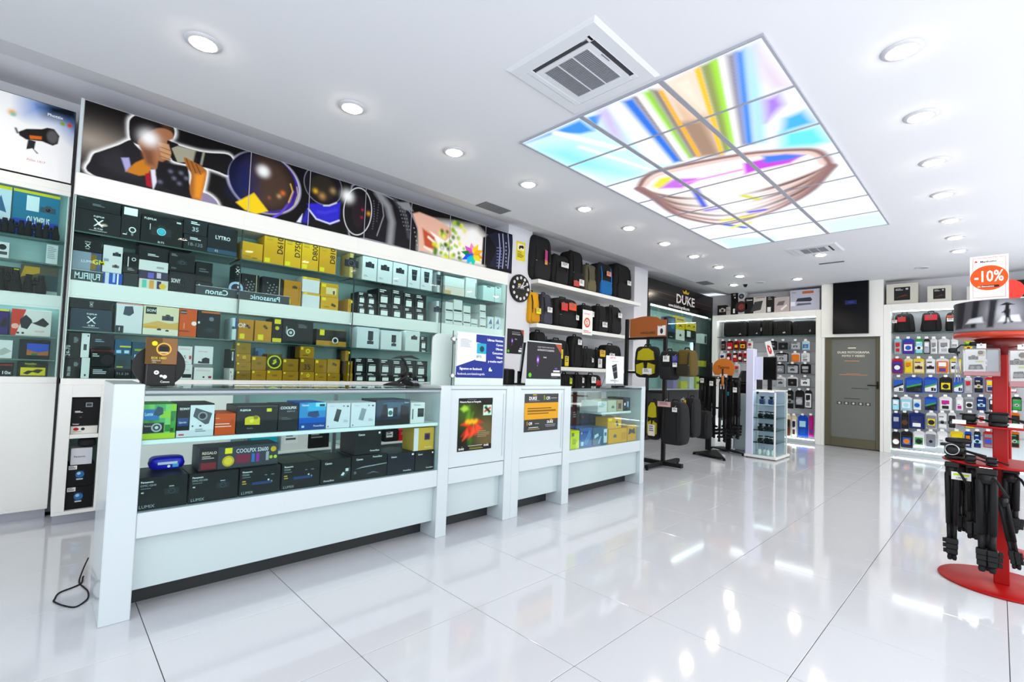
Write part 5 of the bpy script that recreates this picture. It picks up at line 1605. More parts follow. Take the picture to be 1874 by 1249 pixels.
crow(.463, SD, [(1045, 1060, 742, '#26282e', 'tall grey-black cylinder carton by the near post', lambda p: p.greek(.2, .8, .4, 3, .03, '#888'), .21, .1), (1063, 1078, 758, '#1f2c4a', 'tall navy carton behind the blue one', lambda p: p.r(.1, .3, .4, .36, wt).r(.1, .22, .4, .28, wt).c(.2, .9, .04, '#c83a4a'), .21, .12), (1085, 1101, 757, '#23324c', 'tall slate carton behind the bow carton', lambda p: p.r(.2, .3, .5, .5, '#c8d4e4'), .21, .12)], GD)
zc = zon(1130, 785, x=XS)
carton('camera_carton', 'small yellow carton with a lens picture atop the first large yellow one', 'box', GD, XS - .01, yon(1114, .75, XS), yon(1139, .75, XS), zc + .001, zc + .115, .15, '#e0b01a', lambda p: p.lens(.68, .45, .28, '#3c3a48', '#7a7a8a', .5).r(.05, .7, .3, .92, '#f0e01a'))
crow(.785, ' on the short shelf of the far counter', [
    (1094, 1111, 735, '#dfe3e2', 'small white carton', lambda p: p.greek(.1, .8, .7, 4, .06, '#8aa')), (1112, 1128, 733, '#c9cdb6', 'small carton with a leafy picture', lambda p: p.cam(.6, .4, .22, '#4a5a50', '#aab')), (1129, 1140, 732, '#b39b82', 'small tan carton', lambda p: p.r(.2, .2, .7, .7, '#5a4a40')), (1141, 1153, 728, '#1d2436', 'small navy carton with white strokes', lambda p: p.r(.1, .4, .3, .6, wt).r(.5, .3, .8, .7, '#8aa0c8')),
], GD)

# ---- on the counter top
# round black display with a golden card
c = at(292, 668, x=-.45)
t = thing('round_display', 'round black tabletop display with a golden card and white circles', 'display stand', (c.x, c.y, 1.023))
R_ = (zon(292, 625, x=-.45) - 1.023) / 2 * .94
zc = 1.023 + R_ * .97
mb = MB()
pts = []
for i in range(40):
    a = 2 * math.pi * i / 40
    pts.append((c.y + R_ * math.cos(a) * 1.02, max(1.024, zc + R_ * math.sin(a))))
mb.prism(pts, 'x', -.458, -.442)
obj('disc', mb, BLACKP, t)
obj('foot', MB().prism([(c.x - .1, 1.0235), (c.x - .02, 1.0235), (c.x - .016, 1.12)], 'y', c.y - R_ * .62, c.y - R_ * .5), BLACKP, t)
obj('base_plate', MB().box((c.x - .03, c.y - .035, 1.0232), (c.x + .07, c.y + .09, 1.028), .001), ACRYL, t)
cw, ch = R_ * 1.16, R_ * 2.3
obj('card_box', MB().box((-.44, c.y - cw * .5, 1.029), (-.405, c.y + cw * .5, 1.029 + R_ * .98), .002), BLACKP, t)
cb = obj('golden_card', MB().box((-.43, c.y - cw * .52, 1.029 + R_ * .985), (-.408, c.y + cw * .52, 1.029 + R_ * 2.22), .002), PLAST, t, color='#7a5216')
p = facing_x(-.4049, c.y - cw * .5, 1.029, cw, R_ * .98)
p.c(.36, .62, .1, wt).c(.52, .46, .06, wt).c(.64, .42, .09, '#e8e8ee').c(.36, .62, .04, '#888').t('Canon', .5, .14, .1, wt, 'l', True, wmax=.36).r(.04, 0, .05, 1.0, '#6a6a6e')
p.build('lettering', t)
p = facing_x(-.4078, c.y - cw * .52, 1.029 + R_ * .985, cw * 1.04, R_ * 1.235)
p.r(0, 0, .5, 1, '#5c4014').c(.56, .58, .24, '#d8a848', 28).c(.56, .58, .19, '#4a3418', 28).r(.42, .5, .7, .68, '#15131a').r(.42, .42, .7, .48, '#d8b878').c(.26, .78, .09, '#e8d018').t('EOS 100D', .18, .2, .08, '#e0c83a', 'l', True, wmax=.5).t('PREMIOS', .2, .12, .05, '#d8d0c0', wmax=.4).t('TIPA', .2, .05, .05, '#d8d0c0', wmax=.3)
p.build('print', t)

# frosted rounded screen beside the sign
y0, y1 = yon(789, 1.2, -.5), yon(832, 1.2, -.5)
z1 = zon(810, 611, x=-.5)
pts = [(y1, ZT + .0005), (y1, z1)] + [(y0 + .06 - .06 * math.sin(a), z1 - .06 + .06 * math.cos(a)) for a in [i * math.pi / 16 for i in range(9)]] + [(y0, ZT - .017)]
t = thing('frosted_screen', 'pale green frosted glass screen with one rounded corner on the counter', 'screen', (-.5, (y0 + y1) / 2, ZT))
y0 = max(y0, 1.612)
obj('glass_sheet', MB().prism([(max(a, 1.61), b) for a, b in pts], 'x', -.505, -.495), FROST, t)
for zz in (1.1, 1.36):
    obj('clamp', MB().box((-.51, y1 - .03, zz - .012), (-.49, y1 - .006, zz + .012), .003), STEEL, t)


def acrylic_sign(l, r, tp, bt, x, z0, label, painter, name='acrylic_sign'):
    ya, yb = yon(l, 1.25, x), yon(r, 1.25, x)
    z1, zb = zon((l + r) / 2, tp, x=x), zon((l + r) / 2, bt, x=x)
    t = thing(name, label, 'sign', (x, (ya + yb) / 2, z0))
    a = obj('acrylic_sheet', MB().box((x - .004, ya, z0 + .0005), (x + .001, yb, z1 + .01), .001), FROST, t)
    obj('sign_print', MB().box((x + .0015, ya + .006, zb), (x + .0035, yb - .006, z1)), mat('sign_print_dark', '#18181c', rough=.35), t)
    p = facing_x(x + .0035, ya + .006, zb, yb - ya - .012, z1 - zb)
    painter(p)
    p.build('lettering', t)
    return t, ya, yb, z1


def fb(p):
    p.r(0, 0, 1, 1, '#152a86').poly([(0, .25), (.38, .42), (.38, 1), (0, 1)], '#eef1f6').poly([(.38, .4), (.38, .82), (.6, .78), (.6, .38)], '#dfe8f2').r(.4, .56, .6, .8, '#1aa0c0').c(.51, .67, .07, '#0c3a4a').poly([(0, .25), (.38, .42), (.6, .38), (.6, .46), (.38, .44)], '#e8ecf4')
    for i, s_ in enumerate(('Ultimas Noticias', 'Cursos', 'Ofertas', 'Concursos', 'Videos', 'y mucho mas!!!')):
        p.t(s_, .97, .87 - .1 * i, .055, '#ffffff', 'r', True, wmax=.5)
    p.t('Siguenos en facebook', .06, .18, .055, '#ffffff', 'l', True, wmax=.58).t('facebook.com/dukefotografia', .02, .065, .05, '#ffffff', 'l', False, wmax=.72)
    p.r(.67, .16, .71, .22, wt).r(.7, .16, .74, .2, wt).r(.685, .2, .705, .25, wt).greek(.06, .86, .25, 7, .015, '#b0b4bc').t('EFTI', .4, .46, .06, '#3a5a3a', wmax=.16)


t, ya, yb, z1 = acrylic_sign(834, 922, 613, 692, -.36, ZT, 'blue and white news sign in an acrylic holder on the white counter', fb)
for zz in (z1 - .05, ZT + .07):
    s_ = obj('stand_off', MB().tube([(-.36, ya - .03, zz), (-.36, ya + .004, zz)], .006), STEEL, t)
    obj('cap', MB().lathe((-.36, ya - .03, zz), [(.014, -.012), (.014, .012)], 12, 'x'), STEEL, s_)
obj('rod', MB().tube([(-.36, ya - .03, ZT), (-.36, ya - .03, z1 + .01)], .003), BLACKP, t)


def astro(p):
    p.r(0, 0, 1, 1, '#1d1a20').poly([(.8, 1), (1, 1), (1, .72)], '#a8482a').t('CURSO TEORICO PRACTICO DE', .28, .86, .035, '#cfcfd4', 'l', False, wmax=.5).t('ASTROFOTOGRAFIA', .28, .77, .055, '#e8e8ec', 'l', False, wmax=.52)
    for r_, c_ in ((.14, '#3a2050'), (.1, '#6a38a0'), (.06, '#b880e0'), (.025, '#f0e0ff')):
        p.c(.3, .52, r_, c_, 20, .55)
    p.t('DUKE', .46, .58, .035, wt, 'l', True, wmax=.16).c(.29, .36, .015, '#a880c0', 8).c(.09, .1, .06, '#5ac81a').r(.76, .2, .96, .25, '#d8d8e0').r(.7, .09, .98, .17, '#e8eaf0').r(.8, .28, .88, .32, '#7a4ab0').greek(.7, .05, .28, 1, .01, '#888')


acrylic_sign(963, 1027, 628, 694, -.4, ZT, 'black astronomy course sign with purple nebula on the counter', astro)


def sam(p):
    p.r(0, 0, 1, 1, '#e9ebf0').t('SAMYANG', .2, .9, .06, '#e0384a', 'l', True, wmax=.6).r(.3, .8, .7, .815, '#999').lens(.5, .45, .27, '#1e2026', '#6a6e78', .25).greek(.25, .12, .5, 2, .015, '#888').c(.5, .06, .02, '#444')


y0, y1 = yon(1109, 1.2, -.5), yon(1141, 1.2, -.5)
z1 = zon(1125, 652, x=-.5)
t = thing('lens_placard', 'pale lens advertisement card on a wire stand on the far glass counter', 'sign', (-.5, (y0 + y1) / 2, 1.023))
obj('placard', MB().box((-.503, y0, 1.06), (-.5, y1, z1)), PAPER, t)
for yy in (y0 + .04, y1 - .04):
    obj('wire_leg', MB().tube([(-.4, yy, 1.026), (-.5, yy, 1.03), (-.506, yy, 1.2), (-.58, yy, 1.026)], .003, 6), STEEL, t)
p = facing_x(-.4995, y0, 1.06, y1 - y0, z1 - 1.06)
sam(p)
p.build('lettering', t)
o = thing('clear_tray', 'flat clear tray at the foot of the lens placard', 'tray', (-.42, yon(1120, 1.03, -.4), 1.023))
yy = yon(1130, 1.03, -.4)
obj('tray_base', MB().box((-.385, yy - .14, 1.0235), (-.31, yy + .14, 1.03), .002), ACRYL, o)
obj('tray_rim', MB().box((-.385, yy - .14, 1.03), (-.379, yy + .14, 1.045), .001), ACRYL, o)

# desk lamp / telephone group at the far end of the long glass top
y = yon(735, 1.05, -.6)
t = thing('desk_lamp', 'black desk lamp with a bent neck on the long glass counter', 'lamp', (-.6, y, 1.023))
obj('lamp_base', MB().lathe((-.6, yon(722, 1.03, -.6), 1.0232), [(.075, 0), (.08, .008), (.05, .02), (.016, .03)], 24), BLACKP, t)
yb_ = yon(752, 1.03, -.6)
obj('neck', MB().tube([(-.6, yon(724, 1.03, -.6), 1.04), (-.6, yb_ - .045, 1.09), (-.6, yb_ - .03, 1.14), (-.6, yb_ - .06, 1.2), (-.6, yb_ - .1, 1.235)], [.013, .012, .01, .009, .009], 10), BLACKP, t)
obj('lamp_head', MB().prism([(yon(718, 1.2, -.6), 1.215), (yon(730, 1.2, -.6), 1.235), (yb_ - .02, 1.245), (yon(766, 1.2, -.6), 1.22), (yb_ - .02, 1.23)], 'x', -.625, -.575), BLACKP, t)
y = yon(752, 1.05, -.62)
t = thing('telephone', 'low black telephone beside the desk lamp on the counter', 'telephone', (-.62, y, 1.023))
obj('phone_body', MB().prism([(-.7, 1.0232), (-.54, 1.0232), (-.54, 1.04), (-.7, 1.085)], 'y', y - .03, y + .02), BLACKP, t)
obj('handset', MB().tube([(-.68, y - .04, 1.09), (-.66, y - .025, 1.112), (-.66, y + .02, 1.112), (-.68, y + .04, 1.095)], [.02, .014, .014, .02], 10), BLACKP, t)
for i in range(3):
    for j in range(3):
        obj('key', MB().box((-.6 + .018 * i, y - .02 + .02 * j, 1.04 + (.6 - .018 * i - .54) * .28), (-.588 + .018 * i, y - .008 + .02 * j, 1.062 - .018 * i * .28)), GREYM, t)
# monitor and receipt printer behind the counter fronts
y = yon(951, 1.2, -.62)
t = thing('monitor', 'black monitor seen from its edge behind the counter', 'monitor', (-.62, y, ZT))
obj('foot', MB().lathe((-.6, y, ZT + .0005), [(.1, 0), (.1, .008), (.03, .014)], 24), BLACKP, t)
obj('stand', MB().box((-.63, y - .02, ZT + .012), (-.61, y + .02, ZT + .12), .004), BLACKP, t)
z1 = zon(955, 628, x=-.62)
obj('screen', MB().add([(-.5, y - .1, 1.075), (-.53, y - .02, z1), (-.72, y + .17, z1), (-.69, y + .1, 1.075), (-.52, y - .1, 1.075), (-.55, y - .03, z1), (-.74, y + .15, z1), (-.71, y + .08, 1.075)], [(0, 3, 2, 1), (4, 5, 6, 7), (0, 1, 5, 4), (1, 2, 6, 5), (2, 3, 7, 6), (3, 0, 4, 7)]), BLACKG, t)
y0, y1 = yon(921, 1.1, -.6), yon(936, 1.1, -.6)
t = thing('receipt_printer', 'black receipt printer behind the blue news sign', 'printer', (-.6, (y0 + y1) / 2, ZT))
obj('printer_body', MB().box((-.68, y0, ZT + .0005), (-.55, y1, ZT + .135), .012), BLACKP, t)
obj('paper_slot', MB().box((-.64, y0 + .015, ZT + .133), (-.625, y1 - .015, ZT + .138)), STEEL, t)

# ================================================================== bags
def bag(l, r, tp, bt, ax, pos, dep, col, label, group, zb=None, pocket=None, tagc=None, seed=0, accent=None, lump=.02, kind='camera_bag', cat='bag', taper=.1, handle=True, e=.45):
    """soft bag filling a pixel box on the plane ax=pos; front face there"""
    zcap = next((b for a, b in zip(BZ[1:], BZ[:-1]) if zb is not None and abs(a - zb) < .002), 9) - .1 if ax == 'x' else (2.37 if zb else 9)
    if ax == 'x':
        zt, z0 = zon((l + r) / 2, tp, x=pos), zon((l + r) / 2, bt, x=pos)
        zt = min(zt, zcap)
        z0 = zb if zb is not None else z0
        zm = (z0 + zt) / 2
        a0, a1 = yon(l, zm, pos), yon(r, zm, pos)
        u, n = Y_, X_
        c = Vector((pos - dep / 2, (a0 + a1) / 2, zm))
    else:
        zt, z0 = zon((l + r) / 2, tp, y=pos), zon((l + r) / 2, bt, y=pos)
        zt = min(zt, zcap)
        z0 = zb if zb is not None else z0
        zm = (z0 + zt) / 2
        a0, a1 = xon(l, zm, pos), xon(r, zm, pos)
        u, n = X_, -Y_
        c = Vector(((a0 + a1) / 2, pos + dep / 2, zm))
    W, H = a1 - a0, zt - z0
    base = Vector((c.x, c.y, z0))
    t = thing(kind, label, cat, base, group)
    obj('bag_body', MB().blob(c + Z_ * .001, u, Z_, n, W * (.52 if ax == 'x' else .495), H / 2, dep / 2, e * .8, taper, 24, 12, lump, seed), FABRIC, t, color=col)
    if pocket:
        ph = H * .44
        obj('front_pocket', MB().blob(base + Z_ * (ph * .55 + .002) + n * (dep * .42), u, Z_, n, W * .38, ph / 2, dep * .16, .4, .06, 20, 8, lump, seed + 3), FABRIC, t, color=pocket)
        obj('zip', MB().tube([base + Z_ * (ph * .95) + n * (dep * .53) + u * (W * .34 * k) for k in (-1, -.5, 0, .5, 1)], .0035, 6), GREYM if seed % 2 else BLACKP, t)
    if handle:
        top = base + Z_ * (H * .985)
        obj('carry_handle', MB().tube([top - u * W * .14, top - u * W * .11 + Z_ * .03, top + u * W * .11 + Z_ * .03, top + u * W * .14], .009, 8), FABRIC, t, color='#1c1c1e')
    for s_ in (-1, 1):
        q = base + u * (s_ * W * .3) + n * (dep * .47)
        obj('strap', MB().tube([q + Z_ * H * .12, q + n * .012 + Z_ * H * .35, q + n * .012 + Z_ * H * .65, q - n * .01 + Z_ * H * .88], .008, 6), FABRIC, t, color=accent or '#26262a')
    for k, (tu, tv, tw, th, tc) in enumerate(tagc or []):
        q = base + u * (W * (tu - .5)) + Z_ * (H * tv) + n * (dep * .5 + .035)
        mb = MB().add([q, q + u * W * tw, q + u * W * tw + Z_ * H * th, q + Z_ * H * th, q - n * .002, q + u * W * tw - n * .002, q + u * W * tw + Z_ * H * th - n * .002, q + Z_ * H * th - n * .002], [(0, 1, 2, 3), (7, 6, 5, 4), (0, 4, 5, 1), (1, 5, 6, 2), (2, 6, 7, 3), (3, 7, 4, 0)])
        g = obj('price_tag', mb, PLAST, t, color=tc)
        obj('tag_string', MB().tube([q + u * W * tw / 2 + Z_ * H * th, q + u * W * tw / 2 + Z_ * (H * th + .02) - n * .036], .0012, 5), PAPER, g)
        P = Print(q, u, Z_, n, W * tw, H * th)
        P.greek(.15, .8, .7, 3, .1, '#6a6a70', k + seed).build('print', g)
    return t


SHX = -1.93
bs = thing('bag_shelves', 'white wall shelves carrying rows of camera bags between two white pillars', 'shelf', (-2.2, 5.7, .7))
BZ = [2.415, 1.815, 1.243, .72]
for z in BZ:
    obj('shelf_board', MB().box((XL, 4.362, z - .055), (SHX, 7.018, z), .003), CREAM, bs)
obj('back_board', MB().box((XL, 4.362, .3), (XL + .02, 7.018, 2.95)), WALLM, bs)
BG = 'camera bags on the wall shelves'
XBG = SHX - .06
Wt, Or, Ye = '#f2f2f0', '#d8482a', '#e6d21a'
bag(974, 1012, 431, 514, 'x', XBG, .3, '#17181d', 'large black backpack with a magenta and orange strap tag, next to the pillar', BG, BZ[0], '#25262c', [(.52, .45, .12, .22, '#c0248a'), (.52, .36, .12, .09, '#e89a1a')], 1, taper=.04)
bag(1013, 1043, 466, 520, 'x', XBG - .01, .26, '#16171b', 'upright black backpack with a white price card on the top shelf', BG, BZ[0], '#1d1e22', [(.35, .58, .45, .16, Wt)], 2, taper=.04)
bag(1045, 1070, 459, 525, 'x', XBG - .02, .28, '#131418', 'black backpack with a red and white hanging tag on the top shelf', BG, BZ[0], '#1b1c20', [(.1, .06, .4, .14, '#cc2a1c'), (.5, .1, .35, .16, Wt)], 3)
bag(1073, 1094, 484, 532, 'x', XBG, .2, '#5d5848', 'small olive backpack with dark straps on the top shelf', BG, BZ[0], '#6c6650', None, 4, accent='#24231f')
bag(1095, 1124, 482, 538, 'x', XBG, .24, '#16181d', 'black backpack with bright blue trim on the top shelf', BG, BZ[0], '#1d6ea8', [(.4, .6, .28, .14, '#e8a08a')], 5, accent='#2a8ad8')
bag(1126, 1160, 483, 546, 'x', XBG, .28, '#121317', 'plump black backpack with a small white tag, by the far pillar', BG, BZ[0], '#191a1e', [(.55, .42, .2, .12, Wt)], 6, taper=.2)
bag(970, 991, 534, 590, 'x', XBG, .2, '#d9a40e', 'mustard yellow backpack at the near end of the second shelf', BG, BZ[1], '#c8940c', [(.4, .3, .4, .18, '#e8dc1a')], 7, taper=.2)
bag(992, 1014, 538, 592, 'x', XBG, .2, '#3b3d49', 'slate grey backpack with a white tag on the second shelf', BG, BZ[1], '#454754', [(.3, .4, .4, .16, Wt)], 8, taper=.2)
bag(1017, 1062, 546, 598, 'x', XBG, .24, '#15161a', 'wide black shoulder bag with orange wrapping on the second shelf', BG, BZ[1], '#1c1d21', [(.15, .55, .25, .25, '#d8482a'), (.45, .6, .3, .24, '#e06038'), (.75, .3, .12, .16, Wt)], 9, taper=.15)
bag(1067, 1087, 558, 602, 'x', XBG - .05, .2, '#18191d', 'black backpack behind the red and white placard', BG, BZ[1], '#202126', [(.6, .55, .25, .2, Wt)], 10)
bag(1093, 1115, 559, 606, 'x', XBG, .22, '#1a1b20', 'black sling bag with a low white tag on the second shelf', BG, BZ[1], '#24252b', [(.3, .2, .4, .18, Wt)], 11, taper=.25)
bag(1116, 1140, 561, 609, 'x', XBG, .22, '#15161a', 'black backpack with a high white tag at the far end of the second shelf', BG, BZ[1], '#1d1e23', [(.5, .6, .28, .16, Wt)], 12, taper=.2)
bag(978, 1006, 606, 664, 'x', XBG, .2, '#141519', 'round-topped black bag behind the astronomy sign', BG, BZ[2], '#1b1c20', None, 13, taper=.3)
bag(1008, 1044, 622, 668, 'x', XBG - .03, .2, '#16171b', 'black bag with yellow tags peeking past the astronomy sign', BG, BZ[2], '#1c1d21', [(.3, .3, .22, .34, Ye), (.62, .04, .2, .36, '#e0cc1a')], 14)
bag(1048, 1068, 612, 669, 'x', XBG, .16, '#17181c', 'tall narrow black lens case with a white tag on the third shelf', BG, BZ[2], None, [(.3, .72, .36, .16, Wt)], 15, taper=.02)
bag(1069, 1091, 638, 672, 'x', XBG, .18, '#15161a', 'boxy black shoulder bag on the third shelf', BG, BZ[2], '#1e1f24', [(.5, .3, .14, .2, Wt)], 16, taper=.02)
bag(1093, 1107, 640, 674, 'x', XBG, .18, '#18191d', 'small black bag with a yellow tag on the third shelf', BG, BZ[2], None, [(.1, .62, .7, .34, '#e8b81a'), (-.1, .05, .5, .45, Wt)], 17, taper=.05)
bag(1109, 1140, 632, 674, 'x', XBG, .2, '#141519', 'black bag with a white card at the far end of the third shelf', BG, BZ[2], '#1b1c20', [(.1, .4, .3, .24, Wt)], 18)
bag(1030, 1052, 680, 704, 'x', XBG, .2, '#17181c', 'black bag with a yellow-green tag on the lowest shelf', BG, BZ[3], None, [(.4, .66, .2, .2, '#c8d81a')], 19)
bag(1054, 1074, 680, 706, 'x', XBG, .2, '#18191d', 'black bag with a tiny white tag on the lowest shelf', BG, BZ[3], None, [(.4, .7, .16, .18, Wt)], 20)
bag(1076, 1104, 678, 706, 'x', XBG, .22, '#1a2a24', 'dark green bag with a red and white tag on the lowest shelf', BG, BZ[3], None, [(.1, .7, .28, .22, Wt), (.4, .62, .3, .18, '#c81a2a')], 21)
y0, y1 = yon(1064, 2, SHX - .02), yon(1082, 2, SHX - .02)
z1 = zon(1073, 566, x=SHX - .02)
t = thing('shelf_placard', 'white shelf card with red emblem hanging over the second bag shelf', 'sign', (SHX + .004, (y0 + y1) / 2, 1.77))
obj('card', MB().box((SHX + .002, y0, 1.74), (SHX + .005, y1, z1 - .02)), PAPER, t)
p = facing_x(SHX + .005, y0, 1.74, y1 - y0, z1 - .02 - 1.74)
p.t('SAMYANG', .12, .82, .06, '#d83a3a', wmax=.7).c(.45, .5, .2, '#e0583a', 20).c(.45, .5, .13, '#f6e8e0', 20).t('S', .34, .4, .18, '#d83a2a', 'l', True).greek(.1, .15, .8, 2, .03, '#c88')
p.build('lettering', t)

# things fixed to the first pillar
PX = -2.06
c = at(953, 528, x=PX + .03)
t = thing('wall_clock', 'round black wall clock with white hour marks on the white pillar', 'clock', (PX, c.y, c.z))
R_ = (zon(953, 502, x=PX + .03) - zon(953, 553, x=PX + .03)) / 2
obj('clock_case', MB().lathe((PX, c.y, c.z), [(R_, .0005), (R_, .026), (R_ * .97, .03)], 40, 'x'), BLACKP, t)
obj('dial', MB().lathe((PX, c.y, c.z), [(R_ * .95, .03), (R_ * .95, .031)], 40, 'x'), BLACKG, t)
for i in range(12):
    p = Print((PX + .0312, c.y - R_, c.z - R_), Y_, Z_, X_, 2 * R_, 2 * R_)
    a = math.radians(90 - 30 * i)
    p.c(.5 + .38 * math.cos(a), .5 + .38 * math.sin(a), .055, '#e8e8e8', 12)
    p.t(str(i or 12), .5 + .38 * math.cos(a), .475 + .38 * math.sin(a), .06, '#222', 'c', True)
    p.build('numeral', t)
p = Print((PX + .0312, c.y - R_, c.z - R_), Y_, Z_, X_, 2 * R_, 2 * R_)
p.t('DUKE', .36, .52, .1, wt, 'l', True, wmax=.3).r(.3, .48, .7, .49, '#aaa').r(.36, .62, .5, .66, '#d8b01a')
p.build('lettering', t)
for a, ln, wd in ((60, .55, .012), (28, .8, .008)):
    a = math.radians(a)
    obj('clock_hand', MB().tube([(PX + .036, c.y, c.z), (PX + .036, c.y + R_ * ln * math.cos(a), c.z + R_ * ln * math.sin(a))], wd * .6, 6), PAPER, t)
y0, y1, z0, z1 = px_rect(945, 961, 443, 478, PX + .002)
t = thing('cctv_notice', 'small yellow notice with a camera emblem high on the white pillar', 'sign', (PX, (y0 + y1) / 2, z0))
obj('notice_plate', MB().box((PX + .0002, y0, z0), (PX + .003, y1, z1), .0005), mat('yellow_plastic', '#e8d41c', rough=.4), t)
p = facing_x(PX + .003, y0, z0, y1 - y0, z1 - z0)
p.r(.12, .55, .88, .9, '#f4f0c0').poly([(.25, .62), (.3, .78), (.75, .84), (.85, .72), (.7, .66), (.5, .7), (.4, .6)], '#1a1a14').t('ZONA', .12, .42, .07, '#3a3410', 'l', True, wmax=.6).greek(.12, .34, .75, 4, .03, '#6a6010')
p.build('lettering', t)
y0, y1, z0, z1 = px_rect(928, 958, 603, 648, PX + .002)
t = thing('astro_poster', 'small dark nebula poster stuck on the white pillar behind the monitor', 'poster', (PX, (y0 + y1) / 2, z0))
obj('poster_sheet', MB().box((PX + .0002, y0, z0), (PX + .0015, y1, z1)), mat('sign_print_dark', '#18181c'), t)
p = facing_x(PX + .0015, y0, z0, y1 - y0, z1 - z0)
astro(p)
p.build('lettering', t)

# ================================================================== black branded cabinet in the corner
DX, D0, D1 = -2.05, 7.48, 10.3
BL = mat('black_laminate', '#141114', rough=0.18)
t = thing('branded_cabinet', 'black glazed corner cabinet with white crown lettering on its header', 'display cabinet', (DX - .2, (D0 + D1) / 2, 0))
obj('base_cabinet', MB().box((XL, D0, .0), (DX, D1, .9), .004), BL, t)
for a, b in ((D0 + .02, 8.29), (8.31, 9.12), (9.14, D1 - .02)):
    d = obj('base_door', MB().box((DX, a, .06), (DX + .016, b, .86), .002), BL, t)
    obj('knob', MB().lathe((DX + .016, b - .08, .72), [(.012, 0), (.014, .018), (.01, .022)], 10, 'x'), STEEL, d)
obj('header', MB().box((XL, D0, 2.49), (DX, D1, 2.955), .004), BL, t)
obj('header_line', MB().box((DX, D0 + .02, 2.64), (DX + .002, D1 - .02, 2.646)), mat('red_line', '#6a1c20', rough=.3), t)
obj('header_line', MB().box((DX, D0 + .02, 2.735), (DX + .002, D1 - .02, 2.745)), mat('red_line'), t)
for a, b in ((D0, D0 + .09), (D1 - .07, D1)):
    obj('upright', MB().box((XL, a, .9), (DX, b, 2.49), .003), BL, t)
obj('back_panel', MB().box((XL, D0 + .09, .9), (XL + .015, D1 - .07, 2.49)), mat('cabinet_interior'), t)
obj('deck', MB().box((XL, D0 + .09, .9), (DX - .02, D1 - .07, .918)), WHITE, t)
for z in (1.9, 1.4):
    s_ = obj('glass_shelf', MB().box((XL + .02, D0 + .09, z - .01), (DX - .05, D1 - .07, z)), SHELFG, t)
    obj('shelf_edge', MB().box((DX - .05, D0 + .09, z - .01), (DX - .047, D1 - .07, z)), EDGE, s_)
obj('led_strip', MB().box((DX - .09, D0 + .12, 2.478), (DX - .06, D1 - .1, 2.488)), LEDB, t)
obj('led_strip', MB().box((XL + .03, D1 - .1, 1.0), (XL + .05, D1 - .08, 2.4)), LEDM, t)
obj('glass_front', MB().box((DX - .012, D0 + .09, .92), (DX - .006, D1 - .07, 2.49)), PANE, t)
p = facing_x(DX + .0005, D0, 2.49, D1 - D0, .46)
q0, q1 = yon(1238, 2.66, DX), yon(1271, 2.66, DX)
p.t('DUKE', (q0 - D0) / (D1 - D0), .3, .4, '#f4f4f4', 'l', True, sx=1.35, wmax=(q1 - q0) / (D1 - D0))
qa, qb = yon(1223, 2.49, DX), yon(1283, 2.49, DX)
p.t('www.dukefotografia.com', (qa - D0) / (D1 - D0), .07, .14, '#f0f0f0', 'l', True, wmax=(qb - qa) / (D1 - D0))
cx_ = ((q0 + q1) / 2 - D0) / (D1 - D0)
p.poly([(cx_ - .04, .78), (cx_ - .055, .92), (cx_ - .025, .85), (cx_, .97), (cx_ + .025, .85), (cx_ + .055, .92), (cx_ + .04, .78)], '#d8b01a')
p.build('lettering', t)
GK = 'cartons in the black branded cabinet'
XD = DX - .07
row(1.9, ' on the top shelf, black branded cabinet', GK, [
    (1224, 1236, [(608, '#1b1d22', 'black carton with white dashes', lambda p: p.greek(.1, .3, .7, 1, .06, wt)), (580, '#3a4a6a', 'slate carton with a blue globe picture', lambda p: p.c(.6, .5, .3, '#2a7ab0'))]),
    (1237, 1253, [(604, '#eceae4', 'white carton with grey print', lambda p: p.cam(.5, .5, .2)), (590, '#e8c818', 'lower yellow film carton', lambda p: p.poly([(.2, .3), (.5, .7), (.8, .4), (.5, .45)], '#6a4a10')), (580, '#e6c41a', 'upper yellow film carton', lambda p: p.r(.1, .3, .9, .6, '#7a5a10'))]),
    (1255, 1274, [(605, '#23251f', 'dark carton with a white sticker', lambda p: p.r(.1, .4, .45, .9, wt)), (591, '#e8ca1a', 'wide yellow film carton', lambda p: p.poly([(.1, .3), (.3, .7), (.5, .4), (.3, .5)], '#5a3a10').poly([(.6, .3), (.8, .7), (.95, .4), (.8, .5)], '#5a3a10'))]),
    (1284, 1298, [(612, '#eef0f0', 'white carton with a black lens picture', lambda p: p.r(.55, .1, .9, .8, '#2a2c30'))]),
], xf=XD, dep=(.14, .2), name='film_carton')
row(1.4, ' on the middle shelf, black branded cabinet', GK, [(1258, 1266, [(650, '#efe9c8', 'cream carton with black spots', lambda p: p.c(.5, .5, .2, '#333'))]), (1267, 1275, [(648, '#f2e8c0', 'taller cream carton with orange print', lambda p: p.c(.4, .6, .15, '#c88a1a'))]), (1284, 1297, [(661, '#dcc81a', 'flat yellow carton', None)]), (1240, 1250, [(655, '#d8dce8', 'pale blue carton', None)])], xf=XD, dep=(.14, .2), name='film_carton')
row(.918, ' on the bottom deck, black branded cabinet', GK, [(1232, 1240, [(690, '#9a8ab8', 'lilac carton', None)]), (1246, 1258, [(698, '#d8d020', 'yellow-green carton', None)]), (1262, 1270, [(682, '#e8e8ec', 'tall white carton', None)]), (1274, 1281, [(690, '#c8d01e', 'lime carton', lambda p: p.r(.1, .4, .9, .6, '#3a4a1a'))]), (1282, 1286, [(696, '#ead81a', 'yellow carton at the far end', None)])], xf=XD, dep=(.14, .2), name='film_carton')

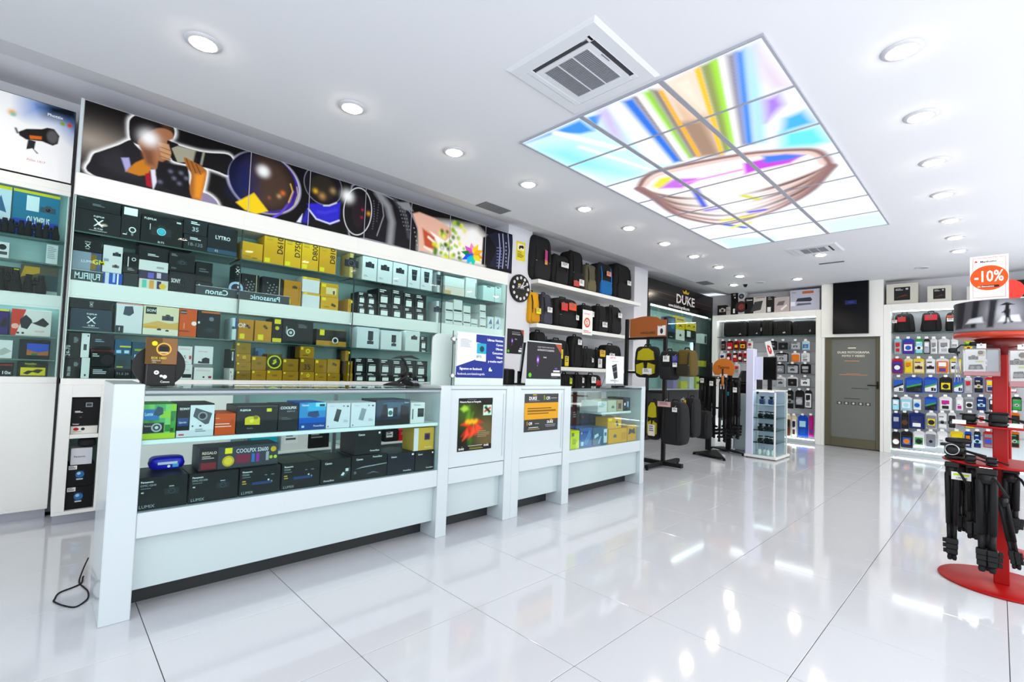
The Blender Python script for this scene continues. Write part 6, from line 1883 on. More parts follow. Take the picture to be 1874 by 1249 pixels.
# ================================================================== freestanding racks
def stand_rack():
    y = 5.42
    t = thing('bag_rack', 'black freestanding bag rack with a brown arched header board', 'rack', (-.9, y, 0))
    for x in (-1.2, -.63):
        obj('post', MB().box((x - .022, y - .022, .05), (x + .022, y + .022, 1.93), .003), BLACKM, t)
    obj('base_bar', MB().box((-1.4, y - .03, .02), (-.37, y + .03, .07), .004), BLACKM, t)
    for x in (-1.2, -.63):
        obj('foot_bar', MB().box((x - .025, y - .42, .02), (x + .025, y + .42, .065), .004), BLACKM, t)
        for yy in (y - .4, y + .4):
            obj('foot_pad', MB().lathe((x, yy, .0), [(.018, 0), (.018, .022)], 10), RUBBER, t)
    for z in (1.66, 1.2, .95):
        obj('hook_bar', MB().box((-1.2, y - .015, z - .015), (-.63, y + .015, z + .015), .002), BLACKM, t)
    xa, xb = xon(1153, 1.85, y - .04), xon(1219, 1.85, y - .04)
    zb, zt = zon(1186, 617, y=y - .04), zon(1186, 579, y=y - .04)
    pts = [(xa, zb), (xb, zb), (xb, zt - .06), (xb - .08, zt - .05)] + [(xa + (xb - xa) * k, zt - .05 * ((k - .45) * 2) ** 2) for k in (.75, .6, .45, .3, .15)] + [(xa, zt - .03)]
    s_ = obj('header_board', MB().prism(pts, 'y', y - .04, y - .024), mat('brown_board', '#9a531c', rough=.5), t)
    p = facing_y(y - .04, xa, zb, xb - xa, zt - zb)
    p.t('VANGUARD', .3, .14, .12, '#2a1a10', 'l', True, wmax=.42)
    p.build('lettering', s_)
    p = facing_y(y - .04, xa, zb, xb - xa, zt - zb)
    p.r(.78, .06, .99, .52, '#e8e6ea').c(.885, .26, .13, '#2a2c30', 14, .6).greek(.8, .48, .16, 1, .04, '#888')
    p.build('stuck_card', s_)
    return y


ry = stand_rack()
GR = 'bags hanging on the black rack'
YG, YO = '#b3a91a', '#a89e1c'
t = bag(1160, 1202, 634, 692, 'y', ry - .14, .12, '#1b1c14', 'yellow-green and black cross-pattern backpack at the top of the rack', GR, None, None, [(.45, .12, .4, .18, Wt)], 31, taper=.02)
def cross_panel(t, l, r, tp, bt, y):
    P = facing_y(y, 0, 0, 1, 1)
    xa, xb, za, zb = xon(l, zon((l + r) / 2, (tp + bt) / 2, y=y), y), xon(r, zon((l + r) / 2, (tp + bt) / 2, y=y), y), zon((l + r) / 2, bt, y=y), zon((l + r) / 2, tp, y=y)
    w_, h_, cx, cz = xb - xa, zb - za, (xa + xb) / 2, (za + zb) / 2
    for k, pts in enumerate(([(-.42, .08), (-.36, .38), (-.12, .5), (.12, .5), (.36, .38), (.42, .08), (.08, .06), (-.08, .06)], [(-.46, -.1), (-.12, -.02), (-.04, -.44), (-.2, -.48), (-.44, -.4)], [(.46, -.1), (.12, -.02), (.04, -.44), (.2, -.48), (.44, -.4)])):
        obj('padded_panel', MB().prism([(cx + a * w_, cz + b * h_) for a, b in pts], 'y', y - .008, y + .03), FABRIC, t, color=YG)
cross_panel(t, 1163, 1200, 638, 688, ry - .148)
bag(1204, 1233, 642, 696, 'y', ry - .25, .2, '#16171b', 'black pack with a slanted white tag beside the cross-pattern backpack', GR, None, '#1d1e23', [(.4, .62, .4, .2, Wt)], 32, taper=.05)
bag(1234, 1266, 640, 690, 'y', ry - .24, .22, '#57471f', 'brown and olive pack with a blue tag, sticking out of the rack', GR, None, '#3a3220', [(-.05, .5, .3, .26, '#4a4aa0'), (-.02, .35, .25, .2, Wt)], 33, taper=.1)
t = bag(1183, 1203, 734, 806, 'y', ry - .24, .14, '#1b1c14', 'yellow-green patterned backpack low on the rack by the counter end', GR, None, None, [(.3, .12, .6, .28, '#efe6dc')], 34, taper=.02)
cross_panel(t, 1184, 1202, 737, 800, ry - .248)
bag(1205, 1249, 736, 816, 'y', ry - .26, .26, '#1b1c21', 'large charcoal backpack with a pinkish card hanging low on the rack', GR, None, None, [(.0, .88, .55, .12, '#cfa8a8'), (.62, .78, .2, .1, Wt)], 35, taper=.12)
bag(1246, 1271, 728, 802, 'y', ry + .04, .24, '#191a1f', 'charcoal backpack with a yellow and white tag low on the rack', GR, None, None, [(.1, .74, .35, .2, '#e0b41a'), (.08, .82, .2, .14, Wt)], 36, taper=.12)
bag(1268, 1296, 752, 804, 'y', 6.55, .2, '#121317', 'black pouch with a pale blue label hanging between rack and tripods', GR, None, None, [(.1, .4, .4, .14, '#6ab0e8')], 37, taper=.1)

# ---- tripods
def leg_pts(top, bot, n=4):
    return [top.lerp(bot, i / (n - 1)) for i in range(n)]


def tripod(x, y, zt, L, label, group, r=.014, spread=.03, head=True, tagc=None, clip_side=1, lean=(0, 0)):
    """folded tripod hanging from its head: three telescopic legs with flip locks"""
    t = thing('tripod', label, 'tripod', (x, y, zt), group)
    obj('collar', MB().lathe((x, y, zt - .09), [(r * 1.6, 0), (r * 2.4, .01), (r * 2.4, .05), (r * 1.4, .06)], 14), BLACKP, t)
    obj('centre_column', MB().tube([(x, y, zt - L * .45), (x, y, zt - .02)], r * .8, 10), BLACKM, t)
    if head:
        h = obj('tripod_head', MB().box((x - r * 2.6, y - r * 2, zt - .035), (x + r * 2.6, y + r * 2, zt - .005), .004).lathe((x, y, zt - .06), [(r * 1.6, 0), (r * 2.1, .012), (r * 1.7, .028)], 14), BLACKP, t)
        obj('pan_handle', MB().tube([(x, y, zt - .03), (x + .04, y - .05, zt - .06), (x + .08, y - .07, zt - .14)], [.006, .006, .009], 8), RUBBER, h)
    for k in range(3):
        a = math.radians(90 + 120 * k)
        ox, oy = math.cos(a), math.sin(a)
        top = Vector((x + ox * r * 1.9, y + oy * r * 1.9, zt - .06))
        bot = Vector((x + ox * spread + lean[0], y + oy * spread + lean[1], zt - L))
        m1, m2 = top.lerp(bot, .62), top.lerp(bot, .82)
        lg = obj('leg', MB().tube([top, top.lerp(bot, .03), m1], [r * .7, r * 1.1, r * 1.1], 10).tube([m1, m2], r * .85, 10).tube([m2, bot], r * .68, 10), BLACKM, t)
        for q, rr in ((m2, 1.35), (top.lerp(bot, .88), 1.3), (top.lerp(bot, .94), 1.2)):
            lk = obj('flip_lock', MB().box(q - Vector((r * rr, r * rr, .016)), q + Vector((r * rr, r * rr, .016)), .004).box(q + Vector((clip_side * r * rr, -r * .5, -.012)), q + Vector((clip_side * r * (rr + 1.1), r * .5, .012)), .002), BLACKP, lg)
        obj('foot', MB().lathe(bot, [(r * .7, -.02), (r * .95, -.008), (r * .8, .01)], 10), RUBBER, lg)
    for (dx, dz, w_, h_, c_) in tagc or []:
        g = obj('price_tag', MB().box((x + dx, y - r * 3.4, zt + dz - h_), (x + dx + w_, y - r * 3.4 + .002, zt + dz)), PLAST, t, color=c_)
        P = facing_y(y - r * 3.4, x + dx, zt + dz - h_, w_, h_)
        P.r(.1, .55, .9, .8, '#b8d81a').t('139,00€', .25, .14, .24, '#222', 'l', True, wmax=.6) if w_ > .06 else P.greek(.1, .7, .8, 2, .12, '#666')
        P.build('lettering', g)
    return t


def tripod_stand(px, yp, tri, zt, label, hooks, header):
    xp = xon(px, .6, yp)
    t = thing('tripod_stand', label, 'stand', (xp, yp, 0))
    obj('base_plate', MB().prism(tri, 'z', .02, .038), BLACKM, t)
    for q in tri:
        obj('foot_pad', MB().lathe((q[0] * .94 + xp * .06, q[1] * .94 + yp * .06, 0), [(.02, 0), (.02, .022)], 10), RUBBER, t)
    obj('post', MB().box((xp - .035, yp - .03, .038), (xp + .035, yp + .03, zt), .003), BLACKM, t)
    for z, w_, d_ in hooks:
        obj('hook_tray', MB().prism([(xp - w_, yp - d_), (xp + w_, yp - d_), (xp + w_ * .6, yp + .045), (xp - w_ * .6, yp + .045)], 'z', z, z + .012), BLACKM, t)
    return t, xp


t, xp = tripod_stand(1297, 7.15, [(-.83, 6.74), (-.29, 6.56), (-.72, 7.32)], 1.4, 'nearer black tripod stand on a triangular floor plate', [(.7, .2, .04), (1.18, .26, .3)], True)
c = at(1319, 675, y=7.0)
s_ = obj('header_disc', MB().prism([(c.x + .165 * math.cos(a), c.z + .16 * math.sin(a)) for a in [i * math.pi / 14 for i in range(-3, 18)]], 'y', 7.1, 7.115), mat('amber_board', '#c8701a', rough=.5), t)
p = facing_y(7.0995, c.x - .17, c.z - .17, .34, .34)
p.t('Tamron', .26, .5, .14, '#4a2a10', 'l', True, wmax=.5)
p.build('lettering', s_)
p = facing_y(7.0995, c.x - .17, c.z - .17, .34, .34)
p.r(.36, -.1, .68, .26, '#e8e8ee').c(.52, .1, .1, '#2a3040', 14, .7)
p.build('stuck_card', s_)
GT = 'tripods on the black tripod stands'
for k, (px, y, z, L, lb, cs) in enumerate([(1287, 6.98, 1.182, .86, 'black folded tripod at the counter side of the nearer stand', -1), (1304, 6.95, 1.182, .9, 'black folded tripod at the middle of the nearer stand', 1), (1324, 6.9, 1.182, .94, 'black folded tripod with white tag on the nearer stand', 1), (1347, 6.98, 1.182, .88, 'black folded tripod beside the white cabinet on the nearer stand', 1)]):
    tripod(xon(px, .9, y), y, z, L, lb, GT, .021, .05, True, [(-.02, -.03 - .04 * k, .055, .07, Wt)], cs)
t, xp2 = tripod_stand(1334, 7.62, [(-.92, 7.56), (-.3, 7.3), (-.8, 7.8)], 1.3, 'farther black tripod stand behind the first one', [(.66, .2, .04), (1.15, .22, .26)], False)
for px, y, z, L, lb in ((1331, 7.45, 1.152, .9, 'black folded tripod on the farther stand, nearer the corner'), (1349, 7.4, 1.152, .86, 'black folded tripod on the farther stand, beside the white cabinet')):
    tripod(xon(px, .9, y), y, z, L, lb, GT, .02, .045, True, [(.0, -.2, .05, .06, '#2ab0c8' if px == 1331 else Wt)])
o = thing('monopod', 'slim monopod with an orange grip on the nearer stand', 'monopod', (xon(1322, 1, 6.78), 6.78, 1.3), GT)
x = xon(1322, 1, 6.78)
obj('tube', MB().tube([(x, 6.78, .55), (x, 6.78, .95)], .01, 8).tube([(x, 6.78, .95), (x, 6.78, 1.3)], .013, 8), BLACKM, o)
obj('grip', MB().tube([(x, 6.78, 1.05), (x, 6.78, 1.2)], .018, 10), PLAST, o, color='#a8682a')

# ---- white low cabinet, black case and the lit glass tower
t = thing('low_cabinet', 'white low cabinet behind the tripod stands', 'cabinet', (-.45, 7.95, 0))
obj('carcass', MB().box((-.62, 7.72, .03), (-.3, 8.2, .93), .004), WHITE, t)
obj('cabinet_door', MB().box((-.6, 7.705, .06), (-.32, 7.72, .9), .003), WHITE, t)
obj('plinth', MB().box((-.6, 7.75, 0), (-.32, 8.18, .03)), GREYM, t)
t = thing('printer', 'black photo printer on the white low cabinet', 'printer', (-.52, 7.95, .931))
obj('printer_body', MB().prism([(7.76, .9305), (8.16, .9305), (8.16, 1.3), (7.98, 1.3), (7.76, 1.08)], 'x', -.6, -.33), BLACKP, t)
obj('control_panel', MB().prism([(7.778, 1.106), (7.96, 1.288), (7.954, 1.294), (7.772, 1.112)], 'x', -.56, -.38), BLACKG, t)
obj('output_slot', MB().box((-.57, 7.75, .98), (-.37, 7.761, 1.02)), RUBBER, t)

TY = 7.25
xa, xb, xc_, xd_ = -.255, -.185, -.18, .15
t = thing('display_tower', 'lilac-white display tower with lit glass shelves of camera heads', 'display stand', (-.05, TY + .3, 0))
LIL = mat('lilac_white', '#d9daf2', rough=.3)
obj('base_board', MB().box((-.28, TY - .02, .012), (.16, TY + .62, .05), .006), CREAM, t)
for a, b in ((-.25, TY + .02), (.12, TY + .02), (-.25, TY + .58), (.12, TY + .58)):
    obj('caster', MB().lathe((a, b, 0), [(.02, 0), (.02, .013)], 10), RUBBER, t)
obj('column', MB().box((-.27, TY, .05), (-.165, TY + .14, 1.62), .006), LIL, t)
obj('back_board', MB().box((-.27, TY + .56, .05), (.1, TY + .6, .99), .003), LIL, t)
obj('top_head', MB().box((-.165, TY + .06, 1.16), (-.06, TY + .1, 1.5), .004), LIL, t)
obj('corner_post', MB().box((.118, TY + .002, .05), (.138, TY + .022, .98), .002), CREAM, t)
obj('corner_post', MB().box((.118, TY + .54, .05), (.138, TY + .56, .98), .002), CREAM, t)
obj('glass_case', MB().box((-.16, TY + .006, .05), (.118, TY + .01, .97)), PANE, t)
obj('glass_side', MB().box((.126, TY + .02, .05), (.13, TY + .54, .97)), PANE, t)
for z in (.8, .6, .42, .24):
    obj('glass_shelf', MB().box((-.164, TY + .015, z - .012), (.124, TY + .55, z), .001), WHITE if z == .8 else SHELFG, t)
obj('led_strip', MB().box((-.15, TY + .04, .985), (.1, TY + .055, .995)), LEDM, t)
obj('top_board', MB().box((-.165, TY + .0, .995), (.14, TY + .56, 1.012), .003), CREAM, t)
t = thing('tablet_screen', 'black upright screen panel on the lit display tower', 'screen', (-.05, TY + .1, 1.02))
obj('screen_frame', MB().box((-.06, TY + .08, 1.16), (.12, TY + .11, 1.5), .004), BLACKP, t)
obj('screen_glass', MB().box((-.05, TY + .078, 1.175), (.11, TY + .081, 1.485)), BLACKG, t)
obj('screen_foot', MB().box((.0, TY + .085, 1.0125), (.06, TY + .105, 1.165), .003), BLACKP, t)
t = thing('sloping_card', 'slanted white card with a red oval standing above the tower screen', 'sign', (-.08, TY + .1, 1.43))
c = [(-.045, 1.725), (.035, 1.742), (.09, 1.52), (.01, 1.503)]
obj('card', MB().prism(c, 'y', TY + .085, TY + .088), PAPER, t)
P = facing_y(TY + .0848, 0, 0, 1, 1)
P.poly([(-.01, 1.68), (.025, 1.665), (.055, 1.59), (.05, 1.545), (.025, 1.545), (-.005, 1.62)], '#d83a3c').poly([(.012, 1.65), (.03, 1.63), (.034, 1.58), (.02, 1.6)], '#f8e0e0')
P.build('print', t)
rd = random.Random(8)
for k, (z, n) in enumerate(((.8, 2), (.6, 3), (.42, 3), (.24, 3), (.05, 4))):
    for j in range(n):
        x = -.12 + .22 * (j + .5) / n
        y = TY + .08 + .04 * (j % 2)
        col = ['#3a4270', '#1c1d22', '#26272c', '#2a2b30', '#c8ccd2'][k]
        if k == 4:
            t = thing('light_bulb', 'clear round lamp, %s on the floor of the display tower' % ORD[j], 'lamp', (x, y, z), 'clear lamps in the display tower')
            obj('globe', MB().lathe((x, y, z), [(.012, .001), (.022, .012), (.026, .04), (.022, .07), (.012, .085)], 16), mat('frosted_globe', '#e8eaee', rough=.15), t)
            obj('socket', MB().lathe((x, y, z), [(.012, .085), (.012, .105)], 12), STEEL, t)
        else:
            nm = ['first', 'second', 'third'][j]
            lv = ['lit top', 'second', 'third', 'lowest'][k]
            t = thing('tripod_mount', '%s %s head on the %s glass shelf of the display tower' % (nm, 'blue-grey boxed' if k == 0 else 'black tripod', lv), 'tripod mount', (x, y, z), 'heads in the display tower')
            h = .14 if k == 0 else .1
            obj('head_body', MB().box((x - .036, y - .03, z + .001), (x + .036, y + .03, z + h * .55), .01), PLAST, t, color=col)
            obj('ball', MB().lathe((x, y, z + h * .55), [(.012, 0), (.024, .012), (.024, .02), (.012, .03)], 12), STEEL if k % 2 else BLACKP, t)
            obj('plate', MB().box((x - .03, y - .025, z + h * .55 + .028), (x + .03, y + .025, z + h * .55 + .038), .003), BLACKP, t)
            obj('lever', MB().tube([(x + .03, y - .03, z + h * .3), (x + .05, y - .05, z + h * .4)], .005, 6), STEEL, t)

# ================================================================== back wall
def wall_bay(x0, x1, zt, label, rails, frame_l=True, frame_r=True, led=True):
    t = thing('hook_display', label, 'display shelf', ((x0 + x1) / 2, YB + .15, 0), 'white framed displays on the back wall')
    if frame_l:
        obj('frame_post', MB().box((x0, YB, 0), (x0 + .1, YBW, zt), .004), CREAM, t)
    if frame_r:
        obj('frame_post', MB().box((x1 - .09, YB, 0), (x1, YBW, zt), .004), CREAM, t)
    a, b = x0 + (.1 if frame_l else 0), x1 - (.09 if frame_r else 0)
    obj('frame_head', MB().box((a, YB, zt - .12), (b, YBW, zt), .004), CREAM, t)
    obj('back_panel', MB().box((a, YBW - .05, .05), (b, YBW - .035, zt - .12)), mat('slat_panel', '#c3c6cb', rough=.4), t)
    obj('base_board', MB().box((a, YB + .02, .0), (b, YBW - .05, .06), .003), WHITE, t)
    obj('led_strip', MB().box((a + .02, YB + .04, .062), (b - .02, YB + .055, .075)), LEDB, t)
    obj('led_strip', MB().box((a + .02, YB + .05, zt - .132), (b - .02, YB + .065, zt - .122)), LEDB, t)
    obj('glass_shelf', MB().box((a, YB + .02, 2.035), (b, YBW - .05, 2.045)), SHELFG, t)
    obj('shelf_edge', MB().box((a, YB + .018, 2.035), (b, YB + .02, 2.045)), EDGE, t)
    for z in rails:
        obj('slat_rail', MB().box((a, YBW - .062, z - .006), (b, YBW - .05, z + .006), .001), GREYM, t)
    return t


RZ = [1.95, 1.62, 1.31, .97, .69, .4]
wall_bay(-1.93, .088, 2.51, 'white framed hook wall full of black photo accessories beside the back door', [1.93, 1.74, 1.5, 1.3, 1.05, .8, .5])
wall_bay(1.002, XR - .01, 2.53, 'wide white framed hook wall with bright accessory packs right of the back door', RZ, True, False)

# screen above the door
t = thing('wall_screen', 'tall black switched-off screen above the back door', 'screen', (.5, YB - .06, 2.05))
x0, x1, z0, z1 = xon(1524, 2.5, YB - .08), xon(1589.5, 2.5, YB - .08), zon(1556, 611, y=YB - .08), zon(1556, 515.5, y=YB - .08)
obj('bezel', MB().box((x0, YB - .08, z0), (x1, YB - .03, z1), .004), BLACKP, t)
obj('screen_glass', MB().box((x0 + .012, YB - .082, z0 + .012), (x1 - .012, YB - .079, z1 - .012)), mat('screen_off', '#05070f', rough=.15, spec=.15), t)
obj('wall_bracket', MB().box((x0 + .2, YB - .04, z0 + .3), (x1 - .2, YB - .018, z1 - .3), .002), BLACKM, t)
p = facing_y(YB - .082, x0, z0, x1 - x0, z1 - z0)
p.r(.35, .56, .68, .64, '#0f1f5a').r(.44, .585, .6, .615, '#1c3a8a')
p.build('logo', t)


def ybox(l, r, tp, bt, y, dep, col, label, art, group, name='boxed_device', zb=None, cat='box'):
    z1 = zon((l + r) / 2, tp, y=y)
    z0 = zb if zb is not None else zon((l + r) / 2, bt, y=y)
    zm = (z0 + z1) / 2
    xa, xb = xon(l, zm, y), xon(r, zm, y)
    o = obj(name, MB().box((xa + .001, y, z0 + .0005), (xb - .001, y + dep, z1), .003), STOCK, color=col)
    tag(o, label, cat, group)
    obj('lid_flap', MB().box((xa + .004, y - .0008, z1 - .03), (xb - .004, y + .004, z1 - .002), .0006), STOCK, o, color=col)
    p = facing_y(y - .0009, xa, z0, xb - xa, z1 - z0).base(col)
    art(p)
    p.build('print', o)
    return o


GB = 'cartons standing on the back wall displays'
YT = YB + .04
ztl = 2.5105
ybox(1313, 1328, 559, 0, YT, .14, '#3a3836', 'small dark carton at the corner end of the left display top', lambda p: p.cam(.6, .5, .3, '#c8c4b8'), GB, zb=ztl)
ybox(1329, 1337, 562, 0, YT, .14, '#b8b4b4', 'small pale carton beside the corner one', lambda p: p.greek(.1, .7, .7, 2, .1, '#777'), GB, zb=ztl)
ybox(1338, 1350, 549, 0, YT, .2, '#17171a', 'lower black lens-like carton in the corner pile', lambda p: p.r(.3, .1, .6, .4, wt), GB, zb=ztl)
z = zon(1344, 549, y=YT)
ybox(1338, 1350, 537, 0, YT, .2, '#141416', 'upper black carton in the corner pile', lambda p: p.r(.3, .6, .7, .9, '#888').r(.5, .2, .7, .4, wt), GB, zb=z + .001)
ybox(1351, 1362, 548, 0, YT, .2, '#c9c4c6', 'lower pale carton with a dark wheel', lambda p: p.c(.5, .5, .38, '#3a2a2a').c(.5, .5, .2, '#8a3a3a'), GB, zb=ztl)
z = zon(1356, 548, y=YT)
ybox(1351, 1363, 535, 0, YT, .2, '#cfd0d8', 'upper pale carton with a dark wheel', lambda p: p.c(.5, .4, .36, '#23252b').c(.5, .4, .2, '#6a7080'), GB, zb=z + .001)
ybox(1364, 1402, 544, 0, YT, .22, '#d8d4d2', 'half black half white scanner carton', lambda p: p.r(0, 0, .4, 1, '#1a1a1c').t('Canon', .06, .8, .1, wt, 'l', True, wmax=.28).poly([(.25, .1), (.45, .7), (.85, .75), (.75, .2)], '#3c3d40').r(.5, .92, .95, .96, '#8a3a2a'), GB, zb=ztl)
ybox(1403, 1416, 543, 0, YT, .22, '#1c1b1d', 'narrow black carton with a white block', lambda p: p.r(.1, .05, .6, .35, '#e8e8e8').greek(.2, .9, .6, 2, .05, '#999'), GB, zb=ztl)
ybox(1417, 1445, 544, 0, YT, .22, '#c8bdbd', 'pale carton with tilted grey devices', lambda p: p.poly([(.15, .45), (.3, .7), (.7, .75), (.6, .45)], '#6a6464').poly([(.4, .2), (.8, .5), (.85, .4), (.5, .1)], '#f2eeea'), GB, zb=ztl)
ybox(1446, 1500, 530, 0, YT, .26, '#c5c6d6', 'large lilac printer carton with an orange flash', lambda p: p.r(.42, .8, .8, .92, '#b8642a').poly([(.2, .45), (.26, .6), (.7, .62), (.76, .5), (.7, .42)], '#2d3644').poly([(.22, .25), (.26, .36), (.7, .36), (.74, .28)], '#5a6478').r(.02, .25, .18, .45, '#eef').t('Canon', .05, .86, .05, '#333', 'l', True, wmax=.2), GB, zb=ztl)
dkart = lambda p: p.r(.25, .18, .76, .82, '#1b1a1c').greek(.3, .72, .25, 2, .03, '#bbb').r(.62, .68, .7, .76, '#c8c8c8').poly([(.3, .3), (.6, .45), (.7, .4)], '#6a2a22')
ybox(1622, 1680, 519, 0, YT, .26, '#d6d3ca', 'larger pale carton with a black picture on the right display', dkart, GB, zb=2.5305)
ybox(1697, 1741, 523, 0, YT, .24, '#dcd9d0', 'smaller pale carton with a black picture on the right display', dkart, GB, zb=2.5305)
ybox(1769, 1800, 524, 0, YT, .24, '#d9d6d2', 'pale carton partly behind the discount sign', dkart, GB, zb=2.5305)
ybox(1842, 1900, 512, 0, YT, .24, '#2a2426', 'dark carton behind the red disc', lambda p: p.r(.1, .2, .9, .8, '#181618'), GB, zb=2.5305)

BB = 'bags on the back wall displays'
bk = lambda l, r, tp, lb, c, tg=None, s_=0, **k: bag(l, r, tp, 613, 'y', YB + .05, .2, c, lb, BB, 2.0455, None, tg, s_, **k)
bk(1323, 1366, 584, 'longest black case on the left display shelf, at the corner end', '#17181a', [(.72, .12, .08, .05, Wt)], 41, taper=.02, e=.3, handle=False)
bk(1368, 1392, 587, 'black case second from the corner on the left display shelf', '#1b1c20', [(.7, .14, .1, .05, Wt)], 42, taper=.02, e=.3, handle=False)
bk(1393, 1413, 586, 'brown-black case in the middle of the left display shelf', '#1d1a18', [(.0, .3, .1, .2, '#aaa')], 43, taper=.02, e=.3, handle=False)
bk(1414, 1447, 587, 'black case second from the door on the left display shelf', '#1a1917', [(.6, .15, .14, .06, Wt)], 44, taper=.02, e=.3, handle=False)
bk(1449, 1493, 587, 'black case nearest the door on the left display shelf', '#17171a', [(.75, .2, .06, .12, '#999')], 45, taper=.02, e=.3, handle=False)
bk(1633, 1675, 566, 'black round-topped bag with a red card nearest the door on the wide display', '#1a191b', [(.25, .55, .35, .25, '#d8281c'), (.0, .5, .22, .16, '#e8e0dc')], 46, taper=.25)
bk(1682, 1724, 569, 'black round-topped bag with a large red card, second on the wide display', '#1b191a', [(.25, .58, .55, .28, '#d83248')], 47, taper=.25)
bk(1727, 1768, 571, 'black round-topped bag with an orange card, third on the wide display', '#1c1a1b', [(.15, .5, .4, .2, Wt), (.15, .68, .5, .14, '#e0623a')], 48, taper=.25)
bk(1836, 1876, 575, 'black bag beyond the red stand on the wide display', '#1d1b1c', [(.3, .5, .4, .25, '#d83a2a')], 49, taper=.25)


def pack(l, r, tp, bt, cols, label, group, y=YB + .1, dep=.03, tag_=True, art=None):
    """hanging retail pack on a wall hook"""
    z0, z1 = zon((l + r) / 2, bt, y=y), zon((l + r) / 2, tp, y=y)
    zm = (z0 + z1) / 2
    xa, xb = xon(l, zm, y), xon(r, zm, y)
    xa, xb = (max(xa, -1.825), min(xb, -.006)) if xa < .5 else (max(xa, 1.106), xb)
    W, H = xb - xa, z1 - z0
    xm = (xa + xb) / 2
    t = thing('accessory_pack', label, 'accessory', (xm, y, z0), group)
    hb = obj('pack_card', MB().prism([(xa + .002, z0), (xb - .002, z0), (xb - .002, z1 - H * .1), (xm + W * .2, z1), (xm - W * .2, z1), (xa + .002, z1 - H * .1)], 'y', y + .004, y + .012), STOCK, t, color=cols[0])
    obj('product_bubble', MB().box((xa + W * .08, y - dep, z0 + H * .05), (xb - W * .08, y + .004, z0 + H * .8), .008), STOCK, t, color=cols[1])
    obj('hook', MB().tube([(xm, YBW - .064, z1 - H * .04), (xm, y - .03, z1 - H * .04), (xm, y - .035, z1)], .003, 6), STEEL, t)
    if tag_:
        obj('price_tag', MB().box((xm - .022, y - .042, z1 - .005), (xm + .022, y - .038, z1 + .03), .001), PAPER, t)
    p = facing_y(y - dep - .0005, xa + W * .08, z0 + H * .05, W * .84, H * .75)
    k = cols[2:] or ['#d8d8d8']
    if art == 0:
        p.poly([(0, .45), (1, .75), (1, 1), (0, 1)], k[0]).poly([(0, .3), (1, .6), (1, .75), (0, .45)], k[-1]).r(.55, .08, .75, .35, '#22252a').r(.78, .08, .95, .32, '#33363a')
    elif art == 1:
        p.r(.1, .2, .9, .75, k[0]).c(.5, .45, .2, k[-1])
    elif art == 2:
        p.cam(.5, .45, .25, k[0], k[-1]).r(.1, .85, .7, .95, k[0])
    else:
        p.r(.15, .55, .85, .9, k[0]).r(.2, .1, .8, .4, k[-1]).greek(.2, .5, .6, 1, .05, '#555')
    p.build('print', p and t)
    return t


GH = 'packs on the left hook wall'
GR_ = 'packs on the wide hook wall'
CN = {'r': 'red', 'k': 'black', 'w': 'white', 'n': 'navy', 'b': 'blue', 'y': 'yellow', 'o': 'orange', 'g': 'green', 'p': 'purple', 's': 'silver', 'c': 'pale blue', 'm': 'magenta', 'u': 'brown', 'e': 'beige', 'a': 'grey'}
CH = {'r': '#c01c28', 'k': '#1c1b1f', 'w': '#eeeef0', 'n': '#1b2a66', 'b': '#1f58b8', 'y': '#e6cf1e', 'o': '#d8781c', 'g': '#3a9a4a', 'p': '#5a3a8a', 's': '#b0b3ba', 'c': '#a8dcec', 'm': '#b81a8a', 'u': '#5a3524', 'e': '#e8dcb8', 'a': '#84878e'}
ROWN = ['top', 'second', 'third', 'fourth', 'fifth', 'lowest']


def pack_rows(rows, group, where, dep=.03):
    for i, (tp, bt, items) in enumerate(rows):
        for j, (l, r, cs, art) in enumerate(items):
            a, b = CN[cs[0]], CN[cs[1]]
            words = '%s pack with %s contents' % (a, b) if a != b else 'all-%s pack' % a
            pack(l, r, tp, bt, [CH[c] for c in cs], '%s, %s in the %s hook row %s' % (words, ORD[j], ROWN[i], where), group, art=art, dep=dep)


L_ = 'by the corner display'
pack_rows([
    (624, 641, [(1320, 1328, 'kkau', 1), (1330, 1342, 'krrw', 3), (1343, 1353, 'rkry', 1), (1354, 1366, 'rkyr', 1), (1368, 1378, 'wwrs', 3), (1408, 1422, 'kkas', 2), (1424, 1444, 'akks', 2), (1447, 1466, 'askw', 2), (1468, 1482, 'wcba', 1)]),
    (646, 663, [(1317, 1328, 'wwnk', 3), (1330, 1338, 'rkrw', 1), (1341, 1350, 'krwr', 3), (1351, 1359, 'rkrw', 1), (1360, 1370, 'rkrw', 3), (1419, 1443, 'kskw', 2), (1448, 1464, 'wooo', 1), (1466, 1482, 'wwsa', 3)]),
    (666, 684, [(1333, 1342, 'wwrs', 3), (1344, 1354, 'wsra', 3), (1420, 1436, 'kasw', 2), (1440, 1462, 'kska', 2), (1465, 1484, 'kksa', 3)]),
    (690, 708, [(1318, 1328, 'wyaa', 3), (1420, 1438, 'wska', 2), (1441, 1460, 'wkks', 2), (1464, 1484, 'awks', 2)]),
    (714, 748, [(1440, 1452, 'kkaa', 2), (1455, 1472, 'kkas', 1), (1473, 1486, 'kwka', 3)]),
    (760, 800, [(1440, 1447, 'euku', 3), (1449, 1458, 'ewku', 3), (1460, 1479, 'bbcb', 3), (1480, 1489, 'mmmp', 3)]),
], GH, L_)
X0, Y0_, K_ = 1600, 590, .1921
def q(i, *pp):
    return [(X0 + a * K_, X0 + b * K_, c, d) for a, b, c, d in pp]
rr = random.Random(21)
def extra(n):
    out = []
    x = 1765
    for _ in range(n):
        w_ = rr.randint(13, 21)
        out.append((x, x + w_, ''.join(rr.choice('wwkkbnyrsaogc') for _ in range(4)), rr.randint(0, 3)))
        x += w_ + 4
    return out
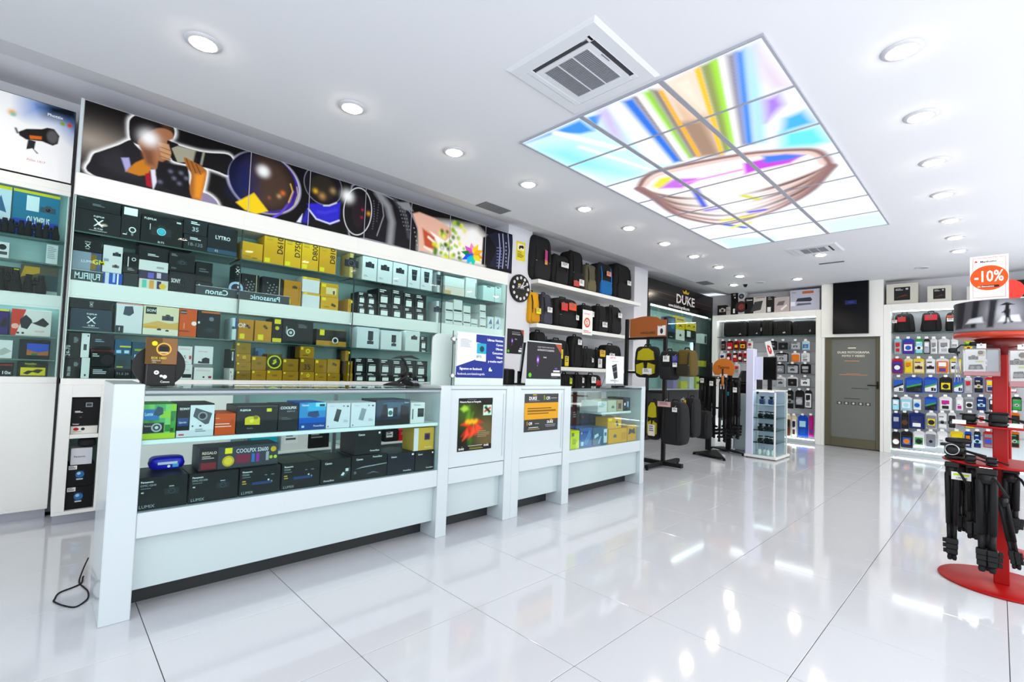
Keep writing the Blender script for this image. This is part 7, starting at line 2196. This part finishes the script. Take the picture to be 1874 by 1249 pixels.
pack_rows([
    (620, 648, q(0, (190, 260, 'csrr', 3), (268, 382, 'bpwb', 1), (388, 465, 'gcwk', 2), (470, 530, 'ksws', 3), (535, 602, 'wwaa', 3), (608, 722, 'wwas', 3), (730, 800, 'wwas', 1)) + extra(5)),
    (656, 684, q(1, (165, 272, 'rpnw', 1), (284, 368, 'eyoy', 3), (372, 478, 'yeuk', 2), (490, 582, 'wwkk', 2), (588, 712, 'wowp', 3), (718, 830, 'ywks', 2)) + extra(5)),
    (690, 719, q(2, (180, 288, 'awbk', 0), (294, 466, 'bkbg', 0), (470, 606, 'bwbg', 0), (618, 746, 'kkyk', 1), (750, 850, 'bwbg', 0)) + extra(5)),
    (726, 752, q(3, (143, 242, 'kcwc', 3), (248, 362, 'wcwc', 1), (366, 452, 'awcb', 1), (478, 602, 'bkbg', 0), (616, 742, 'wwmk', 3), (775, 850, 'wwwm', 3)) + extra(5)),
    (755, 785, q(4, (124, 252, 'nnsn', 3), (256, 328, 'kkku', 1), (330, 482, 'nnnw', 3), (494, 596, 'wayk', 1), (606, 692, 'wwak', 2), (704, 780, 'wkka', 2)) + extra(5)),
    (789, 820, q(5, (120, 248, 'kkuw', 1), (252, 366, 'kkbo', 1), (370, 484, 'wwgk', 1), (488, 592, 'waak', 2), (598, 700, 'wwws', 3), (722, 850, 'yykk', 1)) + extra(5)),
], GR_, 'right of the door')

# ================================================================== red tripod carousel
BX, BY = 2.387, 3.76


def carousel(x, y, label):
    t = thing('display_carousel', label, 'display stand', (x, y, 0), 'red display carousels')
    obj('base_disc', MB().lathe((x, y, 0), [(.283, .0), (.288, .006), (.284, .012), (.05, .014)], 56), REDE, t)
    obj('pole', MB().box((x - .04, y - .034, .012), (x + .026, y + .034, 1.5), .004), REDE, t)
    for z, r in ((.705, .262), (.925, .2)):
        obj('shelf_disc', MB().lathe((x, y, z), [(r, 0), (r + .003, .006), (r, .012)], 48), REDE, t)
    obj('header_drum', MB().lathe((x, y, 0), [(.205, 1.488), (.208, 1.49), (.208, 1.672), (.205, 1.674)], 56), mat('drum_grey', '#5b5b62', rough=.35), t)
    obj('drum_rim', MB().lathe((x, y, 0), [(.1, 1.452), (.2, 1.458), (.212, 1.465), (.212, 1.488)], 56), mat('rim_orange', '#b8341a', rough=.3), t)
    obj('hub', MB().lathe((x, y, 0), [(.05, 1.36), (.07, 1.39), (.12, 1.452)], 28), mat('red_shade', '#6a0c0a', rough=.4), t)  # darker red stands in for the shade under the drum
    return t


car = carousel(BX, BY, 'tall red carousel of hanging tripods on a round red base')
# grey street picture wrapped round the drum
DP = Paint((0, 0, 0), X_, Z_, X_, 1.307, .182, 260, 40, '#3d3d45')
dx = lambda px, py: (math.radians(180 + 90 + math.degrees(math.asin(max(-1, min(1, (at(px, py, y=BY - .1).x - BX) / .2085))))) - math.pi * .0) * .208
def dz(py, px=1800):
    return at(px, py, y=BY - .19).z - 1.49
q_ = lambda *pts: [(dx(a, b), dz(b, a)) for a, b in pts]
DP.rad((dx(1835, 590), .11), .075, '#b4b4bc', .9, 2)
DP.fill([(.0, .0), (1.307, .0), (1.307, .05), (0, .05)], '#86848a', .03)
for a, b, c_ in ((1748, 1762, '#2c2a30'), (1762, 1775, '#55535a'), (1776, 1786, '#26252b'), (1806, 1818, '#2a292f')):
    DP.fill([(dx(a, 590), .02), (dx(b, 590), .02), (dx(b + 8, 590), .182), (dx(a + 6, 590), .182)], c_, .012)
DP.fill([(dx(1768, 600), .05), (dx(1800, 600), .05), (dx(1798, 600), .085), (dx(1775, 600), .075)], '#d8d8de', .01)
DP.fill([(dx(1826, 600), .05), (dx(1868, 600), .05), (dx(1864, 600), .09), (dx(1834, 600), .085)], '#d4d4da', .01)
mx = dx(1842, 590)
DP.fill([(mx - .03, .146), (mx, .164), (mx + .034, .148)], '#17161a', .004).line([(mx, .15), (mx - .002, .12)], '#17161a', .004)
DP.fill([(mx - .006, .135), (mx + .006, .14), (mx + .014, .12), (mx + .012, .075), (mx - .004, .075), (mx - .01, .105)], '#17161a', .004)
DP.ell((mx + .002, .14), .007, .009, '#17161a').line([(mx, .08), (mx - .004, .045), (mx - .01, .042)], '#17161a', .006).line([(mx + .008, .08), (mx + .016, .05), (mx + .022, .05)], '#17161a', .006).line([(mx - .004, .115), (mx - .016, .105)], '#17161a', .005)
L = _LOC[car.name]
ang = DP.x / .208
V = np.stack([BX + .2088 * np.cos(ang) - L.x, BY + .2088 * np.sin(ang) - L.y, 1.4905 + DP.y * .99 - L.z], 1)
a = (np.arange(39)[:, None] * 260 + np.arange(259)[None]).ravel()
me = bpy.data.meshes.new('street_picture')
me.from_pydata(V.tolist(), [], np.stack([a, a + 1, a + 261, a + 260], 1).tolist())
me.color_attributes.new('Col', 'FLOAT_COLOR', 'POINT').data.foreach_set('color', np.concatenate([DP.c, np.ones((len(DP.c), 1))], 1).astype(np.float32).ravel())
me.materials.append(mat('gloss_print'))
o = bpy.data.objects.new('street_picture', me)
COL.objects.link(o)
o.parent = car
# bare far carousel
p = at(1876, 910, z=0)
c2 = carousel(p.x + .34, p.y, 'second red carousel farther back, cut by the picture edge')
p2 = p

# discount card on top
SY = 3.6
xa, xb = xon(1775, 1.8, SY), xon(1846, 1.8, SY)
t = thing('discount_sign', 'white discount card with a big orange oval on top of the red carousel', 'sign', ((xa + xb) / 2, SY, 1.675))
z1 = zon(1810, 468, y=SY)
obj('card', MB().box((xa, SY, 1.6758), (xb, SY + .004, z1), .001), PAPER, t)
obj('card_foot', MB().box((xa + .02, SY + .004, 1.6748), (xb - .02, SY + .07, 1.679), .001), BLACKP, t)
p = facing_y(SY, xa, 1.6758, xb - xa, z1 - 1.6758)
for a in ((.08, .06, .93, .068), (.08, .95, .93, .958), (.08, .06, .09, .958), (.92, .06, .93, .958)):
    p.r(*a, '#e0563c')
p.c(.5, .5, .28, '#e2500e', 36, 1.07).poly([(.12, .86), (.16, .91), (.22, .86)], '#d8281c').t('Manfrotto', .28, .85, .045, '#2a2a2e', 'l', True, wmax=.6)
p.t('-10%', .12, .42, .25, '#f6efe8', 'l', True, wmax=.76).r(.3, .285, .76, .335, '#3a1a10').t('de descuento', .2, .295, .035, '#f6efe8', 'l', True, wmax=.62)
p.build('lettering', t)
yy = 4.6
c = at(1846, 532, y=yy)
t = thing('red_disc_sign', 'plain red disc on a rod behind the discount card', 'sign', (c.x, yy, 1.2))
obj('disc', MB().lathe((c.x, yy, c.z), [(.08, 0), (.08, .008)], 36, 'y'), mat('red_sign', '#ee2a16', rough=.3), t)
obj('rod', MB().tube([(c.x, yy + .012, c.z - .06), (c.x, yy + .012, .02)], .008, 8), REDE, t)
obj('rod_base', MB().lathe((c.x, yy + .012, 0), [(.14, 0), (.14, .01), (.02, .02)], 28), REDE, t)

# clear boxes hanging under the drum
def clear_pack(l, r, tp, bt, y, label, dep=.09):
    z0, z1 = zon((l + r) / 2, bt, y=y), zon((l + r) / 2, tp, y=y)
    xa, xb = xon(l, (z0 + z1) / 2, y), xon(r, (z0 + z1) / 2, y)
    W, H = xb - xa, z1 - z0
    t = thing('clear_box', label, 'package', ((xa + xb) / 2, y, z0), 'clear boxes under the carousel header')
    obj('clear_shell', MB().box((xa, y, z0), (xb, y + dep, z1), .004), BLIST, t)
    obj('red_base', MB().box((xa + .002, y + .002, z0 + .001), (xb - .002, y + dep - .002, z0 + H * .16), .003), mat('pink_red', '#d0505a', rough=.3), t)
    obj('insert_card', MB().box((xa + W * .06, y + .012, z0 + H * .17), (xa + W * .62, y + .014, z0 + H * .97)), PAPER, t)
    obj('insert_card', MB().box((xa + W * .66, y + .02, z0 + H * .17), (xa + W * .95, y + .022, z0 + H * .95)), mat('grey_card', '#a9acb4', rough=.4), t)
    p = facing_y(y + .0115, xa + W * .06, z0 + H * .17, W * .56, H * .8)
    p.cam(.4, .62, .16, '#4a3a3a', '#888').r(.62, .7, .95, .95, '#d8b89a').c(.75, .85, .09, '#5a4030', 12).r(.5, .42, .9, .48, '#d8d43a').poly([(.15, .08), (.2, .3), (.8, .32), (.9, .1)], '#2a2a2e').c(.35, .18, .07, '#888').c(.65, .18, .07, '#888')
    p.build('print', t)
    obj('hang_tab', MB().box(((xa + xb) / 2 - .02, y + dep / 2, z1), ((xa + xb) / 2 + .02, y + dep / 2 + .004, z1 + .03), .001), PAPER, t)
    obj('peg', MB().tube([(BX + .03 * (1 if xa > BX else -1), BY - .085, z1 + .022), ((xa + xb) / 2, y + dep / 2 + .004, z1 + .022), ((xa + xb) / 2, y - .01, z1 + .026)], .004, 6), STEEL, t)
clear_pack(1762, 1831, 638, 689, 3.56, 'clear plastic box with a pink-red base hanging toward the door side')
clear_pack(1846, 1900, 640, 710, 3.5, 'clear plastic box with a pink-red base cut by the picture edge')
x = xon(1742, 1.33, 3.62)
t = thing('articulated_clamp', 'small black articulated arm sticking out under the carousel header', 'clamp', (x, 3.62, 1.4), None)
zq = zon(1742, 642, y=3.62)
obj('clamp_head', MB().blob((x + .005, 3.62, zq), X_, Z_, -Y_, .022, .016, .02, .5), BLACKP, t)
obj('arm_rod', MB().tube([(x + .018, 3.62, zq + .008), (x + .04, 3.62, 1.413), (BX - .1, 3.73, 1.416)], .004, 8), BLACKM, t)
obj('arm_knob', MB().blob((x + .1, 3.65, 1.421), X_, Z_, -Y_, .026, .012, .02, .5), BLACKP, t)
t = thing('wire_stand', 'chrome folded wire tripod hanging under the carousel header', 'stand', (xon(1752, 1.3, 3.6), 3.6, 1.2))
x = xon(1752, 1.3, 3.6)
for d in (-.012, .004, .016):
    obj('chrome_leg', MB().tube([(x, 3.6, zq - .012), (x + d, 3.6 + d, zon(1752, 700, y=3.6))], .003, 6), STEEL, t)
obj('joint', MB().box((x - .012, 3.59, zq - .02), (x + .012, 3.61, zq - .006), .002), BLACKP, t)

# heads and clamps lying on the two red shelves
GS = 'tripod heads on the red carousel'


def head_on(px, y, z, s, label, ring=False):
    x = xon(px, z + s / 2, y)
    t = thing('tripod_mount', label, 'tripod mount', (x, y, z), GS)
    obj('head_base', MB().lathe((x, y, z), [(s * .4, .0005), (s * .42, s * .15), (s * .25, s * .25)], 18), BLACKP, t)
    obj('head_body', MB().blob((x, y, z + s * .45), X_, Z_, -Y_, s * .42, s * .26, s * .34, .5), BLACKP, t)
    obj('quick_plate', MB().box((x - s * .55, y - s * .3, z + s * .66), (x + s * .4, y + s * .3, z + s * .78), .004), BLACKM, t)
    obj('handle', MB().tube([(x + s * .3, y - s * .2, z + s * .5), (x + s * .7, y - s * .4, z + s * .42), (x + s * 1.1, y - s * .5, z + s * .3)], [s * .06, s * .06, s * .1], 8), RUBBER, t)
    if ring:
        obj('dial_ring', MB().tube([(x - s * .1 + s * .26 * math.cos(a), y - s * .36, z + s * .5 + s * .26 * math.sin(a)) for a in [2 * math.pi * i / 24 for i in range(24)]], s * .03, 6, close=True), STEEL, t)
        obj('wing', MB().blob((x + s * .12, y, z + s * .95), X_, Z_, -Y_, s * .5, s * .14, s * .2, .5), BLACKP, t)
for px, y, z, s, lb, rg in ((1748, 3.66, .7175, .12, 'black head with a silver dial ring over the lower red shelf edge', True), (1774, 3.66, .938, .08, 'flat black head on the upper red shelf, door side', False), (1828, 3.6, .938, .105, 'large black head on the upper red shelf before the pole', False), (1776, 3.54, .7175, .06, 'small black head on the lower red shelf, front', False), (1815, 3.52, .7175, .06, 'small black head above the central hanging tripod', False)):
    head_on(px, y, z, s, lb, rg)
for px, z, c_, lb in ((1755, .938, '#f2f2f2', 'white price label on the upper red shelf'), (1858, .938, '#f0f0f0', 'white price label beyond the pole on the upper red shelf')):
    x = xon(px, z, 3.58)
    o = obj('price_label', MB().prism([(3.575, z + .001), (3.592, z + .001), (3.592, z + .024)], 'x', x - .03, x + .03), PAPER)
    tag(o, lb, 'label')

GT2 = 'tripods hanging on the red carousel'


def hang(pxt, pyt, pyb, y, r, spread, label, **k):
    zt, zb = min(.7085, zon(pxt, pyt, y=y)), zon(pxt, pyb, y=y)
    tripod(xon(pxt, (zt + zb) / 2, y), y, zt, zt - zb, label, GT2, r, spread, **k)
hang(1806, 838, 1040, 3.47, .017, .024, 'thick black folded tripod hanging in front of the red pole', head=True)
hang(1742, 838, 1018, 3.6, .012, .012, 'black folded tripod with a large price card on the red carousel', head=True, tagc=[(-.0, -.055, .085, .045, '#f2f4f0')], clip_side=-1)
hang(1763, 842, 968, 3.76, .011, .02, 'short black folded tripod behind the price card on the red carousel', head=True)
hang(1780, 842, 980, 3.66, .011, .016, 'slim black folded tripod between price card and central tripod', head=True)
hang(1850, 838, 968, 3.66, .014, .018, 'black folded tripod hanging beyond the red pole', head=True)
hang(1836, 900, 1030, 3.58, .009, .012, 'small black tripod leaning outward near the red pole', head=False, lean=(.05, 0))

# ------------------------------------------------------------------ loose cable on the floor
C_ = lambda x, y: Vector((*at((x - 14) * .2795, 900 + y * .2795, z=.004).xy, .004))
path = [C_(*q) for q in ((588, 492), (555, 545), (532, 592), (560, 625), (588, 652), (592, 690), (570, 720), (505, 757), (430, 748), (368, 722), (372, 705), (402, 664), (500, 625), (548, 598), (556, 562), (562, 556))]
path[0].z = .05
path[1].z = .03
def smooth(P, n=5):
    out = []
    for i in range(len(P) - 1):
        p0, p1, p2, p3 = P[max(i - 1, 0)], P[i], P[i + 1], P[min(i + 2, len(P) - 1)]
        for k in range(n):
            t = k / n
            out.append(.5 * ((2 * p1) + (p2 - p0) * t + (2 * p0 - 5 * p1 + 4 * p2 - p3) * t * t + (3 * p1 - p0 - 3 * p2 + p3) * t ** 3))
    return out + [P[-1]]
o = obj('loose_cable', MB().tube(smooth(path), .0035, 8), RUBBER)
tag(o, 'thin dark cable looped on the floor at the near end of the counter', 'cable')
